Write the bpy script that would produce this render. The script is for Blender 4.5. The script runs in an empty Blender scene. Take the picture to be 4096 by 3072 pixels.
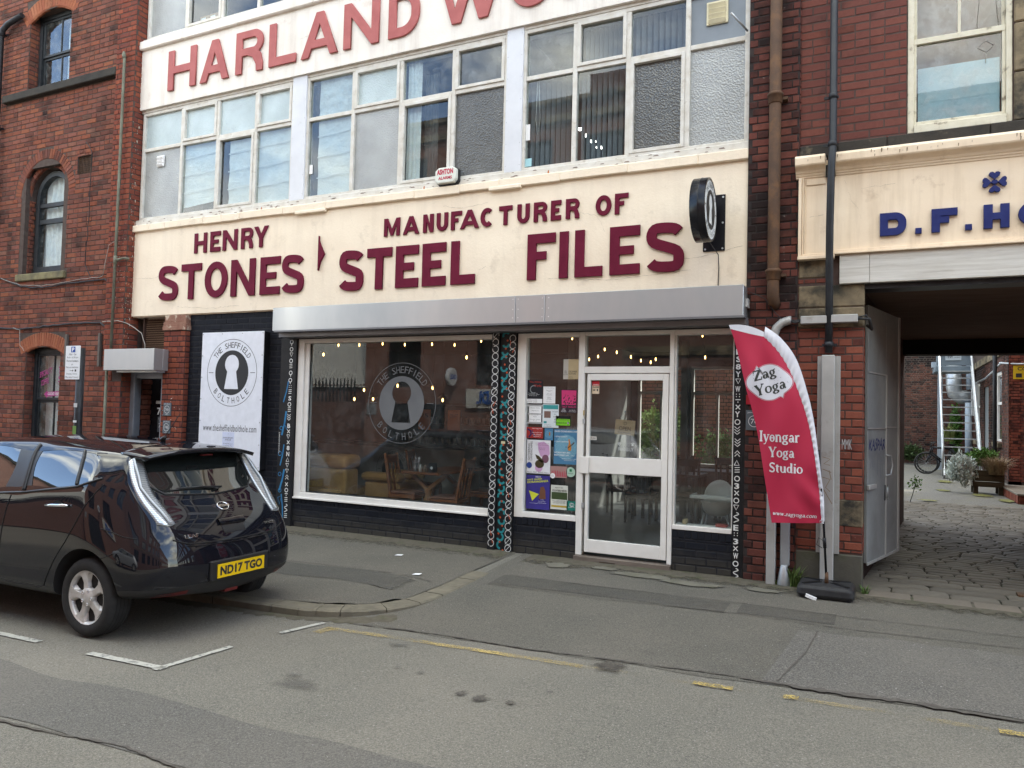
import bpy, bmesh, math, random
import numpy as np
from mathutils import Matrix, Vector, noise as mnoise
from mathutils.bvhtree import BVHTree
random.seed(7)
rnd = random.random
def U(a, b): return a + (b - a) * rnd()
sc = bpy.context.scene
COL = sc.collection
FPX = 3030.0
YAW, PIT, ROL = [math.radians(a) for a in (-26.08, 2.175, 1.445)]
CAM = Vector((0, -8.3, 1.68))
_w = Vector((math.sin(YAW) * math.cos(PIT), math.cos(YAW) * math.cos(PIT), math.sin(PIT)))
_r = Vector((math.cos(YAW), -math.sin(YAW), 0))
_u = _r.cross(_w)
CR = _r * math.cos(ROL) + _u * math.sin(ROL)
CU = -_r * math.sin(ROL) + _u * math.cos(ROL)
CW = _w
cd = bpy.data.cameras.new('camera')
cd.lens = FPX / 4096 * 36; cd.sensor_width = 36
cd.clip_start = 0.05; cd.clip_end = 600
cam = bpy.data.objects.new('camera', cd); COL.objects.link(cam)
mm = Matrix((CR, CU, -CW)).transposed().to_4x4(); mm.translation = CAM
cam.matrix_world = mm
sc.camera = cam
def proj(p):
    d = Vector(p) - CAM; c = d.dot(CW)
    if c < .1: return None
    return (2048 + FPX * d.dot(CR) / c, 1536 - FPX * d.dot(CU) / c, FPX / c)
SUN_EL, SUN_AZ = math.radians(46), math.radians(40)   # behind the terrace: the street front lies in open shade
w = bpy.data.worlds.new('World'); sc.world = w; w.use_nodes = True
nt = w.node_tree; N = nt.nodes; L = nt.links; N.clear()
sky = N.new('ShaderNodeTexSky'); sky.sky_type = 'NISHITA'; sky.sun_disc = False
sky.sun_elevation = SUN_EL; sky.sun_rotation = SUN_AZ
sky.air_density = 1.0; sky.dust_density = 1.2; sky.ozone_density = 2.0
tc = N.new('ShaderNodeTexCoord')
mp = N.new('ShaderNodeMapping'); mp.inputs['Scale'].default_value = (1.0, 1.0, 2.6); mp.inputs['Location'].default_value = (3.3, 1.1, .4)
n1 = N.new('ShaderNodeTexNoise'); n1.inputs['Scale'].default_value = 1.9; n1.inputs['Detail'].default_value = 9; n1.inputs['Roughness'].default_value = .58
r1 = N.new('ShaderNodeValToRGB'); r1.color_ramp.elements[0].position = .43; r1.color_ramp.elements[1].position = .60
n2 = N.new('ShaderNodeTexNoise'); n2.inputs['Scale'].default_value = 4.2; n2.inputs['Detail'].default_value = 6
r2 = N.new('ShaderNodeValToRGB'); r2.color_ramp.elements[0].position = .35; r2.color_ramp.elements[1].position = .7
r2.color_ramp.elements[0].color = (5.4, 5.4, 4.8, 1); r2.color_ramp.elements[1].color = (12.8, 12.9, 11.2, 1)
mx = N.new('ShaderNodeMix'); mx.data_type = 'RGBA'
bg = N.new('ShaderNodeBackground'); bg.inputs['Strength'].default_value = .15
ow = N.new('ShaderNodeOutputWorld')
L.new(tc.outputs['Generated'], mp.inputs['Vector']); L.new(mp.outputs[0], n1.inputs['Vector']); L.new(mp.outputs[0], n2.inputs['Vector'])
L.new(n1.outputs['Fac'], r1.inputs[0]); L.new(n2.outputs['Fac'], r2.inputs[0])
L.new(r1.outputs[0], mx.inputs[0]); L.new(sky.outputs[0], mx.inputs[6]); L.new(r2.outputs[0], mx.inputs[7])
L.new(mx.outputs[2], bg.inputs['Color']); L.new(bg.outputs[0], ow.inputs[0])
sd = bpy.data.lights.new('sun', 'SUN'); sd.energy = 1.6; sd.angle = math.radians(3.0); sd.color = (1, .96, .86)
so = bpy.data.objects.new('sun', sd); COL.objects.link(so)
_sdir = Vector((math.sin(SUN_AZ) * math.cos(SUN_EL), math.cos(SUN_AZ) * math.cos(SUN_EL), math.sin(SUN_EL)))
so.rotation_euler = _sdir.to_track_quat('Z', 'Y').to_euler()
so.location = (6, 20, 20)
sc.view_settings.view_transform = 'Standard'; sc.view_settings.look = 'None'
sc.view_settings.exposure = 2.25; sc.view_settings.gamma = 1
sc.cycles.max_bounces = 8; sc.cycles.transparent_max_bounces = 12
sc.cycles.caustics_reflective = False; sc.cycles.caustics_refractive = False
WL = {}
def thing(name, label, cat, loc=(0, 0, 0), group=None, kind=None, rz=0):
    o = bpy.data.objects.new(name, None); COL.objects.link(o); o.empty_display_size = .1
    o.location = loc; o.rotation_euler = (0, 0, rz)
    WL[o.name] = Vector(loc)
    if label: o['label'] = label
    if cat: o['category'] = cat
    if group: o['group'] = group
    if kind: o['kind'] = kind
    return o
def tag(o, label=None, cat=None, group=None, kind=None):
    if label: o['label'] = label
    if cat: o['category'] = cat
    if group: o['group'] = group
    if kind: o['kind'] = kind
    return o
def link(name, me, parent=None, M=None, local=False):
    o = bpy.data.objects.new(name, me); COL.objects.link(o)
    if parent is not None:
        o.parent = parent
        if not local:
            L0 = WL.get(parent.name)
            if L0 is None: L0 = Vector((0, 0, 0))
            o.matrix_parent_inverse = Matrix.Translation(-L0)
    if M is not None: o.matrix_basis = M
    return o
class MB:
    """collects polygons; build() makes one mesh object"""
    def __init__(s): s.v = []; s.f = []; s.m = []; s.smooth = []
    def add(s, vs, fs, m=0, sm=False):
        b = len(s.v); s.v += [tuple(v) for v in vs]
        for f in fs: s.f.append([b + i for i in f]); s.m.append(m); s.smooth.append(sm)
        return s
    def box(s, x0, x1, y0, y1, z0, z1, m=0):
        v = [(x, y, z) for x in (x0, x1) for y in (y0, y1) for z in (z0, z1)]
        return s.add(v, [(0, 1, 3, 2), (4, 6, 7, 5), (0, 4, 5, 1), (2, 3, 7, 6), (0, 2, 6, 4), (1, 5, 7, 3)], m)
    def obox(s, c, half, M, m=0):
        v = [Vector(c) + M @ Vector((a * half[0], b * half[1], d * half[2])) for a in (-1, 1) for b in (-1, 1) for d in (-1, 1)]
        return s.add(v, [(0, 1, 3, 2), (4, 6, 7, 5), (0, 4, 5, 1), (2, 3, 7, 6), (0, 2, 6, 4), (1, 5, 7, 3)], m)
    def bar(s, a, b, w, d=None, m=0, up=(0, 0, 1)):
        a = Vector(a); b = Vector(b); d = d or w; t = (b - a); l = t.length; t.normalize()
        u = Vector(up)
        if abs(t.dot(u)) > .95: u = Vector((0, 1, 0))
        q = t.cross(u).normalized(); u2 = q.cross(t)
        M = Matrix((t, q, u2)).transposed()
        return s.obox((a + b) / 2, (l / 2, w / 2, d / 2), M, m)
    def tube(s, pts, r, n=8, m=0, caps=True, sm=True):
        pts = [Vector(p) for p in pts]; k = len(pts)
        rs = r if isinstance(r, (list, tuple)) else [r] * k
        vs = []; prev = None
        for i, p in enumerate(pts):
            t = (pts[min(i + 1, k - 1)] - pts[max(i - 1, 0)])
            if t.length < 1e-9: t = Vector((0, 0, 1))
            t.normalize()
            if prev is None:
                a = Vector((0, 0, 1)) if abs(t.z) < .9 else Vector((0, 1, 0))
                q = t.cross(a).normalized()
            else:
                q = (prev - t * prev.dot(t))
                q = q.normalized() if q.length > 1e-6 else t.orthogonal().normalized()
            prev = q; q2 = t.cross(q)
            for j in range(n):
                an = 2 * math.pi * j / n
                vs.append(p + (q * math.cos(an) + q2 * math.sin(an)) * rs[i])
        fs = [(i * n + j, i * n + (j + 1) % n, (i + 1) * n + (j + 1) % n, (i + 1) * n + j) for i in range(k - 1) for j in range(n)]
        s.add(vs, fs, m, sm)
        if caps:
            b = len(s.v) - k * n
            s.f.append([b + j for j in range(n)][::-1]); s.m.append(m); s.smooth.append(False)
            s.f.append([b + (k - 1) * n + j for j in range(n)]); s.m.append(m); s.smooth.append(False)
        return s
    def lathe(s, c, prof, n=20, axis='z', m=0, sm=True, caps=True):
        """prof: (radius, height) pairs"""
        vs = []; c = Vector(c)
        for r, h in prof:
            for j in range(n):
                a = 2 * math.pi * j / n; x, y = r * math.cos(a), r * math.sin(a)
                vs.append(c + (Vector((x, y, h)) if axis == 'z' else Vector((x, h, y)) if axis == 'y' else Vector((h, x, y))))
        k = len(prof)
        fs = [(i * n + j, i * n + (j + 1) % n, (i + 1) * n + (j + 1) % n, (i + 1) * n + j) for i in range(k - 1) for j in range(n)]
        s.add(vs, fs, m, sm)
        b = len(s.v) - k * n
        if caps and prof[0][0] > 1e-5: s.f.append([b + j for j in range(n)][::-1]); s.m.append(m); s.smooth.append(False)
        if caps and prof[-1][0] > 1e-5: s.f.append([b + (k - 1) * n + j for j in range(n)]); s.m.append(m); s.smooth.append(False)
        return s
    def prism(s, pts, y0, y1, m=0):
        """outline in (x, z) extruded along y"""
        n = len(pts)
        v = [(x, y0, z) for x, z in pts] + [(x, y1, z) for x, z in pts]
        return s.add(v, [list(range(n))[::-1], list(range(n, 2 * n))] + [(i, (i + 1) % n, n + (i + 1) % n, n + i) for i in range(n)], m)
    def grid(s, fn, us, vs_, m=0, sm=True):
        nu, nv = len(us), len(vs_)
        return s.add([fn(u, v) for u in us for v in vs_], [(i * nv + j, (i + 1) * nv + j, (i + 1) * nv + j + 1, i * nv + j + 1) for i in range(nu - 1) for j in range(nv - 1)], m, sm)
    def mesh(s, name, mats):
        me = bpy.data.meshes.new(name); me.from_pydata(s.v, [], s.f)
        for mt in (mats if isinstance(mats, (list, tuple)) else [mats]): me.materials.append(mt)
        me.polygons.foreach_set('material_index', s.m); me.polygons.foreach_set('use_smooth', s.smooth)
        me.validate(); me.update()
        bm = bmesh.new(); bm.from_mesh(me); bmesh.ops.recalc_face_normals(bm, faces=bm.faces); bm.to_mesh(me); bm.free()
        return me
    def build(s, name, mats, parent=None, bevel=0, local=False, M=None, kind=None, seg=1):
        o = link(name, s.mesh(name, mats), parent, M, local)
        if bevel:
            b = o.modifiers.new('bevel', 'BEVEL'); b.width = bevel; b.segments = seg; b.limit_method = 'ANGLE'; b.harden_normals = False
        if kind: o['kind'] = kind
        return o
def BX(name, mat, parent, x0, x1, y0, y1, z0, z1, bevel=0, **k):
    return MB().box(x0, x1, y0, y1, z0, z1).build(name, mat, parent, bevel, **k)
def newmat(name):
    m = bpy.data.materials.new(name); m.use_nodes = True
    return m, m.node_tree.nodes, m.node_tree.links, m.node_tree.nodes['Principled BSDF']
def ramp(N, els):
    r = N.new('ShaderNodeValToRGB')
    while len(r.color_ramp.elements) < len(els): r.color_ramp.elements.new(.5)
    for e, (p, c) in zip(r.color_ramp.elements, els): e.position = p; e.color = (*c, 1) if len(c) == 3 else c
    return r
def nz(N, L, pos, scale, detail=4, rough=.5, stretch=None):
    n = N.new('ShaderNodeTexNoise'); n.inputs['Scale'].default_value = scale; n.inputs['Detail'].default_value = detail; n.inputs['Roughness'].default_value = rough
    if stretch:
        mp = N.new('ShaderNodeMapping'); mp.inputs['Scale'].default_value = stretch; L.new(pos, mp.inputs['Vector']); L.new(mp.outputs[0], n.inputs['Vector'])
    else: L.new(pos, n.inputs['Vector'])
    return n
def mixc(N, L, f, a, b, mode='MIX'):
    m = N.new('ShaderNodeMix'); m.data_type = 'RGBA'; m.blend_type = mode
    for s, i in ((f, 0), (a, 6), (b, 7)):
        if isinstance(s, (int, float)): m.inputs[i].default_value = s
        elif isinstance(s, tuple): m.inputs[i].default_value = (*s, 1)
        else: L.new(s, m.inputs[i])
    return m.outputs[2]
def mth(N, L, op, a, b=0):
    m = N.new('ShaderNodeMath'); m.operation = op
    for s, i in ((a, 0), (b, 1)):
        if isinstance(s, (int, float)): m.inputs[i].default_value = s
        else: L.new(s, m.inputs[i])
    return m.outputs[0]
def bump(N, L, h, bs, strength=.3, dist=.01):
    b = N.new('ShaderNodeBump'); b.inputs['Strength'].default_value = strength; b.inputs['Distance'].default_value = dist
    L.new(h, b.inputs['Height']); L.new(b.outputs[0], bs.inputs['Normal'])
def M_(name, col, rough=.6, metal=0, col2=None, vs=3.0, mixlo=.35, mixhi=.7, bs=None, bstr=.25, bdist=.004, stretch=None, streak=None, samt=.5, spec=.22, coat=0, dirt=None, dscale=1.2, dlo=.5, dhi=.75, detail=5, rv=.12, emit=None):
    m, N, L, b = newmat(name)
    g = N.new('ShaderNodeNewGeometry'); pos = g.outputs['Position']
    b.inputs['Metallic'].default_value = metal; b.inputs['Specular IOR Level'].default_value = spec
    b.inputs['Coat Weight'].default_value = coat; b.inputs['Coat Roughness'].default_value = .03
    c2 = col2 or tuple(c * .8 for c in col)
    n = nz(N, L, pos, vs, detail, .6, stretch)
    r = ramp(N, [(mixlo, (0, 0, 0)), (mixhi, (1, 1, 1))]); L.new(n.outputs['Fac'], r.inputs[0])
    c = mixc(N, L, r.outputs[0], col, c2)
    if dirt:
        nd = nz(N, L, pos, dscale, 8, .65, stretch); rd = ramp(N, [(dlo, (0, 0, 0)), (dhi, (1, 1, 1))]); L.new(nd.outputs['Fac'], rd.inputs[0])
        c = mixc(N, L, rd.outputs[0], c, dirt)
    if streak:
        ns_ = nz(N, L, pos, 1.0, 7, .65, (7, 7, .55)); nb2 = nz(N, L, pos, .9, 4, .6); f_ = mth(N, L, 'ADD', mth(N, L, 'MULTIPLY', ns_.outputs['Fac'], .7), mth(N, L, 'MULTIPLY', nb2.outputs['Fac'], .4)); rs_ = ramp(N, [(.54, (0, 0, 0)), (.72, (1, 1, 1))]); L.new(f_, rs_.inputs[0]); c = mixc(N, L, mth(N, L, 'MULTIPLY', rs_.outputs[0], samt), c, streak)
    L.new(c, b.inputs['Base Color'])
    ro = mth(N, L, 'ADD', mth(N, L, 'MULTIPLY', n.outputs['Fac'], rv), rough - rv / 2); L.new(ro, b.inputs['Roughness'])
    if bs:
        nb = nz(N, L, pos, bs, 4, .6, stretch); bump(N, L, nb.outputs['Fac'], b, bstr, bdist)
    if emit: b.inputs['Emission Color'].default_value = (*emit[:3], 1); b.inputs['Emission Strength'].default_value = emit[3]
    return m
def flat(name, col, rough=.6, metal=0, spec=.4, emit=0):
    m, N, L, b = newmat(name); b.inputs['Base Color'].default_value = (*col, 1); b.inputs['Roughness'].default_value = rough
    b.inputs['Metallic'].default_value = metal; b.inputs['Specular IOR Level'].default_value = spec
    if emit: b.inputs['Emission Color'].default_value = (*col, 1); b.inputs['Emission Strength'].default_value = emit
    return m
def brickmat(name, pal, soot=(.018, .016, .016), slo=.55, shi=.7, sscale=.8, satn=1, rough=.85, eff=None, foot=None):
    m, N, L, b = newmat(name)
    g = N.new('ShaderNodeNewGeometry'); oi = N.new('ShaderNodeObjectInfo'); pos = g.outputs['Position']
    s = mth(N, L, 'FRACT', mth(N, L, 'ADD', mth(N, L, 'MULTIPLY', g.outputs['Random Per Island'], 7.31), mth(N, L, 'MULTIPLY', oi.outputs['Random'], 1.0)))
    k = len(pal); r = ramp(N, [(i / (k - 1), c) for i, c in enumerate(pal)]); L.new(s, r.inputs[0])
    n = nz(N, L, pos, 28, 6, .7); c = mixc(N, L, mth(N, L, 'MULTIPLY', n.outputs['Fac'], .75), r.outputs[0], tuple(p * .45 for p in pal[0]))
    n2 = nz(N, L, pos, sscale, 6, .6); r2 = ramp(N, [(slo, (0, 0, 0)), (shi, (1, 1, 1))])
    s2 = mth(N, L, 'ADD', n2.outputs['Fac'], mth(N, L, 'MULTIPLY', mth(N, L, 'SUBTRACT', s, .5), .14)); L.new(s2, r2.inputs[0])
    c = mixc(N, L, mth(N, L, 'MULTIPLY', r2.outputs[0], .9), c, soot)
    if eff:
        n3 = nz(N, L, pos, 9, 6, .7); r3 = ramp(N, [(.66, (0, 0, 0)), (.74, (1, 1, 1))]); L.new(n3.outputs['Fac'], r3.inputs[0]); c = mixc(N, L, mth(N, L, 'MULTIPLY', r3.outputs[0], .5), c, eff)
    if foot:
        sx = N.new('ShaderNodeSeparateXYZ'); L.new(pos, sx.inputs[0]); nf = nz(N, L, pos, 7, 6, .7); ff = mth(N, L, 'SUBTRACT', mth(N, L, 'ADD', .10, mth(N, L, 'MULTIPLY', nf.outputs['Fac'], .34)), sx.outputs['Z']); rf = ramp(N, [(.0, (0, 0, 0)), (.22, (1, 1, 1))]); L.new(ff, rf.inputs[0]); c = mixc(N, L, mth(N, L, 'MULTIPLY', rf.outputs[0], .6), c, foot)
    L.new(c, b.inputs['Base Color']); b.inputs['Roughness'].default_value = rough; b.inputs['Specular IOR Level'].default_value = .06
    nb = nz(N, L, pos, 90, 5, .7); bump(N, L, nb.outputs['Fac'], b, .45, .004)
    return m
def glassmat(name, tint=(.86, .9, .9), ior=1.5, dirt=.06):
    m, N, L, b = newmat(name); N.remove(b); o = N['Material Output']
    t = N.new('ShaderNodeBsdfTransparent'); t.inputs[0].default_value = (*tint, 1)
    gl = N.new('ShaderNodeBsdfGlossy'); gl.inputs['Roughness'].default_value = 0.005
    f = N.new('ShaderNodeFresnel'); f.inputs[0].default_value = ior
    g = N.new('ShaderNodeNewGeometry')
    n = nz(N, L, g.outputs['Position'], 1.1, 3); bu = N.new('ShaderNodeBump'); bu.inputs['Strength'].default_value = .05; bu.inputs['Distance'].default_value = .01
    L.new(n.outputs['Fac'], bu.inputs['Height']); L.new(bu.outputs[0], gl.inputs['Normal'])
    f2 = mth(N, L, 'MULTIPLY', mth(N, L, 'MULTIPLY', f.outputs[0], 1.9), mth(N, L, 'SUBTRACT', 1.0, g.outputs['Backfacing']))
    mx = N.new('ShaderNodeMixShader'); L.new(f2, mx.inputs[0]); L.new(t.outputs[0], mx.inputs[1]); L.new(gl.outputs[0], mx.inputs[2])
    d = N.new('ShaderNodeBsdfDiffuse'); d.inputs[0].default_value = (.5, .52, .52, 1)
    n2 = nz(N, L, g.outputs['Position'], 6, 8, .7); r = ramp(N, [(.45, (0, 0, 0)), (.85, (1, 1, 1))]); L.new(n2.outputs['Fac'], r.inputs[0])
    mx2 = N.new('ShaderNodeMixShader'); L.new(mth(N, L, 'ADD', mth(N, L, 'MULTIPLY', r.outputs[0], dirt), .012), mx2.inputs[0]); L.new(mx.outputs[0], mx2.inputs[1]); L.new(d.outputs[0], mx2.inputs[2])
    L.new(mx2.outputs[0], o.inputs['Surface'])
    return m
def obscured(name, col, scale=58, strength=.55, rough=.12, spec=.6):
    m, N, L, b = newmat(name); g = N.new('ShaderNodeNewGeometry'); pos = g.outputs['Position']
    v = N.new('ShaderNodeTexVoronoi'); v.feature = 'SMOOTH_F1'; v.inputs['Scale'].default_value = scale; L.new(pos, v.inputs['Vector'])
    n = nz(N, L, pos, 2.2, 3); c = mixc(N, L, n.outputs['Fac'], tuple(x * .6 for x in col), tuple(x * 1.35 for x in col)); L.new(c, b.inputs['Base Color'])
    b.inputs['Roughness'].default_value = rough; b.inputs['Specular IOR Level'].default_value = spec
    bump(N, L, v.outputs['Distance'], b, strength, .012)
    return m
MT = {}
def mats():
    T = MT
    T['brick_left'] = brickmat('red brick', [(.24, .085, .056), (.19, .074, .058), (.31, .112, .062), (.15, .068, .056), (.25, .102, .078), (.28, .09, .052), (.105, .054, .047), (.21, .075, .054), (.28, .14, .10)], slo=.52, shi=.72, sscale=1.3)
    T['brick_pil'] = brickmat('pilaster brick', [(.27, .078, .05), (.22, .066, .046), (.33, .10, .058), (.20, .062, .045), (.17, .062, .052)], slo=.60, shi=.75)
    T['brick_pier'] = brickmat('sooty pier brick', [(.185, .066, .052), (.15, .055, .046), (.24, .088, .064), (.10, .045, .04), (.17, .06, .048)], slo=.44, shi=.6, sscale=1.1, eff=(.4, .36, .33))
    T['brick_right'] = brickmat('plum red brick', [(.205, .078, .062), (.175, .066, .055), (.24, .09, .068), (.155, .06, .052), (.215, .075, .055), (.185, .082, .07)], slo=.58, shi=.74, sscale=1.0)
    T['brick_corner'] = brickmat('red corner brick', [(.27, .085, .058), (.20, .068, .052), (.33, .11, .07), (.15, .055, .045), (.24, .075, .055)], slo=.56, shi=.72, sscale=1.5, eff=(.42, .38, .33))
    T['brick_yard'] = brickmat('old yard brick', [(.17, .075, .055), (.12, .055, .045), (.23, .115, .085), (.07, .045, .04), (.14, .09, .075)], slo=.44, shi=.60, sscale=.35)
    T['brick_black'] = brickmat('black painted brick', [(.019, .021, .028), (.022, .024, .031), (.016, .018, .025)], soot=(.012, .013, .017), rough=.5, eff=(.06, .06, .065), foot=(.075, .068, .055))
    T['arch'] = brickmat('orange arch brick', [(.36, .13, .07), (.30, .10, .06), (.40, .16, .09)], slo=.62, shi=.8)
    T['mortar'] = M_('sooty mortar', (.065, .045, .038), .95, col2=(.09, .07, .06), vs=14, bs=60)
    T['mortar_d'] = M_('dark mortar', (.022, .018, .018), .95, col2=(.05, .04, .037), vs=14, bs=60)
    T['mortar_r'] = M_('brown mortar', (.075, .048, .042), .95, col2=(.10, .07, .06), vs=14, bs=60)
    T['mortar_k'] = M_('black painted joint', (.014, .015, .019), .7, col2=(.03, .03, .034), vs=9, bs=60)
    T['cream'] = M_('cream masonry paint', (.88, .765, .605), .8, col2=(.82, .70, .545), vs=2.2, bs=32, bstr=.5, bdist=.006, dirt=(.60, .50, .38), dscale=2.6, dlo=.58, dhi=.78, streak=(.62, .52, .40), samt=.28)
    T['cream_w'] = M_('pale cream masonry paint', (.79, .745, .68), .75, col2=(.73, .68, .61), vs=2.0, bs=30, bstr=.5, bdist=.006, dirt=(.55, .45, .38), dscale=3.2, dlo=.60, dhi=.82, streak=(.56, .49, .43), samt=.55)
    T['cream_y'] = M_('warm cream stone paint', (.87, .725, .545), .7, col2=(.80, .645, .47), vs=1.8, bs=40, bstr=.3, dirt=(.50, .36, .24), dscale=4, dlo=.60, dhi=.82, streak=(.55, .42, .28), samt=.5)
    T['maroon'] = M_('maroon letter paint', (.145, .014, .036), .6, col2=(.115, .011, .028), spec=.08, vs=6, bs=38, bstr=.35, bdist=.004)
    T['pinkred'] = M_('faded red letter paint', (.42, .13, .12), .65, col2=(.35, .10, .095), vs=5, bs=38, bstr=.35)
    T['blue'] = M_('navy letter paint', (.012, .018, .11), .5, col2=(.02, .03, .14), vs=8)
    T['white'] = M_('weathered white paint', (.68, .66, .61), .6, col2=(.56, .52, .45), vs=7, bs=45, bstr=.3, dirt=(.42, .37, .30), dscale=8, dlo=.60, dhi=.72)
    T['white_c'] = M_('white cladding board', (.68, .69, .72), .5, col2=(.60, .61, .64), vs=3, bs=30, bstr=.15, dirt=(.5, .5, .5), dscale=6, dlo=.66, dhi=.8)
    T['upvc'] = M_('white coated aluminium', (.80, .775, .73), .38, col2=(.72, .69, .64), vs=4, dirt=(.42, .38, .33), dscale=7, dlo=.66, dhi=.82)
    T['steel'] = M_('brushed shutter steel', (.52, .53, .53), .40, metal=.75, col2=(.40, .42, .43), vs=.9, stretch=(1, 1, .4), bs=120, bstr=.03, rv=.25)
    T['galv'] = M_('galvanised steel', (.50, .52, .53), .45, metal=.7, col2=(.38, .40, .42), vs=9, rv=.2, dirt=(.3, .28, .25), dlo=.6, dhi=.8)
    T['galv_w'] = M_('dull aluminium cover', (.55, .55, .54), .5, metal=.35, col2=(.46, .46, .45), vs=3, dirt=(.25, .22, .18), dscale=5, dlo=.62, dhi=.8)
    T['black'] = M_('black paint', (.014, .014, .016), .4, col2=(.03, .03, .033), vs=9, bs=40, bstr=.15)
    T['blackg'] = M_('gloss black plastic', (.010, .010, .012), .22, col2=(.016, .016, .018), vs=5)
    T['pipe_b'] = M_('dark grey pipe', (.022, .024, .028), .42, col2=(.034, .036, .040), vs=8, bs=60, bstr=.1)
    T['rust'] = M_('brown cast iron paint', (.105, .058, .034), .7, col2=(.07, .042, .028), vs=9, bs=70, bstr=.6, bdist=.004, dirt=(.16, .08, .035), dscale=7)
    T['green_m'] = M_('verdigris pipe', (.19, .20, .15), .7, col2=(.12, .11, .08), vs=5, bs=60)
    T['stone_k'] = M_('soot blackened stone', (.030, .028, .026), .9, col2=(.055, .048, .04), vs=4, bs=40, bstr=.6, bdist=.008, dirt=(.25, .21, .14), dscale=3, dlo=.60, dhi=.75)
    T['stone'] = M_('yellow gritstone', (.27, .21, .13), .9, col2=(.12, .10, .07), vs=4, bs=40, bstr=.6, bdist=.008, dirt=(.04, .038, .032), dscale=2.4, dlo=.48, dhi=.62)
    T['render_d'] = M_('grimy render', (.075, .07, .06), .92, col2=(.12, .115, .09), vs=3, bs=30, bstr=.6, bdist=.006, dirt=(.05, .06, .03), dscale=3)
    T['glass'] = glassmat('clear glass')
    T['glass_d'] = glassmat('dusty glass', dirt=.22)
    T['glass_o'] = glassmat('old sash glass', dirt=.35)
    T['obs'] = obscured('obscured glass', (.34, .35, .34))
    T['obs_d'] = obscured('dark obscured glass', (.10, .10, .092))
    T['obs_b'] = obscured('pale blue obscured glass', (.42, .50, .51), 60, .5, .22)
    T['cloth'] = M_('white cotton blind', (.84, .85, .83), .9, col2=(.70, .76, .80), vs=3, bs=14, bstr=.6, bdist=.03)
    T['paper'] = flat('white paper', (.8, .8, .8), .8)
    T['ink'] = flat('black ink', (.02, .02, .022), .6)
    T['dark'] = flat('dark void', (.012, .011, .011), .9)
    T['road'] = None
mats()

def fadable(src, name, ns=9, amp=.9, lo=.30, hi=.55, top=1.0):
    """a worn layer whose ragged edge follows the mesh attribute 'fade'"""
    m = src.copy(); m.name = name; N = m.node_tree.nodes; L = m.node_tree.links; b = N['Principled BSDF']; o = N['Material Output']
    a = N.new('ShaderNodeAttribute'); a.attribute_name = 'fade'; g = N.new('ShaderNodeNewGeometry')
    n = nz(N, L, g.outputs['Position'], ns, 7, .7); f = mth(N, L, 'ADD', a.outputs['Fac'], mth(N, L, 'MULTIPLY', mth(N, L, 'SUBTRACT', n.outputs['Fac'], .5), amp))
    r = ramp(N, [(lo, (0, 0, 0)), (hi, (1, 1, 1))]); L.new(f, r.inputs[0]); t = N.new('ShaderNodeBsdfTransparent'); x = N.new('ShaderNodeMixShader')
    L.new(mth(N, L, 'MULTIPLY', r.outputs[0], top), x.inputs[0]); L.new(t.outputs[0], x.inputs[1]); L.new(b.outputs[0], x.inputs[2]); L.new(x.outputs[0], o.inputs[0]); return m
def set_fade(o, vals):
    at = o.data.attributes.new('fade', 'FLOAT', 'POINT'); at.data.foreach_set('value', vals)
def curve_mesh(cu, name):
    o = bpy.data.objects.new('tmp', cu); COL.objects.link(o)
    dg = bpy.context.evaluated_depsgraph_get(); me = bpy.data.meshes.new_from_object(o.evaluated_get(dg))
    bpy.data.objects.remove(o); me.name = name
    return me
def text_raw(s, bold=0, ext=.0, shear=0, spacing=1.0, res=3, bev=0):
    cu = bpy.data.curves.new('t', 'FONT'); cu.body = s; cu.size = 1; cu.offset = bold; cu.extrude = ext; cu.shear = shear
    cu.space_character = spacing; cu.resolution_u = res; cu.bevel_depth = bev
    me = curve_mesh(cu, 'lettering'); bpy.data.curves.remove(cu)
    return me
def fit(me, x0, x1, z0, z1, y, depth=.001, flip=False):
    n = len(me.vertices); a = np.empty(n * 3, np.float32); me.vertices.foreach_get('co', a); a = a.reshape(-1, 3)
    lo = a.min(0); hi = a.max(0); sp = np.maximum(hi - lo, 1e-6)
    b = np.empty_like(a)
    b[:, 0] = x0 + (a[:, 0] - lo[0]) / sp[0] * (x1 - x0)
    b[:, 2] = z0 + (a[:, 1] - lo[1]) / sp[1] * (z1 - z0)
    b[:, 1] = y - ((a[:, 2] - lo[2]) / sp[2] if sp[2] > 2e-6 else 0) * depth
    me.vertices.foreach_set('co', b.ravel()); me.update()
def text(name, s, mat, parent, x0, x1, z0, z1, y, ext=0, bold=0, shear=0, spacing=1.0, depth=.001, map=None, res=3, bev=0):
    me = text_raw(s, bold, ext, shear, spacing, res, bev); fit(me, x0, x1, z0, z1, y, depth); me.materials.append(mat)
    if map:
        for v in me.vertices: v.co = map(v)
    return link(name, me, parent)
def lines(name, rows, mat, parent, x0, x1, z0, z1, y, bold=0):
    """several text rows joined in one flat print mesh; rows = strings, evenly spaced"""
    vs, fs = [], []; n = len(rows); h = (z1 - z0) / n
    for i, r in enumerate(rows):
        if not r: continue
        me = text_raw(r, bold, res=1)
        wd = (x1 - x0) * min(1, len(r) / max(len(q) for q in rows)); cx = (x0 + x1) / 2
        fit(me, cx - wd / 2, cx + wd / 2, z1 - (i + .85) * h, z1 - (i + .15) * h, y)
        b = len(vs); vs += [tuple(v.co) for v in me.vertices]; fs += [[b + k for k in p.vertices] for p in me.polygons]
        bpy.data.meshes.remove(me)
    me = bpy.data.meshes.new(name); me.from_pydata(vs, [], fs); me.materials.append(mat)
    return link(name, me, parent)
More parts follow.
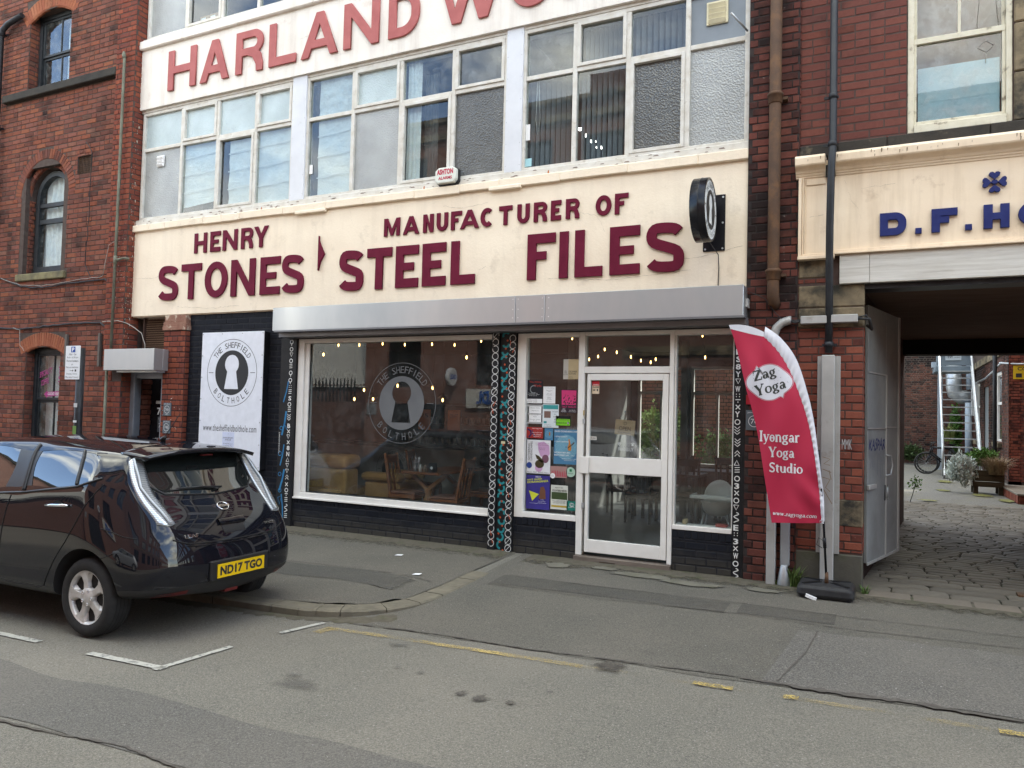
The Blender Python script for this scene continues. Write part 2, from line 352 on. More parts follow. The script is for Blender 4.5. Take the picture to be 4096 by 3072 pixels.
def arc_text(name, s, mat, parent, cx, cz, r, a0, a1, h, y, inward=False, bold=0, w=.62, ext=0, depth=.001, xs=1, M=None):
    """letters set round a circle from angle a0 to a1 (degrees, anticlockwise from +x)"""
    vs, fs = [], []; n = len(s)
    for i, ch in enumerate(s):
        if ch == ' ': continue
        an = math.radians(a0 + (a1 - a0) * i / (n - 1)); me = text_raw(ch, bold, ext, res=2)
        ww = h * w * (.25 if ch == 'I' else 1)
        fit(me, -ww / 2, ww / 2, -h / 2, h / 2, 0, depth)
        rot = an - math.pi / 2 if not inward else an + math.pi / 2
        c, sn = math.cos(rot), math.sin(rot); b = len(vs)
        for v in me.vertices: vs.append((cx + xs * (r * math.cos(an) + v.co.x * c - v.co.z * sn), y + v.co.y, cz + r * math.sin(an) + v.co.x * sn + v.co.z * c))
        fs += [[b + k for k in p.vertices] for p in me.polygons]; bpy.data.meshes.remove(me)
    me = bpy.data.meshes.new(name); me.from_pydata(vs, [], fs); me.materials.append(mat)
    if M: me.transform(M)
    return link(name, me, parent)
def poly2d(loops, depth, bev=.004):
    cu = bpy.data.curves.new('p', 'CURVE'); cu.dimensions = '2D'; cu.fill_mode = 'BOTH'; cu.extrude = max(depth / 2 - bev, 0); cu.bevel_depth = bev; cu.bevel_resolution = 0; cu.offset = -bev
    for lp in loops:
        sp = cu.splines.new('POLY'); sp.points.add(len(lp) - 1)
        for p, (x, z) in zip(sp.points, lp): p.co = (x, z, 0, 1)
        sp.use_cyclic_u = True
    me = curve_mesh(cu, 'letter'); bpy.data.curves.remove(cu)
    return me
def ell(cx, cz, rx, rz, a0, a1, n=14):
    return [(cx + rx * math.cos(math.radians(a0 + (a1 - a0) * i / n)), cz + rz * math.sin(math.radians(a0 + (a1 - a0) * i / n))) for i in range(n + 1)]
def ribbon(path, t):
    l, r = [], []; n = len(path)
    for i, p in enumerate(path):
        a = Vector(path[max(i - 1, 0)]); b = Vector(path[min(i + 1, n - 1)]); d = (b - a).normalized(); q = Vector((-d.y, d.x)) * t / 2
        l.append((p[0] + q.x, p[1] + q.y)); r.append((p[0] - q.x, p[1] - q.y))
    return l + r[::-1]
def glyph(c, w, h, t):
    T = t
    if c == 'I': return [[(0, 0), (w, 0), (w, h), (0, h)]]
    if c == '.': return [[(0, 0), (w, 0), (w, w), (0, w)]]
    if c == 'H': return [[(0, 0), (T, 0), (T, h * .5 - T * .45), (w - T, h * .5 - T * .45), (w - T, 0), (w, 0), (w, h), (w - T, h), (w - T, h * .5 + T * .45), (T, h * .5 + T * .45), (T, h), (0, h)]]
    if c == 'E':
        k = h * .5; return [[(0, 0), (w, 0), (w, T), (T, T), (T, k - T * .42), (w * .80, k - T * .42), (w * .80, k + T * .42), (T, k + T * .42), (T, h - T), (w, h - T), (w, h), (0, h)]]
    if c == 'F':
        k = h * .52; return [[(0, 0), (T, 0), (T, k - T * .42), (w * .68, k - T * .42), (w * .68, k + T * .42), (T, k + T * .42), (T, h - T), (w, h - T), (w, h), (0, h)]]
    if c == 'L': return [[(0, 0), (w, 0), (w, T), (T, T), (T, h), (0, h)]]
    if c == 'T': return [[(w / 2 - T / 2, 0), (w / 2 + T / 2, 0), (w / 2 + T / 2, h - T), (w, h - T), (w, h), (0, h), (0, h - T), (w / 2 - T / 2, h - T)]]
    if c == 'N':
        d = T * 1.25; return [[(0, 0), (T, 0), (T, h - d * 1.25), (w - T, 0), (w, 0), (w, h), (w - T, h), (w - T, d * 1.25), (T, h), (0, h)]]
    if c == 'Y':
        return [[(w / 2 - T / 2, 0), (w / 2 + T / 2, 0), (w / 2 + T / 2, h * .42), (w, h), (w - T * 1.12, h), (w / 2, h * .62), (T * 1.12, h), (0, h), (w / 2 - T / 2, h * .42)]]
    if c == 'A':
        q = T * 1.08; a = (w - q * .95) / 2; k = h * .30; sl = a / h
        def xl(z, off): return off + sl * z
        return [[(0, 0), (q, 0), (xl(k - T * .5, q), k - T * .5), (w - xl(k - T * .5, q), k - T * .5), (w - q, 0), (w, 0), (w / 2 + q * .475, h), (w / 2 - q * .475, h)],
                [(xl(k + T * .4, q * 1.0), k + T * .4), (w - xl(k + T * .4, q * 1.0), k + T * .4), (w / 2, (w / 2 - q) / sl if (w / 2 - q) / sl < h - T else h - T)]]
    if c == 'M':
        q = T; return [[(0, 0), (q, 0), (q, h * .60), (w / 2 - q * .35, h * .02), (w / 2 + q * .35, h * .02), (w - q, h * .60), (w - q, 0), (w, 0), (w, h), (w - q * 1.05, h), (w / 2, h * .38), (q * 1.05, h), (0, h)]]
    if c == 'W':
        q = T * 1.05; return [[(w * .22, 0), (w * .22 + q, 0), (w / 2, h * .62), (w * .78 - q, 0), (w * .78, 0), (w, h), (w - q, h), (w * .74, h * .30), (w / 2 + q * .5, h), (w / 2 - q * .5, h), (w * .26, h * .30), (q, h), (0, h)]]
    if c == 'O':
        rz = min(h * .5, w * .62); rx = w / 2
        o = ell(rx, h - rz, rx, rz, 0, 180) + ell(rx, rz, rx, rz, 180, 360)
        i = ell(rx, h - rz, rx - T, rz - T * .95, 0, 180) + ell(rx, rz, rx - T, rz - T * .95, 180, 360)
        return [o, i]
    if c == 'U':
        rz = min(h * .4, w * .6); rx = w / 2
        return [[(0, h)] + ell(rx, rz, rx, rz, 180, 360) + [(w, h), (w - T, h)] + ell(rx, rz, rx - T, rz - T * .95, 360, 180) + [(T, h)]]
    if c == 'D':
        r = min(w * .72, h * .45)
        o = [(0, 0), (w - r, 0)] + ell(w - r, r, r, r, 270, 360, 8)[1:] + ell(w - r, h - r, r, r, 0, 90, 8) + [(0, h)]
        k = max(r - T, .01)
        i = [(T, T), (w - r, T)] + ell(w - r, T + k, k, k, 270, 360, 8)[1:] + ell(w - r, h - T - k, k, k, 0, 90, 8) + [(T, h - T)]
        return [o, i]
    if c == 'R':
        b = h * .44; r = (h - b) / 2; xr = w - r * .95
        return [[(0, 0), (T, 0), (T, b - T * .12), (w * .42, b - T * .12)] + [(w * .62, b - T * .45), (w - T * 1.02, b * .35), (w - T * .98, 0), (w + T * .02, 0), (w, b * .42), (w - T * .35, b * .95)] + ell(xr, b + r, r * .95, r, -60, 90, 9) + [(0, h)],
                [(T, b + T * .75), (xr - T * .1, b + T * .75)] + ell(xr - T * .1, h - T * .85 - (r * 2 - T * 1.6) / 2, (r * 2 - T * 1.6) / 2 * .9, (r * 2 - T * 1.6) / 2, -80, 90, 6) + [(T, h - T * .85)]]
    if c == 'C':
        rx, rz = (w - T) / 2, (h - T) / 2
        p = ell(w / 2 + rx * .0, h / 2, rx, rz, 48, 312, 22); p = [(x + (w - T) * .0, z) for x, z in p]
        return [ribbon(p, T)]
    if c == 'S':
        q = T / 2; P = [(w - q * 1.05, h * .80), (w * .74, h - q * 1.25), (w * .48, h - q), (w * .22, h * .875), (q, h * .735), (w * .21, h * .605), (w * .5, h * .515), (w * .80, h * .42), (w - q, h * .275), (w * .80, h * .125), (w * .5, q), (w * .24, q * 1.25), (q * .95, h * .205)]
        out = []
        for k in range(len(P) - 1):
            p0, p1, p2, p3 = [Vector(P[max(0, min(len(P) - 1, m))]) for m in (k - 1, k, k + 1, k + 2)]
            for s in range(3):
                f = s / 3; out.append(tuple(.5 * ((2 * p1) + (p2 - p0) * f + (2 * p0 - 5 * p1 + 4 * p2 - p3) * f * f + (3 * p1 - p0 - 3 * p2 + p3) * f ** 3)))
        out.append(P[-1]); return [ribbon(out, T)]
    return [[(0, 0), (w, 0), (w, h), (0, h)]]
def letter(c, mat, parent, x0, x1, z0, z1, t, y, depth=.04):
    me = poly2d(glyph(c, x1 - x0, z1 - z0, t), depth, .003); me.materials.append(mat)
    jit = U(-.004, .004)
    M = Matrix.Translation((x0, y - depth / 2, z0)) @ Matrix.Rotation(math.pi / 2 , 4, 'X') @ Matrix.Rotation(jit, 4, 'Z')
    me.transform(M)
    return link('letter', me, parent)
def _ubrick(seed):
    r = random.Random(seed); a, b, c = .018 + r.random() * .012, .07 + r.random() * .04, .30
    def j(s): return (r.random() - .5) * s
    vs = [(-.5 + a + j(.01), -.5, -.5 + b + j(.03)), (.5 - a + j(.01), -.5, -.5 + b + j(.03)), (.5 - a + j(.01), -.5, .5 - b + j(.03)), (-.5 + a + j(.01), -.5, .5 - b + j(.03))]
    o = [(-.5 + j(.012), -.5 + c, -.5 + j(.04)), (.5 + j(.012), -.5 + c, -.5 + j(.04)), (.5 + j(.012), -.5 + c, .5 + j(.04)), (-.5 + j(.012), -.5 + c, .5 + j(.04))]
    k = [(x, .5, z) for x, _, z in o]
    f = [(0, 1, 2, 3)] + [(4 + i, 4 + (i + 1) % 4, (i + 1) % 4, i) for i in range(4)] + [(8 + i, 8 + (i + 1) % 4, 4 + (i + 1) % 4, 4 + i) for i in range(4)]
    return vs + o + k, f
UB = [_ubrick(i) for i in range(8)]
UBV = [np.array(v) for v, f in UB]
UBM = {}
def ubmesh(i, mat):
    k = (i, mat.name)
    if k not in UBM:
        me = bpy.data.meshes.new('brick'); me.from_pydata(UB[i][0], [], UB[i][1]); me.materials.append(mat); me.update(); UBM[k] = me
    return UBM[k]
class Bricks:
    def __init__(s): s.l = []
    def put(s, c, size, mat, R=None):
        s.l.append((Vector(c), size, mat, R))
    def wall(s, u0, u1, z0, z1, plane, mat, holes=(), axis='x', sign=-1, course=.075, length=.225, bond='eng', joint=.010, depth=.03, proud=.007, ofs=0, zbase=0.0, head=.5, skip=0.0):
        """plane: y (axis x, facing sign*y) or x (axis y, facing sign*x). proud = how far faces stand off the mortar"""
        k0 = int(math.floor((z0 - zbase) / course + .01)); k = k0
        while True:
            a = zbase + k * course; b = a + course
            if a >= z1 - .012: break
            za, zb = max(a, z0), min(b, z1); zc = (za + zb) / 2
            if zb - za > .02:
                iv = [(u0, u1)]
                for h in holes:
                    r = h(zc)
                    if not r: continue
                    nv = []
                    for p, q in iv:
                        if r[0] >= q or r[1] <= p: nv.append((p, q)); continue
                        if r[0] - p > .02: nv.append((p, r[0]))
                        if q - r[1] > .02: nv.append((r[1], q))
                    iv = nv
                rr = random.Random(k * 131 + int(u0 * 100))
                header = (bond == 'eng' and k % 4 == 0) or (bond == 'head') or (bond == 'alt' and k % 2 == 0)
                bl = length / 2 if header else length
                st = (k % 2) * (length / 2 if not header else length / 4) + (length / 4 if header else 0) + ofs
                for p, q in iv:
                    x = math.floor((p - st) / bl) * bl + st
                    while x < q - 1e-4:
                        xa, xb = max(x, p), min(x + bl, q)
                        nx = x + bl
                        pieces = [(xa, xb)]
                        if bond == 'mix' and not header and rr.random() < .22 and xb - xa > length * .9: pieces = [(xa, (xa + xb) / 2), ((xa + xb) / 2, xb)]
                        for pa, pb in pieces:
                            if pb - pa < .035: continue
                            if skip and rr.random() < skip: continue
                            wd = pb - pa - joint; hh = zb - za - joint; pr = proud * rr.uniform(.55, 1.35)
                            c = plane + sign * (pr - depth / 2)
                            R = Matrix.Rotation(rr.uniform(-.006, .006), 3, 'Y')
                            um = (pa + pb) / 2; zz = zc + rr.uniform(-.0012, .0012)
                            if axis == 'x':
                                Rm = R if sign < 0 else Matrix.Rotation(math.pi, 3, 'Z') @ R
                                s.put((um, c, zz), (wd, depth, hh), mat, Rm)
                            else:
                                s.put((c, um, zz), (wd, depth, hh), mat, Matrix.Rotation(math.pi / 2 * (1 if sign > 0 else -1), 3, 'Z') @ R)
                        x = nx
            k += 1
    def finalize(s, parent, name='brick', limit=300, mat_list=None, label=None):
        sc_ = []
        for i, (c, size, mat, R) in enumerate(s.l):
            p = proj(c)
            vis = p and -40 < p[0] < 4136 and -40 < p[1] < 3112
            sc_.append((size[0] * size[2] * p[2] ** 2 if vis else 0, i))
        sc_.sort(reverse=True); big = set(i for a, i in sc_[:limit] if a > 0)
        vs, fs, mi = [], [], []; mats_ = []
        for i, (c, size, mat, R) in enumerate(s.l):
            v = random.Random(i).randrange(8); R = R or Matrix.Identity(3)
            if i in big:
                M = Matrix.Translation(c) @ R.to_4x4() @ Matrix.Diagonal((size[0], size[1], size[2], 1))
                link(name, ubmesh(v, mat), parent, M)
            else:
                if mat not in mats_: mats_.append(mat)
                a = (UBV[v] * np.array(size)) @ np.array(R).T + np.array(c)
                b = 12 * len(fs) // 9; vs.append(a); fs += [[b + q for q in f] for f in UB[v][1]]; mi += [mats_.index(mat)] * 9
        if vs:
            me = bpy.data.meshes.new(name); me.from_pydata(np.concatenate(vs).tolist(), [], fs)
            for m in mats_: me.materials.append(m)
            me.polygons.foreach_set('material_index', mi); me.update()
            o = link(name, me, parent); o['kind'] = 'stuff'
            return o
def rect_hole(x0, x1, z0, z1): return lambda z: (x0, x1) if z0 < z < z1 else None
def arch_hole(cx, r, zs, z0):
    def f(z):
        if z0 < z <= zs: return (cx - r, cx + r)
        if zs < z < zs + r: d = math.sqrt(r * r - (z - zs) ** 2); return (cx - d, cx + d)
    return f
def slab(mb, u0, u1, z0, z1, holes, y0, y1, axis='x', m=0):
    """solid wall with rectangular openings (u0,u1,z0,z1)"""
    us = sorted({u0, u1} | {max(u0, min(u1, v)) for h in holes for v in h[:2]}); zs = sorted({z0, z1} | {max(z0, min(z1, v)) for h in holes for v in h[2:]})
    for i in range(len(us) - 1):
        run = None
        for j in range(len(zs) - 1):
            cu, cz = (us[i] + us[i + 1]) / 2, (zs[j] + zs[j + 1]) / 2
            inside = any(h[0] < cu < h[1] and h[2] < cz < h[3] for h in holes)
            if not inside:
                if run is None: run = [zs[j], zs[j + 1]]
                else: run[1] = zs[j + 1]
            if inside or j == len(zs) - 2:
                if run:
                    if axis == 'x': mb.box(us[i], us[i + 1], y0, y1, run[0], run[1], m)
                    else: mb.box(y0, y1, us[i], us[i + 1], run[0], run[1], m)
                run = None
def voussoirs(B, cx, zc, r0, r1, a0, a1, y, mat, width=.075, depth=.05, proud=.008, sq=1):
    n = max(3, int(math.radians(abs(a1 - a0)) * (r0 + r1) / 2 / width)); da = math.radians(a1 - a0) / n
    for i in range(n):
        a = math.radians(a0) + (i + .5) * da; rm = (r0 + r1) / 2
        B.put((cx + rm * math.cos(a), y - proud + depth / 2, zc + rm * math.sin(a)), (abs(da) * rm - .008, depth, r1 - r0 - .01), mat, Matrix.Rotation(math.pi / 2 - a, 3, 'Y'))
def zroad(x): return -.1 + .025 * (max(-12, min(3, x)) + 1.5)
def G(x, y):
    if y >= 0: return 0.
    return zroad(x) * min(1, -y / 3.)
def asphalt(name, c1, c2, chip=.33, fine=160, patch=.5):
    c1 = (c1[0] * 1.03, c1[1] * .985, c1[2] * .93); c2 = (c2[0] * 1.04, c2[1] * .985, c2[2] * .92)
    m, N, L, b = newmat(name); g = N.new('ShaderNodeNewGeometry'); pos = g.outputs['Position']
    a = nz(N, L, pos, fine, 5, .75); r = ramp(N, [(.34, tuple(x * .42 for x in c1)), (.52, c1), (.70, tuple(min(1, x * 1.75) for x in c1))]); L.new(a.outputs['Fac'], r.inputs[0])
    md = nz(N, L, pos, 75, 5, .8); rm_ = ramp(N, [(.34, (.58, .58, .58)), (.66, (1.44, 1.44, 1.44))]); L.new(md.outputs['Fac'], rm_.inputs[0])
    big = nz(N, L, pos, patch, 7, .62); rb = ramp(N, [(.38, (0, 0, 0)), (.66, (1, 1, 1))]); L.new(big.outputs['Fac'], rb.inputs[0])
    c = mixc(N, L, mth(N, L, 'MULTIPLY', rb.outputs[0], .75), r.outputs[0], tuple(q * 1.06 for q in c2)); c = mixc(N, L, 1.0, c, rm_.outputs[0], 'MULTIPLY')
    st = nz(N, L, pos, 2.1, 6, .7); rs = ramp(N, [(.66, (0, 0, 0)), (.74, (1, 1, 1))]); L.new(st.outputs['Fac'], rs.inputs[0])
    c = mixc(N, L, mth(N, L, 'MULTIPLY', rs.outputs[0], .35), c, tuple(x * .45 for x in c1))
    v = N.new('ShaderNodeTexVoronoi'); v.inputs['Scale'].default_value = 30; L.new(pos, v.inputs['Vector'])
    rv = ramp(N, [(.10, (1, 1, 1)), (.16, (0, 0, 0))]); L.new(v.outputs['Distance'], rv.inputs[0])
    sel = mth(N, L, 'GREATER_THAN', v.outputs['Color'], .86)
    c = mixc(N, L, mth(N, L, 'MULTIPLY', rv.outputs[0], sel), c, (chip, chip * .97, chip * .92))
    v2 = N.new('ShaderNodeTexVoronoi'); v2.inputs['Scale'].default_value = 75; L.new(pos, v2.inputs['Vector'])
    rv2 = ramp(N, [(.18, (1, 1, 1)), (.3, (0, 0, 0))]); L.new(v2.outputs['Distance'], rv2.inputs[0])
    sel2 = mth(N, L, 'GREATER_THAN', v2.outputs['Color'], .78)
    c = mixc(N, L, mth(N, L, 'MULTIPLY', mth(N, L, 'MULTIPLY', rv2.outputs[0], sel2), .6), c, tuple(x * 2.6 for x in c1))
    L.new(c, b.inputs['Base Color']); b.inputs['Roughness'].default_value = .88; b.inputs['Specular IOR Level'].default_value = .3
    bump(N, L, a.outputs['Fac'], b, .7, .006)
    return m
MT['road'] = asphalt('worn grey asphalt', (.142, .140, .124), (.165, .159, .140))
MT['road_d'] = asphalt('darker asphalt strip', (.108, .107, .100), (.122, .118, .108), .28)
MT['pave'] = asphalt('footway asphalt', (.098, .095, .083), (.118, .112, .097), .34, 120, .8)
MT['apron'] = asphalt('crossing asphalt', (.100, .098, .087), (.122, .116, .102), .34, 130, .7)
MT['patch'] = asphalt('smooth asphalt patch', (.088, .087, .079), (.102, .098, .088), .27, 190)
MT['apron_b'] = asphalt('coarse bluish asphalt', (.114, .112, .105), (.136, .131, .120), .40, 90)
MT['grime'] = M_('gutter dirt', (.085, .074, .055), .95, col2=(.125, .112, .085), vs=14, bs=80, bstr=.7, bdist=.008, dirt=(.065, .072, .035), dscale=5)
MT['gravel_c'] = M_('gravel bed', (.13, .125, .11), .95, col2=(.20, .19, .17), vs=40, bs=90, bstr=1, bdist=.02, dirt=(.16, .15, .10), dscale=1.2)
MT['crack'] = M_('dark crack grit', (.070, .062, .054), .95, col2=(.115, .104, .09), vs=30, bs=60)  # dark brown grit colour for the crack strips
def frange(a, b, n): return [a + (b - a) * i / n for i in range(n + 1)]
XS = [-160, -60, -30, -18] + frange(-14, 5, 60) + [8, 14, 30, 60, 160]
YS = [-60, -30, -16] + frange(-12, .06, 36)
mb = MB(); mb.grid(lambda x, y: (x, y, G(x, y) - (.0 if y < .05 else 0)), XS, YS)
road = mb.build('road', MT['road']); tag(road, kind='structure')
g0 = BX('ground', MT['road'], None, -300, 300, -300, 300, -.9, -.5); tag(g0, kind='structure')
MT['grime_f'] = fadable(MT['grime'], 'fading gutter dirt'); MT['patch_f'] = fadable(MT['patch'], 'ragged patch', 5, .5, .25, .4, .8); MT['roadd_f'] = fadable(MT['road_d'], 'ragged dark strip', 4, .5, .2, .4)
def wob(x, s=1.0, a=.02): return a * (mnoise.noise(Vector((x * s, 3.1, 7.7))) )
def sheet(name, mat, pts_fn, us, vs_, lift, parent=None, kind='structure', zf=G, ff=None):
    m = MB(); m.grid(lambda u, v: (lambda q: (q[0], q[1], zf(q[0], q[1]) + lift))(pts_fn(u, v)), us, vs_)
    o = m.build(name, mat, parent)
    if ff: set_fade(o, [ff(u, v) for u in us for v in vs_])
    if kind and parent is None: o['kind'] = kind
    return o
def strip(name, mat, path, w, lift, parent=None, jag=.25, n=None, zf=G, wf=None):
    """thin ground strip along a path, ragged edges"""
    P = []
    for i in range(len(path) - 1):
        a, b = Vector(path[i]), Vector(path[i + 1]); k = n or max(2, int((b - a).length / .05))
        P += [a + (b - a) * j / k for j in range(k)]
    P.append(Vector(path[-1])); vs, fs = [], []
    for i, p in enumerate(P):
        d = (P[min(i + 1, len(P) - 1)] - P[max(i - 1, 0)]).normalized(); q = Vector((-d.y, d.x)); ww = w * (wf(i / (len(P) - 1)) if wf else 1)
        for s in (-1, 1):
            e = p + q * s * ww / 2 * (1 + jag * (rnd() * 2 - 1)); vs.append((e.x, e.y, zf(e.x, e.y) + lift))
    fs = [(2 * i, 2 * i + 2, 2 * i + 3, 2 * i + 1) for i in range(len(P) - 1)]
    m = MB(); m.add(vs, fs); return m.build(name, mat, parent)
AP = sheet('forecourt', MT['apron'], lambda u, v: (lambda y: (5 - (5 - (-3.84 if y > -2.2 else -3.84 - .75 * min(1, (-2.2 - y) / .75) ** 1.6)) * (1 - u), y))((-2.97 + wob(u * 8, 2.2, .05)) * v + .05 * (1 - v)), frange(0, 1, 90), frange(0, 1, 30), .004)
sheet('forecourt_panel', MT['apron_b'], lambda u, v: (u + (0.12 * v), -2.93 + wob(u, 3, .06) + v * (1.35 + wob(u, 1.7, .05))), frange(-.72, 5, 60), frange(0, 1, 14), .008)
sheet('trench_patch', MT['patch_f'], lambda u, v: (u, -1.02 - .06 * u * .1 + wob(u, 1.7, .05) - .36 * v), frange(-3.60, -1.25, 50), frange(0, 1, 4), .008, ff=lambda u, v: 1.0)
sheet('trench_patch', MT['patch_f'], lambda u, v: (u, -.98 + wob(u, 1.9, .04) - .34 * v), frange(-1.15, -.35, 24), frange(0, 1, 4), .008, ff=lambda u, v: 1.0)
sheet('road_patch', MT['road_d'], lambda u, v: (u, -5.53 + wob(u, 1.3, .05) + v * (.58 + wob(u + 40, 1.1, .09))), [-60, -30, -16] + frange(-12, 5, 110) + [20, 60], frange(0, 1, 4), .004)
strip('road_crack', MT['crack'], [(-12, -5.62), (-5, -5.60), (-4.3, -5.57), (-3.6, -5.50), (-3.1, -5.56), (-1, -5.5), (4, -5.6)], .016, .009, road, .9)
strip('road_crack', MT['crack'], [(-4.05, -2.985), (-3.2, -2.95), (-2.4, -2.98), (-1.8, -2.95), (-.86, -2.91)], .016, .012, road, .95)
strip('road_crack', MT['crack'], [(-.86, -2.93), (-.4, -2.95), (.1, -2.93), (.45, -2.96), (.8, -2.97), (1.4, -3.0), (4, -3.0)], .034, .013, road, .8, wf=lambda t: .35 + 1.3 * abs(math.sin(t * 9)) )
strip('joint_crack', MT['crack'], [(-3.55, -.98), (-2.6, -1.03), (-1.3, -1.0), (-.3, -1.04), (.6, -1.02), (2, -1.0)], .009, .0125, AP, .9)
strip('joint_crack', MT['crack'], [(-3.6, -1.40), (-2.4, -1.44), (-1.2, -1.36), (-.2, -1.42), (1, -1.36), (3, -1.4)], .010, .0125, AP, .9)
strip('joint_crack', MT['crack'], [(-.62, -2.90), (-.50, -2.2), (-.46, -1.60)], .010, .0125, AP, .8)
sheet('wall_foot_dirt', MT['grime_f'], lambda u, v: (u, -.02 - v * .75), frange(-3.7, 3, 120), frange(0, 1, 6), .012, ff=lambda u, v: .95 * (1 - v) ** 1.5)
def blot(name, x, y, rx, ry, mat, parent, lift=.0115, n=26, seed=0):
    r = random.Random(seed); m = MB(); vs = [(x, y, G(x, y) + lift)]
    for i in range(n):
        a = 2 * math.pi * i / n; k = .72 + .5 * abs(mnoise.noise(Vector((math.cos(a) * 1.7 + seed, math.sin(a) * 1.7, seed * 1.3)))) * 1.4 + r.uniform(-.07, .07)
        px, py = x + rx * k * math.cos(a), y + ry * k * math.sin(a); vs.append((px, py, G(px, py) + lift))
    vs += [(x + (q[0] - x) * .5, y + (q[1] - y) * .5, q[2]) for q in vs[1:]]
    m.add(vs, [(0, 1 + n + i, 1 + n + (i + 1) % n) for i in range(n)] + [(1 + n + i, 1 + i, 1 + (i + 1) % n, 1 + n + (i + 1) % n) for i in range(n)]); o = m.build(name, mat, parent); set_fade(o, [1.0] + [0.0] * n + [.62] * n); return o
MT['tar'] = asphalt('dark tar patch', (.075, .070, .062), (.09, .083, .075), .3)
MT['oil'] = asphalt('oily asphalt', (.12, .118, .11), (.13, .127, .12), .3)
MT['tar'] = fadable(MT['tar'], 'tar patch ragged', 22, 1.3, .25, .75, .85); MT['oil'] = fadable(MT['oil'], 'oil stain soft', 8, .8, .1, .9, .5)
blot('tar_patch', -1.72, -3.08, .17, .20, MT['tar'], road, seed=3)
for i, (x, y, a, b_) in enumerate(((-3.37, -3.32, .12, .09), (-2.40, -4.02, .05, .07), (-2.25, -4.05, .09, .10), (-2.05, -4.02, .05, .05), (-2.85, -3.8, .05, .04), (-3.05, -3.78, .05, .03), (-1.9, -3.75, .03, .03), (-3.6, -4.22, .10, .05))):
    blot('oil_stain', x, y, a, b_, MT['tar'] if i in (1, 2, 3) else MT['oil'], road, seed=10 + i)
blot('oil_stain', -3.45, -4.35, .24, .16, MT['oil'], road, lift=.006, seed=31)
MT['conc'] = M_('old concrete repair', (.155, .145, .115), .92, col2=(.12, .113, .092), vs=6, bs=60, bstr=.6, bdist=.006, dirt=(.09, .09, .055), dscale=4)
MT['conc'] = fadable(MT['conc'], 'ragged concrete repair', 7, .7, .15, .25)
for i, (x, y, a, b_) in enumerate(((-2.30, -.42, .40, .13), (-1.75, -.52, .42, .12), (-3.25, -.40, .22, .12), (-1.05, -.45, .22, .10), (-2.72, -.30, .2, .08))):
    blot('concrete_patch', x, y, a, b_, MT['conc'], AP, .0155, seed=50 + i)
KC = [(-60, -2.93), (-9, -2.92), (-5.2, -2.90), (-4.5, -2.84), (-4.12, -2.62), (-3.93, -2.28), (-3.88, -1.65), (-3.88, -.95), (-3.85, -.28)]
KH = [.10, .085, .066, .060, .045, .026, .012, .009, .009]
def kseg(t):
    i = min(int(t), len(KC) - 2); f = t - i
    p0 = Vector(KC[max(i - 1, 0)]); p1 = Vector(KC[i]); p2 = Vector(KC[i + 1]); p3 = Vector(KC[min(i + 2, len(KC) - 1)])
    if i < 2: p = p1.lerp(p2, f); d = (p2 - p1)
    else:
        p = .5 * ((2 * p1) + (p2 - p0) * f + (2 * p0 - 5 * p1 + 4 * p2 - p3) * f * f + (3 * p1 - p0 - 3 * p2 + p3) * f ** 3)
        d = .5 * ((p2 - p0) + 2 * (2 * p0 - 5 * p1 + 4 * p2 - p3) * f + 3 * (3 * p1 - p0 - 3 * p2 + p3) * f * f)
    return p, d.normalized(), KH[i] * (1 - f) + KH[i + 1] * f
KT = [0, .9] + [1 + i * .25 for i in range(1, 29)]
PV = thing('pavement', None, None, (-6, -1.5, 0), kind='structure')
m = MB(); rows = []
for t in KT:
    p, d, h = kseg(t); q = Vector((-d.y, d.x)) * (1)
    e = p + q * .09
    rows.append((e, h))
vs = []; NV = 14
for (e, h) in rows:
    for j in range(NV + 1):
        s = j / NV
        if e.y < -2.5 or e.x < -4.2: x, y = e.x, e.y + (0.04 - e.y) * s
        else: x, y = e.x, e.y
        vs.append((x, y, G(x, y) + h * (1 - s) + .006))
m = MB()
def ph(x, y):
    b = .062 if x < -4.4 else .062 * max(.13, min(1, (-3.9 - x) / .5 * .8 + .13)) if y > -2.3 else .045
    return b * min(1, max(.13, -y / 1.6))
def inner_x(y):  # kerb line x of its inner edge for a given y
    pts = [(-2.95, -6), (-2.76, -4.55), (-2.55, -4.17), (-2.25, -4.03), (-1.65, -3.98), (-.95, -3.98), (-.28, -3.95), (.06, -3.95)]
    for (ya, xa), (yb, xb) in zip(pts, pts[1:]):
        if ya <= y <= yb: return xa + (xb - xa) * (y - ya) / (yb - ya)
    return -3.95
yy = [-2.85, -2.82, -2.79, -2.76, -2.7, -2.62, -2.55, -2.45, -2.35, -2.25] + frange(-2.1, .06, 22)
ss = [0, .3, .6, .8, .88, .92] + frange(.94, 1, 12)
m.grid(lambda y, s: (lambda x: (x, y, G(x, y) + ph(x, y) + .004))(-60 + (inner_x(y) + 60) * s), yy, ss)
m.build('paving', MT['pave'], PV)
MT['kerb'] = M_('worn gritstone kerb', (.175, .155, .115), .9, col2=(.125, .112, .085), vs=7, bs=50, bstr=.7, bdist=.006, dirt=(.12, .11, .08), dscale=5, dlo=.55, dhi=.75)
cuts = [1.0, 1.25, 1.5, 1.72, 1.87, 2.12, 2.42, 2.95, 3.35, 4.25, 5.02, 5.55, 6.0, 6.45, 6.9]
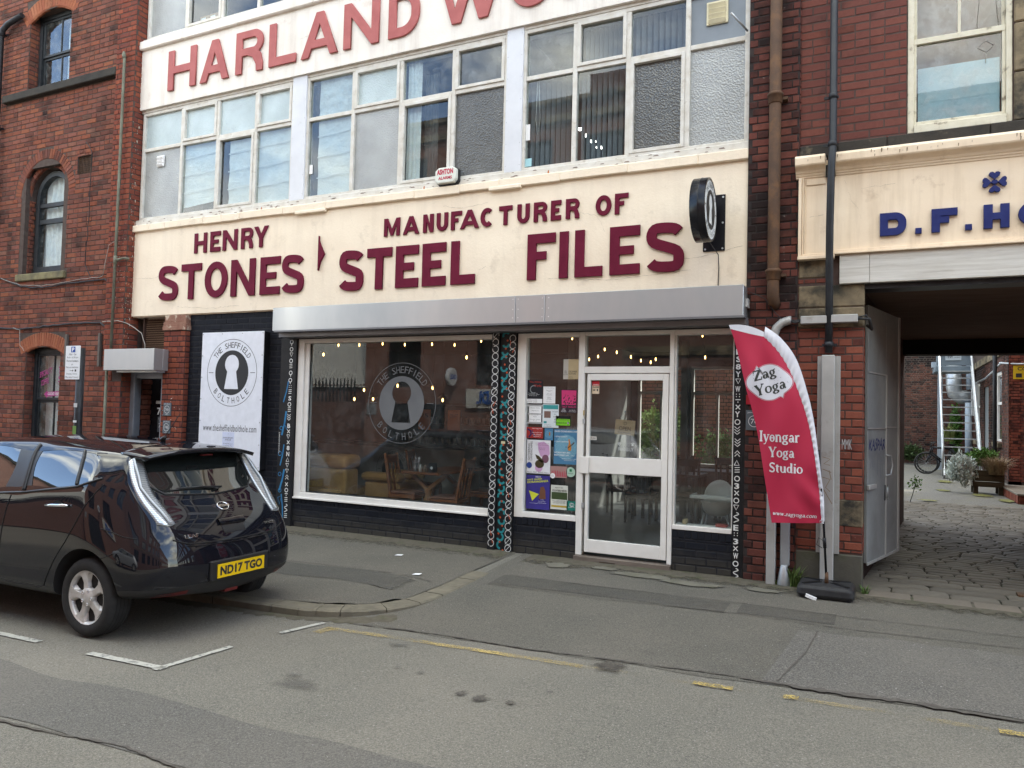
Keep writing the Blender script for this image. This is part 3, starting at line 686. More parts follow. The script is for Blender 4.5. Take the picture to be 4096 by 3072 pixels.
for a, b in zip(cuts, cuts[1:]):
    m = MB(); vs = []; K = 8; g_ = .006
    for i in range(K + 1):
        t = a + (b - a) * (i / K); t = min(max(t, a + .012 * (b - a)), b - .012 * (b - a)); p, d, h = kseg(t); q = Vector((-d.y, d.x)); wl, wr = .10, .11
        L_, R_ = p + q * wl, p - q * wr; hz = U(-.002, .002)
        for pt, zt in ((L_, -.06), (L_, h + .003), (R_ + q * .018, h + .002), (R_, h - .012), (R_, -.06)): vs.append((pt.x, pt.y, G(p.x, p.y) + zt + hz))
    fs = [(i * 5 + j, i * 5 + j + 1, (i + 1) * 5 + j + 1, (i + 1) * 5 + j) for i in range(K) for j in range(4)] + [(0, 1, 2, 3, 4), tuple(K * 5 + j for j in (4, 3, 2, 1, 0))]
    m.add(vs, fs); m.build('kerb_stone', MT['kerb'], PV)
def PVz(x, y): return G(x, y) + ph(x, y)
sheet('pavement_dirt', MT['grime_f'], lambda u, v: (u, -.02 - v * .85), frange(-9, -3.99, 100), frange(0, 1, 6), .008, PV, zf=PVz, ff=lambda u, v: .95 * (1 - v) ** 1.5)
sheet('pavement_patch', MT['patch_f'], lambda u, v: (u, -2.10 + wob(u, 1.5, .06) + .42 * v), frange(-9, -4.12, 60), frange(0, 1, 4), .008, PV, zf=PVz, ff=lambda u, v: min(1, (-4.12 - u) * 2))
strip('pavement_crack', MT['crack'], [(-7.4, -1.60), (-6, -1.66), (-5, -1.63), (-4.1, -1.66)], .010, .012, PV, .9, zf=PVz)
strip('gutter_dirt', MT['grime'], [(-9, -3.08), (-5.2, -3.06), (-4.5, -3.0), (-4.05, -2.88), (-3.8, -2.7)], .16, .005, road, .5)
MT['wline'] = M_('worn white road paint', (.44, .43, .38), .8, col2=(.34, .33, .29), vs=20, bs=90, bstr=.5, dirt=(.15, .148, .14), dscale=22, dlo=.54, dhi=.62)
def yl():
    m, N, L, b = newmat('worn yellow road paint'); g = N.new('ShaderNodeNewGeometry'); pos = g.outputs['Position']
    n = nz(N, L, pos, 70, 8, .85); n2 = nz(N, L, pos, 1.9, 3, .5)
    f = mth(N, L, 'ADD', n.outputs['Fac'], mth(N, L, 'MULTIPLY', mth(N, L, 'SUBTRACT', n2.outputs['Fac'], .5), .45)); r = ramp(N, [(.45, (0, 0, 0)), (.60, (.85, .85, .85))]); L.new(f, r.inputs[0])
    b.inputs['Roughness'].default_value = .85
    c = mixc(N, L, n.outputs['Fac'], (.40, .295, .095), (.50, .37, .13)); L.new(c, b.inputs['Base Color'])
    t = N.new('ShaderNodeBsdfTransparent'); mx_ = N.new('ShaderNodeMixShader'); L.new(r.outputs[0], mx_.inputs[0]); L.new(b.outputs[0], mx_.inputs[2]); L.new(t.outputs[0], mx_.inputs[1]); L.new(mx_.outputs[0], N['Material Output'].inputs[0])
    return m
MT['yline'] = yl()
for pth in ([(-9.2, -4.50), (-8.6, -4.50)], [(-7.6, -4.50), (-5.92, -4.51)], [(-5.30, -4.525), (-4.50, -4.52)], [(-4.545, -4.57), (-4.48, -3.93)], [(-4.41, -3.48), (-4.30, -3.07)], [(-7.2, -5.75), (-5.9, -5.33)]):
    strip('bay_marking', MT['wline'], pth, .062 if pth[0][1] == -4.525 or pth[0][0] < -4.6 else .056, .0085, road, .12)
strip('yellow_line', MT['yline'], [(-4.18, -3.19), (-3.4, -3.17), (-1.9, -3.17)], .072, .0085, road, .15)
yl2 = MT['yline'].copy(); yl2.name = 'nearly gone yellow paint'; rr_ = [n for n in yl2.node_tree.nodes if n.bl_idname == 'ShaderNodeValToRGB'][0]; rr_.color_ramp.elements[0].position = .52; rr_.color_ramp.elements[1].position = .74; rr_.color_ramp.elements[1].color = (.7, .7, .7, 1)
strip('yellow_line', yl2, [(-1.9, -3.17), (0, -3.16), (.62, -3.18)], .065, .0085, road, .2)
strip('yellow_line', MT['yline'], [(-4.15, -3.34), (-4.13, -3.16)], .10, .0085, road, .2)
fy = fadable(M_('surviving yellow road paint', (.40, .30, .10), .8, vs=20, bs=90), 'surviving yellow fragments', 60, 1.6, .35, .55)
for pth in ([(-1.12, -3.165), (-.86, -3.165)], [(-.55, -3.16), (-.46, -3.16)], [(.60, -3.19), (1.6, -3.20)]):
    o = strip('yellow_line', fy, pth, .070, .0125, road, .2); set_fade(o, [.47] * len(o.data.vertices))
m = MB(); r = random.Random(5)
for i in range(900):
    x = r.uniform(-8.5, 2.2); y = r.choice((r.uniform(-.5, -.02), r.uniform(-3.1, -.1), r.uniform(-6.2, -2.9), r.uniform(-.25, -.03)))
    if x < -3.95 and y > -2.85: z = PVz(x, y) + .006
    else: z = G(x, y) + .008
    s = r.uniform(.002, .006) * (1.5 if r.random() < .05 else 1); a = r.random() * 6.28
    m.add([(x + s * math.cos(a), y + s * math.sin(a), z), (x + s * math.cos(a + 2), y + s * math.sin(a + 2), z), (x + s * math.cos(a + 4.1), y + s * math.sin(a + 4.1), z), (x, y, z + s * .8)], [(0, 1, 3), (1, 2, 3), (2, 0, 3)])
g = m.build('grit', M_('pale grit', (.34, .33, .30), .9, col2=(.22, .21, .19), vs=200)); tag(g, kind='stuff', label='scattered pale stone chips and grit lying on the asphalt', cat='grit')
for i, (x, y, s, sx, lab) in enumerate(((-5.05, -.86, .030, 1.6, 'flat white paper scrap on the footway under the big shop window'), (-4.35, -1.55, .034, 1.3, 'small pale flattened wrapper on the footway near the kerb line'))):
    m = MB(); z = PVz(x, y) + .008; m.add([(x - s * sx, y - s, z), (x + s * sx, y - s * .8, z + .006), (x + s * sx * .9, y + s, z + .010), (x - s * sx * .8, y + s * .7, z + .004)], [(0, 1, 2, 3)])
    o = m.build('litter', MT['paper']); tag(o, lab, 'litter')
LB = thing('brick_building', 'dark red brick building with arched window at the left, adjoining the cream fascia', 'building', (-13, 0, 0))
BL = Bricks()
H1 = rect_hole(-13.97, -12.80, 7.26, 8.62)
def seg_hole(x0, x1, z0, zs, rise):
    R = ((x1 - x0) ** 2 / 4 + rise ** 2) / (2 * rise); cx = (x0 + x1) / 2; cz = zs + rise - R
    def f(z):
        if z0 < z <= zs: return (x0, x1)
        if zs < z < zs + rise: d = math.sqrt(max(0, R * R - (z - cz) ** 2)); return (cx - d, cx + d)
    return f
YL = -.06
seg1 = seg_hole(-13.97, -12.80, 7.26, 8.52, .17)
ring = lambda z: arch_hole(-13.32, .86, 5.29, 5.29)(z) if z > 5.29 else (-13.97, -12.67) if 3.92 < z else None
grl = rect_hole(-12.44, -12.06, 5.57, 5.88)
shopw = seg_hole(-13.62, -12.66, .70, 2.52, .10)
band = lambda z: (-13.82, -12.56) if 2.56 < z < 2.90 else None
sillh = rect_hole(-14.56, -11.43, 7.11, 7.26)
sill2 = rect_hole(-13.98, -12.6, 3.79, 3.93)
BL.wall(-16.5, -11.43, -.1, 9.6, YL, MT['brick_left'], [seg1, ring, grl, shopw, band, sillh, sill2, lambda z: (-13.97 - .1, -12.70) if 8.56 < z < 8.98 else None], bond='mix', length=.245, course=.0845, proud=.007)
BL.wall(-11.43, -10.97, -.1, 9.6, -.15, MT['brick_pil'], [rect_hole(-11.19, -10.9, 2.0, 2.55)], bond='alt', length=.25, course=.0845)
BL.wall(-.15, .12, -.1, 9.6, -10.97, MT['brick_pil'], axis='y', sign=1, bond='alt', length=.25, course=.0845)
BL.wall(-.15, -.06, -.1, 9.6, -11.43, MT['brick_pil'], axis='y', sign=-1, bond='alt', length=.25, course=.0845)
BL.wall(YL, .14, 7.26, 8.60, -13.97, MT['brick_left'], axis='y', sign=1, bond='alt', length=.2, course=.0845)
BL.wall(YL, .02, 3.93, 5.29, -13.97, MT['brick_left'], axis='y', sign=1, bond='alt', length=.2, course=.0845)
BL.wall(-13.97, -13.85, 3.93, 5.29, .02, MT['brick_left'], bond='head', length=.2)
BL.wall(.02, .12, 3.93, 5.29, -13.85, MT['brick_left'], axis='y', sign=1, bond='head', length=.2)
BL.wall(YL, .10, .70, 2.52, -13.62, MT['brick_left'], axis='y', sign=1, bond='alt', length=.2, course=.0845)
voussoirs(BL, -13.32, 5.29, .66, .86, 0, 180, YL, MT['brick_left'], .068)
voussoirs(BL, -13.32, 5.29, .54, .655, 0, 180, .02, MT['brick_left'], .072, depth=.08)
R1 = ((1.17) ** 2 / 4 + .17 ** 2) / (.34); c1 = 8.52 + .17 - R1; an = math.degrees(math.asin(.60 / R1))
voussoirs(BL, -13.385, c1, R1, R1 + .30, 90 - an - 4, 90 + an + 4, YL, MT['arch'], .075)
R2 = (.96 ** 2 / 4 + .01) / .2; c2 = 2.62 - R2; an = math.degrees(math.asin(.58 / R2))
voussoirs(BL, -13.16, c2, R2, R2 + .27, 90 - an, 90 + an, YL, MT['arch'], .062)
BL.wall(-12.46, -12.04, 5.88, 6.03, YL - .004, MT['brick_left'], bond='head', length=.2)
BL.finalize(LB)
m = MB(); hs = [(-13.97, -12.80, 7.26, 8.69), (-13.86, -12.78, 3.93, 5.83), (-12.44, -12.06, 5.57, 5.88), (-13.62, -12.66, .70, 2.62)]
slab(m, -16.5, -11.43, -.2, 9.6, hs, YL, .24)
m.box(-11.43, -10.97, -.15, .24, -.2, 9.6); m.box(-17, -10.97, .24, 9, 9.4, 9.6); m.box(-17, -16.5, -.06, 9, -.2, 9.6)
K = 16
for i in range(K):
    for (cx, r, zs, ye, xa) in ((-13.32, .54, 5.29, .05, None),):
        a0, a1 = math.pi * i / K, math.pi * (i + 1) / K
        p0 = (cx + r * math.cos(a0), zs + r * math.sin(a0)); p1 = (cx + r * math.cos(a1), zs + r * math.sin(a1))
        m.prism([p0, (p0[0], 5.84), (p1[0], 5.84), p1], ye, .2)
m.build('wall_core', MT['mortar'], LB)
BX('window_sill', MT['stone_k'], LB, -14.56, -11.435, -.16, .2, 7.115, 7.255, .012)
BX('window_sill', M_('mossy stone sill', (.22, .19, .10), .9, col2=(.10, .09, .06), vs=6, bs=40, bstr=.6), LB, -13.97, -12.62, -.12, .2, 3.80, 3.925, .012)
bk = MT['black']
MT['sash'] = M_('black sash paint', (.017, .019, .022), .45, col2=(.03, .033, .036), vs=9, bs=60)
def sash(parent, x0, x1, z0, z1, y, rail, bars, mat, fw=.07, glass=None, muntin=.03):
    w_ = link('window', MB().box(x0, x0 + fw, y, y + .09, z0, z1).box(x1 - fw, x1, y, y + .09, z0, z1).box(x0 + fw, x1 - fw, y, y + .09, z0, z0 + fw).box(x0 + fw, x1 - fw, y, y + .09, z1 - fw, z1).mesh('window', mat), parent)
    m = MB()
    for i, (a, b) in enumerate(((z0 + fw, rail), (rail, z1 - fw))):
        yy = y + (.045 if i == 0 else .02); t = .045
        m.box(x0 + fw, x0 + fw + t, yy, yy + .035, a, b).box(x1 - fw - t, x1 - fw, yy, yy + .035, a, b)
        m.box(x0 + fw + t, x1 - fw - t, yy, yy + .035, a, a + t).box(x0 + fw + t, x1 - fw - t, yy, yy + .035, b - t, b)
        for bx_ in bars[i]: m.box(bx_ - muntin / 2, bx_ + muntin / 2, yy + .002, yy + .030, a + t, b - t)
        BX('pane', glass or MT['glass_d'], w_, x0 + fw + t, x1 - fw - t, yy + .015, yy + .019, a + t, b - t)
    m.build('sash', mat, w_, .004)
    return w_
w1 = sash(LB, -13.93, -12.74, 7.27, 8.70, .09, 7.93, ([-13.33], [-13.33]), MT['sash'], .085)
BX('curtain', MT['cloth'], w1, -13.4, -12.8, .30, .31, 7.3, 8.6)
m = MB()
for i in range(9):
    a = math.radians(100 + i * 20); m.bar((-13.02 + .1 * math.cos(a), .295, 8.12 + .1 * math.sin(a)), (-13.02 + .2 * math.cos(a), .295, 8.12 + .2 * math.sin(a)), .018, .004)
m.build('sun_motif', MT['white'], w1)
fr = MB(); o_ = [(-13.80, 3.94)] + [(-13.30 + .50 * math.cos(a), 5.29 + .50 * math.sin(a)) for a in [math.pi * (1 - i / 16) for i in range(17)]] + [(-12.80, 3.94)]
i_ = [(-13.70, 4.08)] + [(-13.30 + .41 * math.cos(a), 5.29 + .41 * math.sin(a)) for a in [math.pi * (1 - i / 16) for i in range(17)]] + [(-12.89, 4.08)]
n = len(o_)
vs = [(x, .10, z) for x, z in o_] + [(x, .10, z) for x, z in i_] + [(x, .2, z) for x, z in o_] + [(x, .2, z) for x, z in i_]
fr.add(vs, [(i, (i + 1) % n, n + (i + 1) % n, n + i) for i in range(n)] + [(n + i, n + (i + 1) % n, 3 * n + (i + 1) % n, 3 * n + i) for i in range(n)])
for z, t in ((5.16, .07), (4.86, .08)): fr.box(-13.71, -12.89, .115, .18, z, z + t)
w2 = link('arched_window', fr.mesh('window', MT['sash']), LB)
g_ = MB(); g_.add([(x, .15, z) for x, z in i_], [tuple(range(n))]); g_.build('pane', MT['glass_d'], w2)
m = MB(); m.grid(lambda u, v: (-13.75 + u * .95, .24 + .02 * math.sin(u * 40 + v * 2), 4.0 + v * 1.8), frange(0, 1, 60), frange(0, 1, 4)); m.build('curtain', MT['cloth'], w2)
w3 = sash(LB, -13.60, -12.64, .72, 2.60, .08, 1.70, ([-13.07], [-13.07]), MT['sash'], .075)
MT['pinkv'] = flat('magenta vinyl', (.33, .03, .17), .5)
yv = .094
def sk(v, x0=-13.3, k=.28): return Vector((v.co.x, v.co.y, v.co.z + (v.co.x - x0) * k))
text('vinyl_lettering', 'SPECIALITY', MT['pinkv'], w3, -13.45, -13.10, 2.13, 2.23, yv, bold=.02, map=sk)
text('vinyl_lettering', 'COFFEE', MT['pinkv'], w3, -13.40, -13.19, 1.97, 2.07, yv, bold=.02, map=sk)
text('vinyl_lettering', 'TOA', MT['pinkv'], w3, -12.93, -12.78, 2.06, 2.18, yv, bold=.02, map=sk)
text('vinyl_lettering', 'SI', MT['pinkv'], w3, -12.93, -12.80, 1.90, 2.02, yv, bold=.02, map=sk)
MB().prism([(-13.30, 1.80), (-13.22, 1.87), (-13.22, 1.84), (-12.86, 1.86), (-12.86, 1.78), (-13.22, 1.76), (-13.22, 1.73)], yv, yv + .001).build('vinyl_arrow', MT['pinkv'], w3)
text('vinyl_lettering', 'GOOD VIBES', MT['paper'], w3, -13.20, -12.87, 1.785, 1.835, yv - .002)
BX('blind', MT['cloth'], w3, -13.55, -12.68, .3, .31, .75, 2.5)
gm = MB().box(-12.44, -12.06, .02, .04, 5.57, 5.88, 1)
for i in range(11): gm.box(-12.435 + i * .0365, -12.43 + i * .0365 + .004, -.04, -.032, 5.575, 5.875)
for i in range(9): gm.box(-12.44, -12.06, -.031, -.025, 5.58 + i * .036, 5.587 + i * .036)
gm.build('air_grille', [MT['rust'], MT['dark']], LB)
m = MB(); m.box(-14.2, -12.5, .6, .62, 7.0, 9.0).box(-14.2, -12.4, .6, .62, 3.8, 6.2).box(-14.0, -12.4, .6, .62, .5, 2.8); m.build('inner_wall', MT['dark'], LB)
m = MB(); m.tube([(-14.66, -.17, 3.2), (-14.66, -.17, 8.35), (-14.62, -.17, 8.50), (-14.5, -.15, 8.6), (-14.1, -.14, 8.68)], .05, 10)
for z in (8.38, 6.62, 4.7): m.tube([(-14.66, -.17, z), (-14.66, -.17, z + .11)], .062, 10); m.bar((-14.72, -.1, z + .05), (-14.58, -.1, z + .05), .03, .03)
o = m.build('drainpipe', MT['black']); tag(o, 'black rainwater pipe with collars at the far left edge of the red brick wall', 'pipe')
m = MB(); px = -11.14; m.tube([(px - .07, -.16, 7.36), (px - .06, -.20, 7.40), (px - .02, -.22, 7.40), (px, -.22, 7.34), (px, -.22, 5.0), (px - .01, -.22, 2.55)], .022, 8)
m.tube([(px - .02, -.22, 7.37), (px, -.22, 7.30)], .03, 8); m.tube([(px, -.22, 3.98), (px + .2, -.22, 4.0), (px + .24, -.15, 4.0)], .02, 8); m.tube([(px, -.22, 3.92), (px, -.22, 4.05)], .03, 8)
m.tube([(px - .09, -.22, 2.2), (px - .09, -.22, .2)], .022, 8)
o = m.build('conduit_pipe', MT['green_m']); tag(o, 'thin verdigris pipe running down the brick pilaster left of the fascia', 'pipe')
for k, (x, lab) in enumerate(((-12.46, 'left of the two weathered grey timber battens above the parking sign'), (-11.60, 'right of the two weathered grey timber battens, beside the pilaster'))):
    o = BX('batten', M_('weathered timber', (.15, .13, .115), .9, col2=(.09, .08, .07), vs=9, stretch=(8, 8, 1), bs=30), None, x - .025, x + .025, -.12, -.075, 2.27, 2.82, .004); tag(o, lab, 'batten', 'timber battens on the brick wall')
def cable(name, pts, r, mat, label, cat='cable', wig=.012, seed=1):
    rr = random.Random(seed); P = []
    for a, b in zip(pts, pts[1:]):
        a = Vector(a); b = Vector(b); k = max(2, int((b - a).length / .12))
        for j in range(k): q = a.lerp(b, j / k); P.append(q + Vector((rr.uniform(-1, 1), rr.uniform(-.3, .3), rr.uniform(-1, 1))) * wig * (0 if j == 0 else 1))
    P.append(Vector(pts[-1])); m = MB(); m.tube(P, r, 5); o = m.build(name, mat); tag(o, label, cat); return o
yc = -.095
cable('cable', [(-16, yc, 2.99), (-14.3, yc, 2.975), (-13.7, yc, 2.945), (-12.6, yc, 2.995), (-11.62, yc, 3.0), (-11.46, yc, 2.92), (-11.45, yc, 1.2)], .016, MT['black'], 'black bundled cable along the brick wall over the lower window')
cable('cable', [(-16, yc, 3.92), (-14.4, yc, 3.88), (-13.8, yc, 3.70), (-13.2, yc, 3.655), (-12.5, yc, 3.70), (-11.55, yc, 3.72), (-11.46, yc, 3.66), (-11.45, yc, 3.03)], .014, MT['black'], 'black cable sagging beneath the arched window sill', seed=2)
MT['wcab'] = flat('dirty white cable', (.34, .31, .27), .6)
cable('cable', [(-14.4, yc - .02, 3.89), (-13.8, yc - .02, 3.73), (-13.2, yc - .02, 3.68), (-12.5, yc - .02, 3.72), (-11.6, yc - .02, 3.76), (-11.45, -.19, 3.85), (-11.36, -.19, 4.25), (-11.2, -.19, 4.3)], .0042, MT['wcab'], 'thin pale cable clipped along the black cable below the arched window', seed=3)
cable('cable', [(-13.95, yc - .02, 2.97), (-13.75, yc - .02, 2.93), (-13.72, yc - .02, 2.65), (-13.6, yc - .02, 2.55)], .0042, MT['wcab'], 'short pale cable hooking down over the lower window arch', seed=4)
cable('cable', [(-12.2, yc, 6.1), (-12.03, yc, 5.9), (-12.04, yc, 5.0), (-12.07, yc, 3.98), (-11.9, yc, 3.74), (-11.5, yc, 3.8)], .007, MT['black'], 'thin black wire dropping from the air grille down the brick wall', seed=5)
cable('cable', [(-11.42, -.2, 2.99), (-11.05, -.2, 3.0), (-10.92, -.12, 2.96), (-10.65, -.06, 2.80), (-10.56, -.06, 2.62), (-10.56, -.06, 2.54)], .007, MT['wcab'], 'pale cable looping from the pilaster to the small shutter box', seed=6)

m = MB(); rr = random.Random(31)
for i in range(150):
    z = rr.uniform(2.6, 6.3); y = rr.uniform(-.15, -.03) ; s = rr.uniform(.003, .016) * (1.6 if y > -.07 else .8)
    m.add([(-10.962, y, z), (-10.962, y + s * .5, z), (-10.962, y + s * .4, z - s * 2), (-10.962, y + s * .1, z - s * 1.6)], [(0, 1, 2, 3)])
for i in range(60):
    x = rr.uniform(-11.25, -10.98); z = rr.uniform(3.2, 4.6); s = rr.uniform(.002, .006); m.add([(x, -.1595, z), (x + s, -.1595, z), (x + s, -.1595, z - s * 3), (x, -.1595, z - s * 4)], [(0, 1, 2, 3)])
m.build('paint_spatter', M_('cream paint spatter', (.6, .55, .45), .8), LB, kind='stuff')
SB = thing('works_building', 'cream painted works building with window bands, maroon raised lettering and a ground floor cafe', 'building', (-6, 0, 0))
XL, XR = -10.97, -1.30
YF = -.02
def band_mesh(x0, x1, z0, z1, y0, y1, nx, nz_, a=.004, seed=0):
    """plaster face with slight waviness"""
    m = MB(); m.grid(lambda u, v: (x0 + (x1 - x0) * u, y0 + a * mnoise.noise(Vector((u * (x1 - x0) * 1.7, v * 4 + seed, 0))) + a * .4 * mnoise.noise(Vector((u * (x1 - x0) * 9, v * 14, 3))), z0 + (z1 - z0) * v), frange(0, 1, nx), frange(0, 1, nz_))
    m.box(x0, x1, y0 + .012, y1, z0, z1); return m
fas = band_mesh(XL - .015, XR, 3.085, 4.46, YF, .35, 160, 26).build('fascia', MT['cream'], SB)
m = MB(); m.box(XL - .015, XR, .012, .36, 3.07, 3.084); m.build('fascia_underside', MT['cream'], fas)
m = MB(); rr = random.Random(4); x = XL - .02
while x < XR:
    x2 = min(XR, x + rr.uniform(.25, .9)); d = rr.uniform(-.004, .004); b = rr.uniform(-.006, .008)
    m.box(x, x2, YF - .045 + d, .2, 4.455 + b, 4.565 + d); x = x2
m.box(-7.55, -7.0, YF - .058, .1, 4.425, 4.47); m.box(-4.42, -3.98, YF - .056, .1, 4.43, 4.48)
m.build('lip', MT['cream'], SB, .008)
har = band_mesh(XL - .02, XR, 6.475, 7.47, -.03, .35, 160, 20, seed=5).build('name_panel', MT['cream_w'], SB)
m = MB(); rr = random.Random(9); x = XL - .03
while x < XR:
    x2 = min(XR, x + rr.uniform(.5, 1.6)); d = rr.uniform(-.003, .003); m.box(x, x2, -.085 + d, .3, 7.46, 7.60 + d); x = x2
m.build('lip', MT['cream_w'], har, .012)
def hair(path, par, y, mat=None, w=.0035):
    P = []
    for a, b in zip(path, path[1:]):
        a = Vector((a[0], 0, a[1])); b = Vector((b[0], 0, b[1])); k = max(2, int((b - a).length / .04))
        for j in range(k): q = a.lerp(b, j / k); q += Vector((U(-.008, .008), 0, U(-.008, .008))); P.append(q)
    P.append(Vector((path[-1][0], 0, path[-1][1]))); m = MB()
    for a, b in zip(P, P[1:]):
        ww = w * U(.3, 1); m.add([(a.x, y, a.z), (b.x, y, b.z), (b.x, y, b.z + ww), (a.x, y, a.z + ww)], [(0, 1, 2, 3)])
    return m.build('hairline_crack', mat or M_cr, par)
M_cr = flat('crack line', (.30, .24, .17), .9)
for pth in ([(-3.6, 3.30), (-3.2, 3.26), (-2.8, 3.24), (-2.3, 3.27), (-1.9, 3.30)], [(-2.0, 3.42), (-1.7, 3.45), (-1.35, 3.52)], [(-5.1, 4.32), (-4.8, 4.26), (-4.45, 4.30)], [(-4.6, 3.28), (-4.55, 3.45), (-4.45, 3.5)], [(-10.9, 3.7), (-10.5, 3.68), (-10.1, 3.72)], [(-3.4, 4.1), (-3.0, 4.0), (-2.9, 3.8)], [(-9.9, 3.2), (-9.2, 3.15), (-8.6, 3.17)], [(-6.6, 4.4), (-6.55, 4.2)]):
    hair(pth, fas, YF - .007)
for pth in ([(-8.45, 7.45), (-8.5, 7.1), (-8.42, 6.8), (-8.5, 6.5)], [(-4.6, 6.5), (-4.55, 6.8), (-4.65, 7.0)], [(-7.6, 7.0), (-7.2, 7.05)]):
    hair(pth, har, -.037)
ml = MT['maroon']; yl_ = YF - .002
def word(spec, z0, z1, t, mat, par, y, depth):
    for c, a, b in spec: letter(c, mat, par, a, b, z0, z1, t, y, depth)
word([('H', -9.575, -9.31), ('E', -9.235, -9.025), ('N', -8.973, -8.675), ('R', -8.600, -8.365), ('Y', -8.345, -8.065)], 4.015, 4.325, .068, ml, fas, yl_, .020)
word([('S', -10.335, -9.90), ('T', -9.825, -9.395), ('O', -9.312, -8.845), ('N', -8.770, -8.29), ('E', -8.190, -7.812), ('S', -7.775, -7.37)], 3.308, 3.858, .112, ml, fas, yl_, .026)
word([('S', -6.74, -6.33), ('T', -6.272, -5.868), ('E', -5.803, -5.446), ('E', -5.385, -5.030), ('L', -4.955, -4.602)], 3.288, 3.845, .122, ml, fas, yl_, .026)
word([('F', -3.880, -3.512), ('I', -3.462, -3.348), ('L', -3.263, -2.92), ('E', -2.832, -2.474), ('S', -2.402, -1.972)], 3.288, 3.845, .118, ml, fas, yl_, .026)
word([('M', -6.012, -5.757), ('A', -5.708, -5.454), ('N', -5.393, -5.235), ('U', -5.188, -5.018), ('F', -4.974, -4.815), ('A', -4.837, -4.563), ('C', -4.543, -4.356), ('T', -4.284, -4.100), ('U', -4.032, -3.866), ('R', -3.810, -3.635), ('E', -3.585, -3.452), ('R', -3.392, -3.22), ('O', -3.018, -2.826), ('F', -2.784, -2.622)], 3.993, 4.232, .056, ml, fas, yl_, .020)
me = poly2d([[(0, 0), (.035, .12), (.105, .228), (.045, .34), (.004, .43), (.004, .49), (-.002, .49), (-.002, 0)]], .04); me.materials.append(ml)
me.transform(Matrix.Translation((-7.108, yl_ - .02, 3.60)) @ Matrix.Rotation(math.pi / 2, 4, 'X')); link('apostrophe', me, fas)
for c, a, b in [('H', -10.300, -9.68), ('A', -9.582, -8.972), ('R', -8.832, -8.29), ('L', -8.166, -7.648), ('A', -7.552, -6.890), ('N', -6.790, -6.187), ('D', -6.032, -5.537), ('W', -5.24, -4.30), ('O', -4.205, -3.6), ('R', -3.45, -2.93), ('S', -2.25, -1.8)]:
    letter(c, MT['pinkred'], har, a, b, 6.677, 7.318, .128, -.034, .03)
text('letter', 'K', MT['pinkred'], har, -2.82, -2.36, 6.677, 7.318, -.034, ext=.05, bold=.03, depth=.05)
def pane_obj(win, kind, x0, x1, z0, z1, y):
    mt = {'o': 'obs', 'd': 'obs_d', 'b': 'obs_b', 'c': 'glass_d', 'g': 'glass', 'p': 'panel'}[kind]
    return BX('pane', MT[mt], win, x0, x1, y, y + .005, z0, z1)
MT['panel'] = M_('grey painted panel', (.24, .27, .30), .5, vs=2)
def bay(x0, xs, x1, zrows, spec, y=.03, casement=()):
    """xs: inner mullion centres; zrows: list of (z0,z1) from the bottom up"""
    edges = [x0] + xs + [x1]; F = MB(); fw = .028
    wn = thing('window', None, None, ((x0 + x1) / 2, y, zrows[0][0])); wn.parent = SB; wn.matrix_parent_inverse = Matrix.Translation(-WL[SB.name])
    zb, zt = zrows[0][0] - .04, zrows[-1][1] + .05
    F.box(x0 - .01, x0 + .045, y - .005, y + .09, zb, zt).box(x1 - .045, x1 + .01, y - .005, y + .09, zb, zt)
    F.box(x0 + .045, x1 - .045, y - .005, y + .09, zb, zrows[0][0]).box(x0 + .045, x1 - .045, y - .004, y + .09, zrows[-1][1], zt)
    for x in xs: F.box(x - fw, x + fw, y, y + .08, zrows[0][0], zrows[-1][1])
    for (a, b), (c, d) in zip(zrows, zrows[1:]):
        for e0, e1 in zip(edges, edges[1:]): F.box(e0 + (fw if e0 != x0 else .045), e1 - (fw if e1 != x1 else .045), y + .003, y + .08, b, c)
    F.build('frame', MT['white'], wn, .004)
    for r, (za, zb_) in enumerate(zrows):
        for i, (e0, e1) in enumerate(zip(edges, edges[1:])):
            k = spec[r][i]; a = e0 + (fw if e0 != x0 else .045); b = e1 - (fw if e1 != x1 else .045)
            if (r, i) in casement:
                t = .042; C_ = MB(); C_.box(a, a + t, y - .014, y + .05, za, zb_).box(b - t, b, y - .014, y + .05, za, zb_).box(a + t, b - t, y - .014, y + .05, za, za + t).box(a + t, b - t, y - .014, y + .05, zb_ - t, zb_)
                C_.build('casement', MT['white'], wn, .004); a += t; b -= t; pa, pb = za + t, zb_ - t
            else: pa, pb = za, zb_
            pane_obj(wn, k[0], a, b, pa, pb, y + .035)
            if 'w' in k:     # cloth blind behind the glass
                lo = pa + (.10 if '1' in k else .02); s0 = .13 if '2' in k else .0; m = MB()
                m.grid(lambda u, v: (a + s0 + (b - a - s0) * u, y + .075 + .018 * mnoise.noise(Vector((u * 3.5 + i * 9, v * 5 + r * 3, x0))), lo + (pb - lo) * v + (.05 * (1 - v) * u if '1' in k else 0)), frange(0, 1, 14), frange(0, 1, 18))
                m.build('blind', MT['cloth'], wn)
                if r == 0:
                    m = MB()
                    for q in (.24, .52, .80): m.bar((a + s0, y + .055, lo + (pb - lo) * q - .01), (b, y + .055, lo + (pb - lo) * q + .02), .006, .012)
                    m.build('blind_batten', MT['paper'], wn)
            if 'v' in k:     # vertical blinds: each slat hangs separately
                m = MB(); n = 9
                for q in range(n):
                    xx = a + (b - a) * (q + .5) / n; m.obox((xx, y + .16, (pa + pb) / 2), (.030, .001, (pb - pa) / 2), Matrix.Rotation(math.radians(58), 3, 'Z'))
                m.build('vertical_blind', MT['slat'], wn)
    return wn
MT['slat'] = M_('grey blind fabric', (.22, .23, .25), .8, vs=3)
zr = [(4.70, 5.79), (5.845, 6.385)]
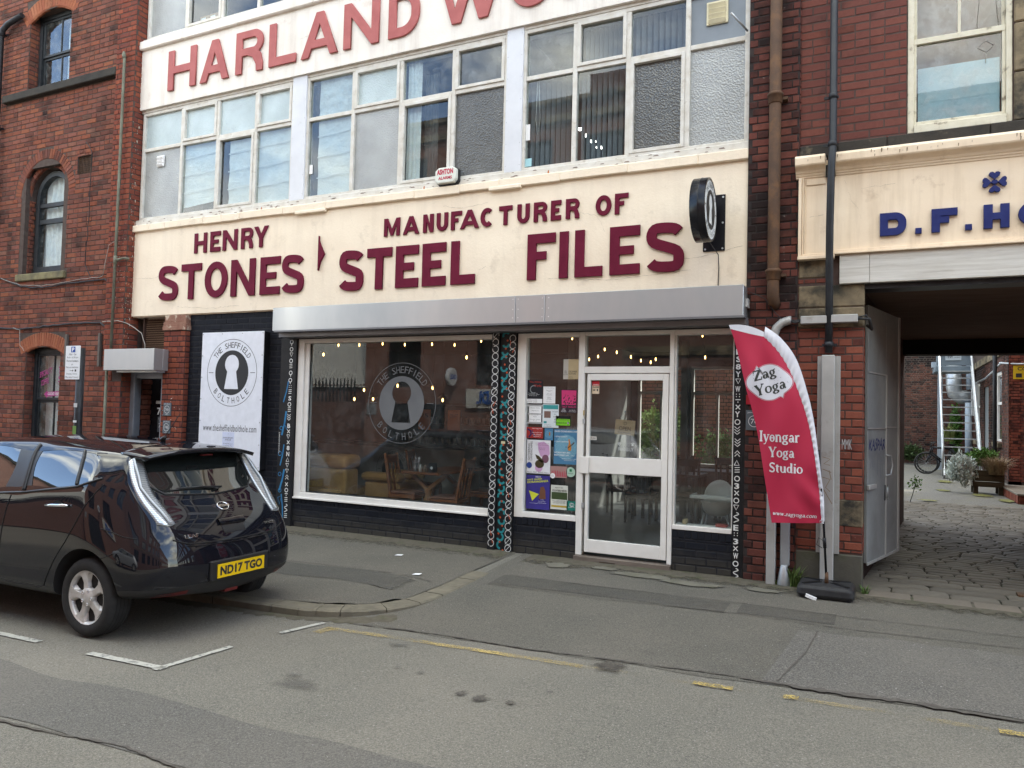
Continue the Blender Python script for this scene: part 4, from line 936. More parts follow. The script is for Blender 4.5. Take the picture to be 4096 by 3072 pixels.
B1 = bay(-10.93, [-10.03, -9.245, -8.46], -7.72, zr, [['o', 'gw1', 'gw2', 'gw'], ['b', 'b', 'b', 'b']], casement={(1, 1), (0, 2), (1, 3)})
B2 = bay(-7.48, [-6.65, -5.85, -5.03], -4.245, zr, [['gw2', 'o', 'g', 'd'], ['cw2', 'bw', 'c', 'c']], casement={(1, 1), (0, 2), (1, 3)})
B3 = bay(-4.03, [-3.34, -2.675, -1.985], -1.315, zr, [['gv', 'gv', 'd', 'o'], ['c', 'gv', 'gv', 'p']], casement={(1, 1), (0, 2)})
zu = [(7.70, 8.75)]
bay(-10.93, [-10.04, -9.25, -8.50], -7.72, zu, [['o', 'g', 'g', 'g']], casement={(0, 1)})
bay(-7.48, [-6.65, -5.85, -5.03], -4.245, zu, [['g', 'g', 'g', 'g']])
bay(-4.03, [-3.34, -2.675, -1.985], -1.315, zu, [['g', 'g', 'g', 'g']])
for x0, x1 in ((-7.73, -7.47), (-4.25, -4.02)):
    for z0, z1 in ((4.66, 6.475), (7.62, 8.82)):
        o = BX('pilaster_board', MT['white_c'], SB, x0, x1, .0, .1, z0, z1, .003)
        m = MB()
        for i in range(7):
            z = z0 + .08 + i * (z1 - z0 - .16) / 6
            for xx in (x0 + .02, x1 - .02): m.lathe((xx, -.001, z), [(.006, -.002), (.006, 0)], 6, 'y')
        m.build('screw', MT['galv'], o)
m = MB(); m.box(XL, XR, -.015, .13, 4.565, 4.655); m.build('window_ledge', MT['white'], SB, .006)
m = MB(); m.box(XL, XR, .015, .12, 6.435, 6.474); m.build('window_head', MT['white'], SB)
m = MB(); m.box(XL, XR, -.02, .13, 7.601, 7.655); m.build('window_ledge', MT['white'], SB, .006)
BX('upper_wall', MT['cream_w'], SB, XL, XR, -.03, .3, 8.82, 9.7)
m = MB(); rr = random.Random(3)
for i in range(90):
    x = rr.uniform(-10.9, -1.4); z = rr.uniform(4.575, 4.65); s = rr.uniform(.004, .018)
    m.add([(x - s * 2, -.0165, z - s * .4), (x + s * 2, -.0165, z - s * .5), (x + s, -.0165, z + s * .5), (x - s * 1.5, -.0165, z + s * .3)], [(0, 1, 2, 3)])
m.build('peeled_patch', M_('peeled paint', (.25, .2, .17), .9), SB, kind='stuff')
m = MB(); [m.add([(x, -.0172, 4.57), (x + .022, -.0172, 4.57), (x + .02, -.0172, 4.62), (x + .004, -.0172, 4.61)], [(0, 1, 2, 3)]) for x in (-8.25, -5.42, -3.65)]
m.build('rust_spot', flat('orange rust', (.4, .12, .03), .9), SB)
def louvre(x, z, w_, h, y, mat, lab, n=3):
    m = MB(); m.box(x, x + w_, y - .02, y, z, z + h)
    for i in range(n): zz = z + h * (i + .6) / (n + .4); m.obox((x + w_ / 2, y - .026, zz), (w_ * .40, .014, h * .10), Matrix.Rotation(.5, 3, 'X'))
    o = m.build('air_vent', mat, None, .003); tag(o, lab, 'air vent'); return o
louvre(-10.595, 5.515, .16, .18, .06, MT['paper'], 'small white louvred vent in the leftmost obscured pane of the lower window row')
louvre(-1.785, 6.04, .235, .26, .062, M_('aged cream plastic', (.72, .66, .46), .5, vs=5), 'cream louvred vent in the grey panel at the top right window corner', 4)
m = MB(); m.tube([(-1.33, -.02, 5.86), (-1.47, -.22, 5.99)], .012, 8); tag(m.build('pipe_stub', MT['galv']), 'short grey metal pipe stub sticking out beside the top right window', 'pipe')
cu = MB(); cu.grid(lambda u, v: (-5.80 + u * .22, .13 + .012 * math.sin(u * 22), 4.72 + v * 1.66), frange(0, 1, 16), frange(0, 1, 3)); cu.build('curtain', MT['cloth'], B2)
cu = MB(); cu.grid(lambda u, v: (-5.58 + u * .22, .22 + .01 * math.sin(u * 30), 4.72 + v * 1.5), frange(0, 1, 16), frange(0, 1, 3)); cu.build('curtain', M_('dark net curtain', (.10, .10, .10), .9), B2)
m = MB(); m.tube([(-3.86, .09, 5.80), (-3.87, .09, 5.3), (-3.84, .09, 5.12), (-3.81, .09, 5.3), (-3.84, .09, 5.78)], .003, 4); m.build('blind_cord', MT['paper'], B3)
BX('paper_note', MT['paper'], B3, -4.0, -3.93, .058, .06, 5.05, 5.25); BX('paper_note', flat('pale blue card', (.35, .6, .65)), B3, -3.99, -3.90, .055, .06, 4.72, 4.82); BX('paper_note', MT['paper'], B2, -7.42, -7.36, .055, .06, 5.03, 5.16)
m = MB()
for z0, z1 in ((4.55, 6.5), (7.6, 9.0)):
    m.box(XL, XR, 4.5, 4.55, z0, z1, 1).box(XL, XR, .36, 4.5, z0 - .06, z0, 0).box(XL, XR, .36, 4.5, z1, z1 + .05, 1)
m.box(-7.6, -7.5, .36, 4.5, 4.55, 6.5, 1).box(-4.2, -4.1, .36, 4.5, 4.55, 6.5, 1)
m.build('inner_wall', [M_('brown floor', (.10, .07, .05), .8), M_('office wall', (.16, .16, .17), .9)], SB)
m = MB(); [m.box(x - .035, x + .035, y, y + .06, z - .010, z + .010) for x, y, z in ((-4.169, 1.9, 6.043), (-3.875, 1.6, 5.733), (-3.721, 1.45, 5.57), (-3.574, 1.3, 5.416), (-3.427, 1.15, 5.258))]
o = m.build('ceiling_light', flat('lit diffuser', (1, .97, .9), emit=3.0)); tag(o, 'row of lit ceiling light panels glowing behind the third window bay', 'ceiling light')
for i, (x, lab) in enumerate(((-9.93, 'left of two small cardboard boxes on the sill of the topmost window'), (-9.72, 'right of two small cardboard boxes on the sill of the topmost window'))):
    m = MB().box(x, x + .19, .2, .5, 7.71, 7.93, 0).box(x + .03, x + .13, .196, .2, 7.86, 7.90, 1); o = m.build('cardboard_box', [M_('cardboard', (.38, .25, .15), .8), MT['paper']]); tag(o, lab, 'box', 'boxes on the top window sill')
BK = Bricks(); kb = MT['brick_black']
CZ = .083
BK.wall(-10.14, -9.66, -.1, 2.83, -.05, MT['brick_pil'], bond='alt', course=CZ, length=.23)
BK.wall(-.05, .3, -.1, 2.83, -10.14, MT['brick_pil'], axis='y', sign=-1, course=CZ, length=.23, bond='alt')
BK.wall(-.05, .03, -.1, 2.83, -9.66, MT['brick_pil'], axis='y', sign=1, course=CZ, length=.23, bond='alt')
BK.wall(-9.66, -7.74, -.1, 3.08, .03, kb, bond='mix', course=CZ, proud=.005)
BK.wall(-7.46, -4.325, -.1, .335, .0, kb, bond='str', course=CZ, proud=.005)
BK.wall(-7.46, -4.325, .335, .425, .0, kb, bond='head', course=.09, zbase=.335, length=.145, proud=.008)
BK.wall(-4.0, -3.18, -.1, .335, .0, kb, bond='str', course=CZ, proud=.005)
BK.wall(-4.0, -3.18, .335, .435, .0, kb, bond='head', course=.1, zbase=.335, length=.145, proud=.008)
BK.wall(-2.065, -1.42, -.1, .355, .0, kb, bond='str', course=CZ, proud=.005)
BK.wall(-2.065, -1.42, .355, .455, .0, kb, bond='head', course=.1, zbase=.355, length=.145, proud=.008)
BK.wall(-1.30, -.79, -.1, 9.7, -.05, MT['brick_pier'], bond='alt', course=CZ, length=.23)
BK.wall(-.05, .06, -.1, 9.7, -.79, MT['brick_pier'], axis='y', sign=1, course=CZ, length=.23, bond='alt')
BK.finalize(SB)
BX('pier_core', MT['mortar_d'], SB, -10.14, -9.66, -.05, .3, -.2, 2.83); BX('pier_core', MT['mortar_d'], SB, -1.30, -.79, -.05, .34, -.2, 9.7)
for q in ((-9.66, -7.74, .03, .3, -.2, 3.07), (-7.46, -4.325, 0, .2, -.2, .42), (-4.0, -3.18, 0, .2, -.2, .43), (-2.065, -1.42, 0, .2, -.2, .45), (-4.325, -4.0, .03, .3, -.1, 2.7)): BX('wall_core', MT['mortar_k'], SB, *q)
BX('back_wall', MT['mortar_d'], SB, XL, -9.72, 6.3, 6.4, -.1, 9.69); BX('back_wall', MT['mortar_d'], SB, -9.71, -1.3, 6.46, 6.5, 3.02, 9.69); BX('roof', MT['stone_k'], SB, XL, -.8, .31, 6.55, 9.7, 9.85); BX('floor_slab', MT['mortar_d'], SB, XL, XR, .37, 6.44, 3.09, 3.2); BX('party_wall', MT['mortar_d'], SB, XL + .02, XL + .1, 1.3, 6.29, -.1, 9.68)
m = MB().box(-10.16, -9.64, -.075, .05, 2.83, 2.90).box(-10.15, -9.65, -.067, .05, 2.90, 2.96).box(-10.13, -9.66, -.06, .05, 2.96, 3.07); m.build('corbel', M_('paint spattered corbel', (.22, .10, .07), .85, col2=(.30, .17, .12), vs=9, bs=50, dirt=(.55, .46, .35), dscale=7, dlo=.52, dhi=.6), SB, .006)
DW = thing('doorway', None, None, (-10.6, .2, 0)); DW.parent = SB; DW.matrix_parent_inverse = Matrix.Translation(-WL[SB.name])
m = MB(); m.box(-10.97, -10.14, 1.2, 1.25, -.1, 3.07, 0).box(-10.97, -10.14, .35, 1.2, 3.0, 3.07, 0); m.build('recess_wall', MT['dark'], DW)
m = MB()
for i in range(34):
    for j in range(15):
        x = -10.78 + i * .0205 + (.01 if j % 2 else 0); z = 2.53 + j * .036
        if x > -10.16: continue
        m.bar((x - .011, .12, z), (x, .117, z + .018), .004, .003).bar((x, .117, z + .018), (x + .011, .12, z), .004, .003)
m.build('mesh_screen', M_('pale rusty mesh', (.30, .19, .12), .7), DW, kind='stuff'); m = MB().box(-10.80, -10.77, .08, .15, 2.5, 3.07).box(-10.97, -10.14, .3, .32, 2.5, 3.07); m.build('mesh_frame', M_('brown paint', (.07, .04, .03), .7), DW)
fr_ = M_('grey painted steel frame', (.24, .26, .29), .45, metal=.3, col2=(.19, .20, .22), vs=5)
MB().box(-10.97, -10.86, .02, .14, -.05, 2.2).box(-10.25, -10.145, .02, .14, -.05, 2.2).box(-10.86, -10.25, .04, .14, 2.08, 2.2).build('door_frame', fr_, DW, .004)
m = MB().box(-11.16, -10.25, .35, .40, -.05, 2.2); m.build('door_leaf', MT['blackg'], DW)
bb = Bricks(); bb.wall(.14, .36, 0, 2.1, -10.875, MT['brick_left'], axis='y', sign=1, course=CZ, length=.23, bond='alt'); bb.finalize(DW, limit=60)
text('door_number', '74', MT['paper'], DW, -10.72, -10.55, 1.50, 1.62, .347, bold=.03)
BX('recess_backing', MT['mortar_d'], DW, -10.96, -10.89, .15, 1.15, 0, 2.2); BX('letter_plate', MT['galv_w'], DW, -10.74, -10.56, .335, .349, 1.68, 1.73)
BX('name_plate', M_('grey plaque', (.09, .10, .11), .5), DW, -10.69, -10.54, .34, .349, 1.22, 1.47)
text('plate_print', '74', MT['paper'], DW, -10.66, -10.57, 1.29, 1.36, .338); lines('plate_print', ['Unit', ''], MT['paper'], DW, -10.66, -10.57, 1.34, 1.46, .338)
def ring_(cx, cz, r0, r1, y, n=28, th=.001, sx=1):
    m = MB(); vs = [(cx + sx * r * math.cos(2 * math.pi * i / n), y, cz + r * math.sin(2 * math.pi * i / n)) for r in (r0, r1) for i in range(n)]
    m.add(vs, [(i, (i + 1) % n, n + (i + 1) % n, n + i) for i in range(n)]); return m
MT['plaque'] = M_('grey plaque', (.115, .135, .15), .5)
for z, tx, lab in ((1.50, '74A', 'upper grey plaque reading 74A on the brick pier by the dark doorway'), (1.225, '74B', 'middle grey plaque reading 74B on the brick pier by the dark doorway'), (.95, '74C', 'lowest grey plaque on the brick pier, just above the car roof')):
    p = BX('plaque', MT['plaque'], None, -10.06, -9.895, -.075, -.062, z, z + .20, .002); tag(p, lab, 'plaque', 'grey address plaques')
    ring_(-9.978, z + .095, .055, .060, -.0765).build('ring', MT['paper'], p)
    text('print', tx, MT['paper'], p, -10.018, -9.938, z + .075, z + .118, -.0765, bold=-.01); text('print', 'John Street', MT['paper'], p, -10.045, -9.91, z + .170, z + .190, -.0765); text('print', 'SHEFFIELD', MT['paper'], p, -10.01, -9.945, z + .012, z + .020, -.0765)
m = MB()
for i in range(16):
    x = -10.11 + rnd() * .4; z = 1.0 + rnd() * .85; s = U(.003, .03); m.add([(x, -.0625, z), (x + s, -.0625, z + .002), (x + s * .9, -.0625, z + .008), (x, -.0625, z + .006)], [(0, 1, 2, 3)])
m.build('paint_fleck', MT['white'], SB)
o = thing('shutter_box', 'small grey roller shutter box over the dark doorway beside the white sign board', 'shutter box', (-10.6, -.05, 2.2))
link('casing', MB().box(-11.18, -10.02, -.315, -.153, 2.195, 2.53).box(-10.96, -10.02, -.153, -.052, 2.195, 2.53).mesh('casing', MT['steel']), o).modifiers.new('bevel', 'BEVEL').width = .004
MB().box(-10.95, -10.04, -.25, -.09, 2.165, 2.194).build('shutter_lath', MT['galv'], o)
m = MB(); [m.lathe((-10.0195, -.25 + i * .09, 2.25 + j * .1), [(.008, 0), (.006, .004)], 6, 'x') for i in range(2) for j in range(2)]; m.build('rivet', MT['galv'], o)
SH = thing('shutter_box', 'long brushed steel roller shutter box under the fascia above the shop windows', 'shutter box', (-4.5, -.1, 2.74))
for x0, x1 in ((-7.67, -3.90), (-3.896, -3.52), (-3.516, -1.29)):
    MB().box(x0, x1, -.30, -.022, 2.738, 3.062).build('casing', MT['steel'], SH, .005)
m = MB().box(-7.60, -1.27, -.34, -.10, 2.715, 2.737).box(-7.60, -1.27, -.24, -.03, 2.655, 2.714); m.build('guide_rail', M_('dull aluminium', (.20, .20, .21), .5, metal=.6), SH)
m = MB()
for x in (-3.93, -3.86, -3.55, -3.47):
    for z in (2.80, 2.90, 3.02): m.lathe((x, -.302, z), [(.006, -.002), (.006, .002)], 6, 'y')
m.build('rivet', MT['paper'], SH)
MB().box(-1.285, -1.262, -.20, -.08, 2.84, 2.93).build('bracket', MT['galv_w'], SH)
BX('beam', MT['black'], SB, -7.74, -1.30, -.012, .25, 2.645, 3.068)
LP = thing('post', None, None, (-7.6, 0, 0)); LP.parent = SB; LP.matrix_parent_inverse = Matrix.Translation(-WL[SB.name])
MT['kpost'] = M_('black post paint', (.012, .012, .013), .45, col2=(.02, .02, .022), vs=7, bs=40, bstr=.2)
MB().box(-7.74, -7.485, -.035, .1, -.1, 2.655).box(-7.485, -7.445, -.045, .1, -.1, 2.655).build('post_board', MT['kpost'], LP, .004)
wp = flat('white paint marks', (.72, .72, .70), .6); bp_ = M_('blue paint streak', (.03, .16, .36), .6, col2=(.05, .25, .45), vs=20)
def stroke(m, pts, w_, y, mi=0):
    rb = ribbon(pts, w_); n = len(pts)
    vs = [(x, y, z) for x, z in rb]; m.add(vs, [(i, i + 1, 2 * n - 2 - i, 2 * n - 1 - i) for i in range(n - 1)], mi)
def circ(cx, cz, r, n=14, a0=0, a1=360, sx=1): return [(cx + sx * r * math.cos(math.radians(a0 + (a1 - a0) * i / n)), cz + r * math.sin(math.radians(a0 + (a1 - a0) * i / n))) for i in range(n + 1)]
def marks(par, cx, z0, z1, y, seq, sc=1.0, mat=wp, w_=.011):
    m = MB(); z = z1; k = 0; rr = random.Random(11)
    while z > z0:
        c = seq[k % len(seq)]; k += 1; s = .032 * sc; x = cx + rr.uniform(-.003, .003); yy = y - .0002 * (k % 3)
        if c == 'o': stroke(m, circ(x, z - s, s * .8), w_, yy); z -= s * 2.5
        elif c == 'O': stroke(m, circ(x, z - s, s * .8), w_, yy); stroke(m, [(x, z - s * 1.8), (x, z - s * 2.6)], w_, yy); z -= s * 3.1
        elif c == '=':
            for i in range(3): stroke(m, [(x - s * .8, z - i * s * .75), (x + s * .8, z - i * s * .75 + .004)], w_ * .8, yy)
            z -= s * 2.6
        elif c == 'x': stroke(m, [(x - s * .7, z), (x + s * .7, z - s * 1.5)], w_, yy); stroke(m, [(x + s * .7, z), (x - s * .7, z - s * 1.5)], w_, yy - .0003); z -= s * 2.2
        elif c == 'v':
            for i in range(3): stroke(m, [(x - s * .9, z - i * s * .9), (x, z - s * .8 - i * s * .9), (x + s * .9, z - i * s * .9)], w_ * .85, yy - .0001 * i)
            z -= s * 4
        elif c == '^':
            for i in range(2): stroke(m, [(x - s * .8, z - s * .9 - i * s), (x, z - i * s), (x + s * .8, z - s * .9 - i * s)], w_ * .85, yy - .0001 * i)
            z -= s * 3.2
        elif c == 'd': stroke(m, [(x - s * .8, z - s * 1.6), (x, z), (x + s * .8, z - s * 1.6), (x - s * .8, z - s * 1.6)], w_ * .85, yy); z -= s * 2.4
        elif c == 'D': stroke(m, [(x - s * .8, z), (x, z - s * 1.6), (x + s * .8, z), (x - s * .8, z)], w_ * .85, yy); z -= s * 2.4
        elif c == 's': stroke(m, [(x + s * .8 * math.sin(q * .9), z - q * s * .28) for q in range(13)], w_, yy); z -= s * 4.1
        elif c == ':':
            for dx in (-s * .5, s * .5):
                for dz in (0, s * .8): stroke(m, [(x + dx, z - dz), (x + dx, z - dz - s * .35)], w_ * .8, yy)
            z -= s * 2
        elif c == '#': stroke(m, [(x, z), (x, z - s * 1.3)], s * 1.5, yy); z -= s * 2
        elif c == '-': stroke(m, [(x - s * .8, z), (x + s * .8, z)], w_, yy); stroke(m, [(x, z - s * .6), (x, z - s * 1.0)], w_, yy); z -= s * 1.7
        elif c in 'ZNEMSB83WDIY2': 
            g_ = text_raw(c, .03, res=2); fit(g_, x - s * .8, x + s * .8, z - s * 1.9, z, 0); m.add([(v.co.x, yy, v.co.z) for v in g_.vertices], [list(p.vertices) for p in g_.polygons]); bpy.data.meshes.remove(g_); z -= s * 2.5
    return m.build('painted_marks', mat, par)
marks(LP, -7.545, .16, 2.64, -.0365, 'OoDo=OO:=So=vBxDx8NdDD^xo-=s=OO#s=xJ3o-='.replace('J', '3'), 1.05)
m = MB()
for (xa, za, xb, zb, ww) in ((-7.58, 2.05, -7.66, 1.75, .02), (-7.60, 1.62, -7.67, 1.28, .03), (-7.62, 1.15, -7.68, .85, .02), (-7.60, .80, -7.68, .50, .028), (-7.64, .45, -7.60, .12, .02), (-7.64, 1.45, -7.58, 1.36, .01)):
    stroke(m, [(xa, za), ((xa + xb) / 2 + .01, (za + zb) / 2), (xb, zb)], ww, -.0366)
for (x, z, r) in ((-7.68, 1.38, .026), (-7.69, 1.02, .03), (-7.68, .73, .026), (-7.67, .50, .026)): stroke(m, circ(x, z, r), .009, -.0370)
stroke(m, [(-7.70, .40), (-7.63, .42), (-7.67, .30), (-7.70, .40)], .008, -.0372); m.build('blue_streaks', bp_, LP)
text('signature', 'ADDIE BYSHARAONCE', wp, LP, -7.715, -7.62, 1.0, 1.02, -.0375, map=lambda v: Vector((-7.72 + (v.co.z - 1.0), v.co.y, 1.02 + (v.co.x + 7.715) * 3.2)))
CLM = thing('column', None, None, (-4.16, 0, 0)); CLM.parent = SB; CLM.matrix_parent_inverse = Matrix.Translation(-WL[SB.name])
MB().box(-4.325, -4.225, -.05, .1, -.1, 2.655).box(-4.225, -4.085, -.02, .1, -.1, 2.655).box(-4.085, -4.0, -.05, .1, -.1, 2.655).build('column_casing', MT['kpost'], CLM, .003)
m = MB(); m2 = MB(); m3 = MB(); rr = random.Random(2); z = 2.63; i = 0
while z > .02:
    for cx in (-4.273, -4.042):
        y = -.0515 - .0003 * (i % 2); zz = z - (.045 if cx > -4.1 else 0); a0 = rr.uniform(0, 360)
        stroke(m, circ(cx + rr.uniform(-.003, .003), zz, .040, 22, a0, a0 + rr.uniform(300, 365)), .0065, y)
        if rr.random() < .16: stroke(m, [(cx - .035, zz - .04), (cx + .035, zz + .04)], .005, y - .0008)
        if rr.random() < .30: stroke(m3, [(cx + rr.uniform(-.03, .03), zz), (cx + rr.uniform(-.03, .03), zz + .06)], .008, y - .0012)
    z -= .0875; i += 1
m.build('painted_rings', wp, CLM)
z = 2.62; i = 0
while z > .05:
    a = rr.choice((0, 90, 180, 200, 330, 160, 30)); stroke(m2, circ(-4.155 + rr.uniform(-.012, .012), z, .040, 12, a, a + rr.uniform(150, 230), 1), .026, -.0215 - .0003 * (i % 2)); z -= .098; i += 1
    b_ = circ(-4.155 + rr.uniform(-.035, .035), z + .04, .013, 8); m3.add([(x, -.0235, q) for x, q in b_[:-1]], [tuple(range(8))])
    if rr.random() < .3: m3.add([(x, -.0238, q + .03) for x, q in circ(-4.155 + rr.uniform(-.04, .04), z, .006, 6)[:-1]], [tuple(range(6))])
m2.build('painted_arcs', M_('teal paint', (.03, .27, .30), .5, vs=9), CLM); m3.build('painted_dots', flat('orange red paint', (.50, .08, .02), .5), CLM)
MB().box(-4.178, -4.125, -.026, -.021, 1.30, 1.33).build('sticker', flat('yellow sticker', (.6, .55, .35)), CLM)
RS = thing('post', None, None, (-1.37, 0, 0)); RS.parent = SB; RS.matrix_parent_inverse = Matrix.Translation(-WL[SB.name])
MB().box(-1.42, -1.335, -.02, .1, -.05, 2.655).box(-1.333, -1.302, -.035, .1, -.05, 2.655).build('post_board', MT['kpost'], RS, .003)
marks(RS, -1.378, .06, 2.5, -.0213, 'IES8YDW:-xYovv^d=o3xoDsE:3xWos=8DN1B83'.replace('1', 'I'), 1.0, w_=.010)
def frame4(x0, x1, z0, z1, y, t, b_, tp, mat, par, d=.09, name='frame', bev=.004):
    return MB().box(x0, x0 + t, y, y + d, z0, z1).box(x1 - t, x1, y, y + d, z0, z1).box(x0 + t, x1 - t, y, y + d, z0, z0 + b_).box(x0 + t, x1 - t, y, y + d, z1 - tp, z1).build(name, mat, par, bev)
W1 = thing('shop_window', None, None, (-5.9, .02, .42)); W1.parent = SB; W1.matrix_parent_inverse = Matrix.Translation(-WL[SB.name])
u = MT['upvc']
MB().box(-7.44, -7.33, -.012, .1, .425, 2.645).box(-7.328, -7.255, .012, .1, .50, 2.58).box(-7.33, -4.33, -.012, .1, 2.585, 2.645).box(-4.345, -4.327, .012, .1, .5, 2.585).box(-7.33, -4.327, -.012, .1, .425, .495).build('frame', u, W1, .004)
MB().box(-7.44, -4.33, -.035, .05, .405, .428).build('sill', u, W1, .003)
BX('pane', MT['glass'], W1, -7.26, -4.34, .05, .056, .49, 2.59)
MB().box(-7.255, -7.248, .03, .049, .50, 2.58).box(-7.25, -4.345, .03, .049, .50, .508).build('gasket', MT['ink'], W1)
MT['etch'] = M_('frosted vinyl', (.155, .16, .165), .55, vs=3)
lx, lz, ly = -5.705, 1.772, .047
def keyring(par, cx, cz, R, y, fg, bgm, sx=1, txt=True, ins=True, M=None, name='roundel', k=1):
    """round cafe emblem: outer ring, disc with a keyhole cut through it"""
    n = 48; m = ring_(cx, cz, R * .985, R, y, n, sx=sx)
    ri = R * .665
    kh = [(-.115, -.50), (.115, -.50)]
    outer = [(ri * math.cos(2 * math.pi * i / n - math.pi / 2), ri * math.sin(2 * math.pi * i / n - math.pi / 2)) for i in range(n)]
    def kb(i):
        a = 2 * math.pi * i / n - math.pi / 2; dx, dz = math.cos(a), math.sin(a)
        cx0, cz0, hr = 0, .38 * ri, .42 * ri; best = 0
        for s in range(1, 400):
            t = ri * s / 400; x, z = dx * t, dz * t
            inside = (x - cx0) ** 2 + (z - cz0) ** 2 < hr * hr or (-.73 * ri < z < .2 * ri and abs(x) < (.24 + .18 * (.2 * ri - z) / (.93 * ri)) * ri)
            if inside: best = t
            elif t > best + ri * .02: break
        return (dx * best, dz * best)
    inner = [kb(i) for i in range(n)]
    m.add([(cx + sx * x, y, cz + z) for x, z in outer] + [(cx + sx * x, y, cz + z) for x, z in inner], [(i, (i + 1) % n, n + (i + 1) % n, n + i) for i in range(n)])
    for s in (-1, 1): m.add([(cx + sx * s * R * a, y, cz + b_) for a, b_ in ((.74, -.004), (.93, -.004), (.93, .004), (.74, .004))], [(0, 1, 2, 3)])
    me = m.mesh(name, fg)
    if M: me.transform(M)
    o = link(name, me, par)
    if txt:
        arc_text('emblem_text', 'THE SHEFFIELD', fg, par, cx, cz, R * .825, 143, 37, R * .17, y, xs=sx, M=M)
        arc_text('emblem_text', 'BOLTHOLE', fg, par, cx, cz, R * .825, -138, -42, R * .17, y, inward=True, xs=sx, M=M)
    return o
keyring(W1, lx, lz, .535, ly, MT['etch'], None)
W2 = thing('shop_window', None, None, (-3.6, .02, .43)); W2.parent = SB; W2.matrix_parent_inverse = Matrix.Translation(-WL[SB.name])
MB().box(-3.99, -3.875, -.012, .1, .43, 2.645).box(-3.875, -3.19, -.012, .1, .435, .498).box(-3.875, -3.19, -.012, .1, 2.59, 2.645).box(-3.205, -3.19, .01, .1, .5, 2.585).build('frame', u, W2, .004)
BX('pane', MT['glass'], W2, -3.88, -3.195, .05, .056, .49, 2.6)
W3 = thing('shop_window', None, None, (-1.74, .02, .45)); W3.parent = SB; W3.matrix_parent_inverse = Matrix.Translation(-WL[SB.name])
MB().box(-2.066, -2.048, .01, .1, .46, 2.645).box(-2.066, -1.425, -.012, .1, .452, .50).box(-2.066, -1.425, -.012, .1, 2.585, 2.645).box(-1.435, -1.422, .0, .1, .5, 2.585).build('frame', u, W3, .004)
BX('pane', MT['glass'], W3, -2.05, -1.432, .05, .056, .495, 2.59)
DR = thing('door', None, None, (-2.6, .02, .05)); DR.parent = SB; DR.matrix_parent_inverse = Matrix.Translation(-WL[SB.name])
MB().box(-3.188, -3.118, -.015, .1, .06, 2.645).box(-2.117, -2.068, -.015, .1, .06, 2.645).box(-3.118, -2.117, -.013, .1, 2.163, 2.238).box(-3.118, -2.117, -.013, .1, 2.60, 2.645).build('frame', u, DR, .004)
BX('pane', MT['glass'], DR, -3.12, -2.115, .05, .056, 2.235, 2.602)
MB().box(-3.085, -3.045, -.008, .05, .10, 2.155).box(-2.193, -2.127, -.008, .05, .10, 2.155).box(-3.045, -2.193, -.008, .05, 2.08, 2.155).box(-3.045, -2.193, -.008, .05, .10, .245).box(-3.045, -2.193, -.011, .05, 1.012, 1.202).build('leaf', u, DR, .004)
BX('pane', MT['glass'], DR, -3.047, -2.19, .02, .026, 1.20, 2.082); BX('pane', MT['glass'], DR, -3.047, -2.19, .02, .026, .243, 1.014)
BX('push_plate', u, DR, -3.15, -3.04, -.03, -.016, 1.0, 1.195, .004)
MB().box(-3.12, -3.092, -.022, -.016, .605, .66).box(-3.128, -3.098, -.022, -.016, 1.575, 1.63).build('lock', MT['galv'], DR); BX('plate', M_('brass', (.5, .4, .2), .4, metal=.6), DR, -3.124, -3.106, -.02, -.016, 1.67, 1.73)
MB().box(-3.19, -2.066, -.07, .1, -.02, .058).build('threshold', M_('scuffed aluminium sill', (.23, .19, .16), .6, metal=.4, dirt=(.12, .1, .08)), DR, .004)
m = Bricks(); m.put((-2.78, -.02, -.005), (.2, .1, .06), MT['brick_left']); m.put((-2.58, -.02, -.01), (.17, .1, .05), MT['brick_left']); m.put((-3.10, -.0, -.0), (.10, .1, .06), MT['brick_corner']); m.finalize(DR)
def card(name, x0, x1, z0, z1, mat, lab, y=.046, cat='poster', grp='notices taped inside the poster window', rot=0):
    o = BX(name, mat, None, x0, x1, y, y + .0015, z0, z1)
    tag(o, lab, cat, grp); return o
def C(n, c): return M_(n, c, .6, col2=tuple(x * .9 for x in c), vs=9)
Wt = MT['paper']; K_ = MT['ink']; yp = .0448
p = card('poster', -3.893, -3.673, 1.80, 2.085, C('black print', (.02, .02, .025)), 'black poster with red title and white strip, top left of the poster window')
BX('print', Wt, p, -3.89, -3.675, yp, yp + .001, 1.803, 1.855); text('print', 'The Abbey', C('red print', (.5, .05, .03)), p, -3.85, -3.69, 2.045, 2.07, yp); text('print', 'Works', C('red print', (.5, .05, .03)), p, -3.79, -3.69, 2.0, 2.03, yp)
lines('print', ['Find us above the yard', 'They grow, build your confidence', 'and learn new people'], Wt, p, -3.885, -3.71, 1.885, 1.93, yp)
m = MB(); stroke(m, circ(-3.79, 1.97, .045, 10, 60, 300), .012, yp); m.build('print', C('grey print', (.25, .27, .28)), p)
lines('print', ['we rehearse monthly', 'call in for details'], K_, p, -3.885, -3.74, 1.81, 1.85, yp - .0005)
p = card('notice', -3.663, -3.506, 1.802, 2.005, Wt, 'plain white typed notice, second from the left in the top row', cat='notice')
lines('print', ['The Terms for Change', '', 'Rules of the', 'house', '', 'Where each', 'Parents who', '', 'Thanks to', 'everyone', 'who visits', '', 'Kind regards'], K_, p, -3.65, -3.52, 1.815, 1.995, yp)
p = card('poster', -3.433, -3.228, 1.695, 1.973, C('clear black sleeve', (.03, .02, .03)), 'pink and black gig poster reading TAUT ANGLES, right of the top row')
pk = C('pink print', (.62, .05, .18)); m = MB(); rr = random.Random(8)
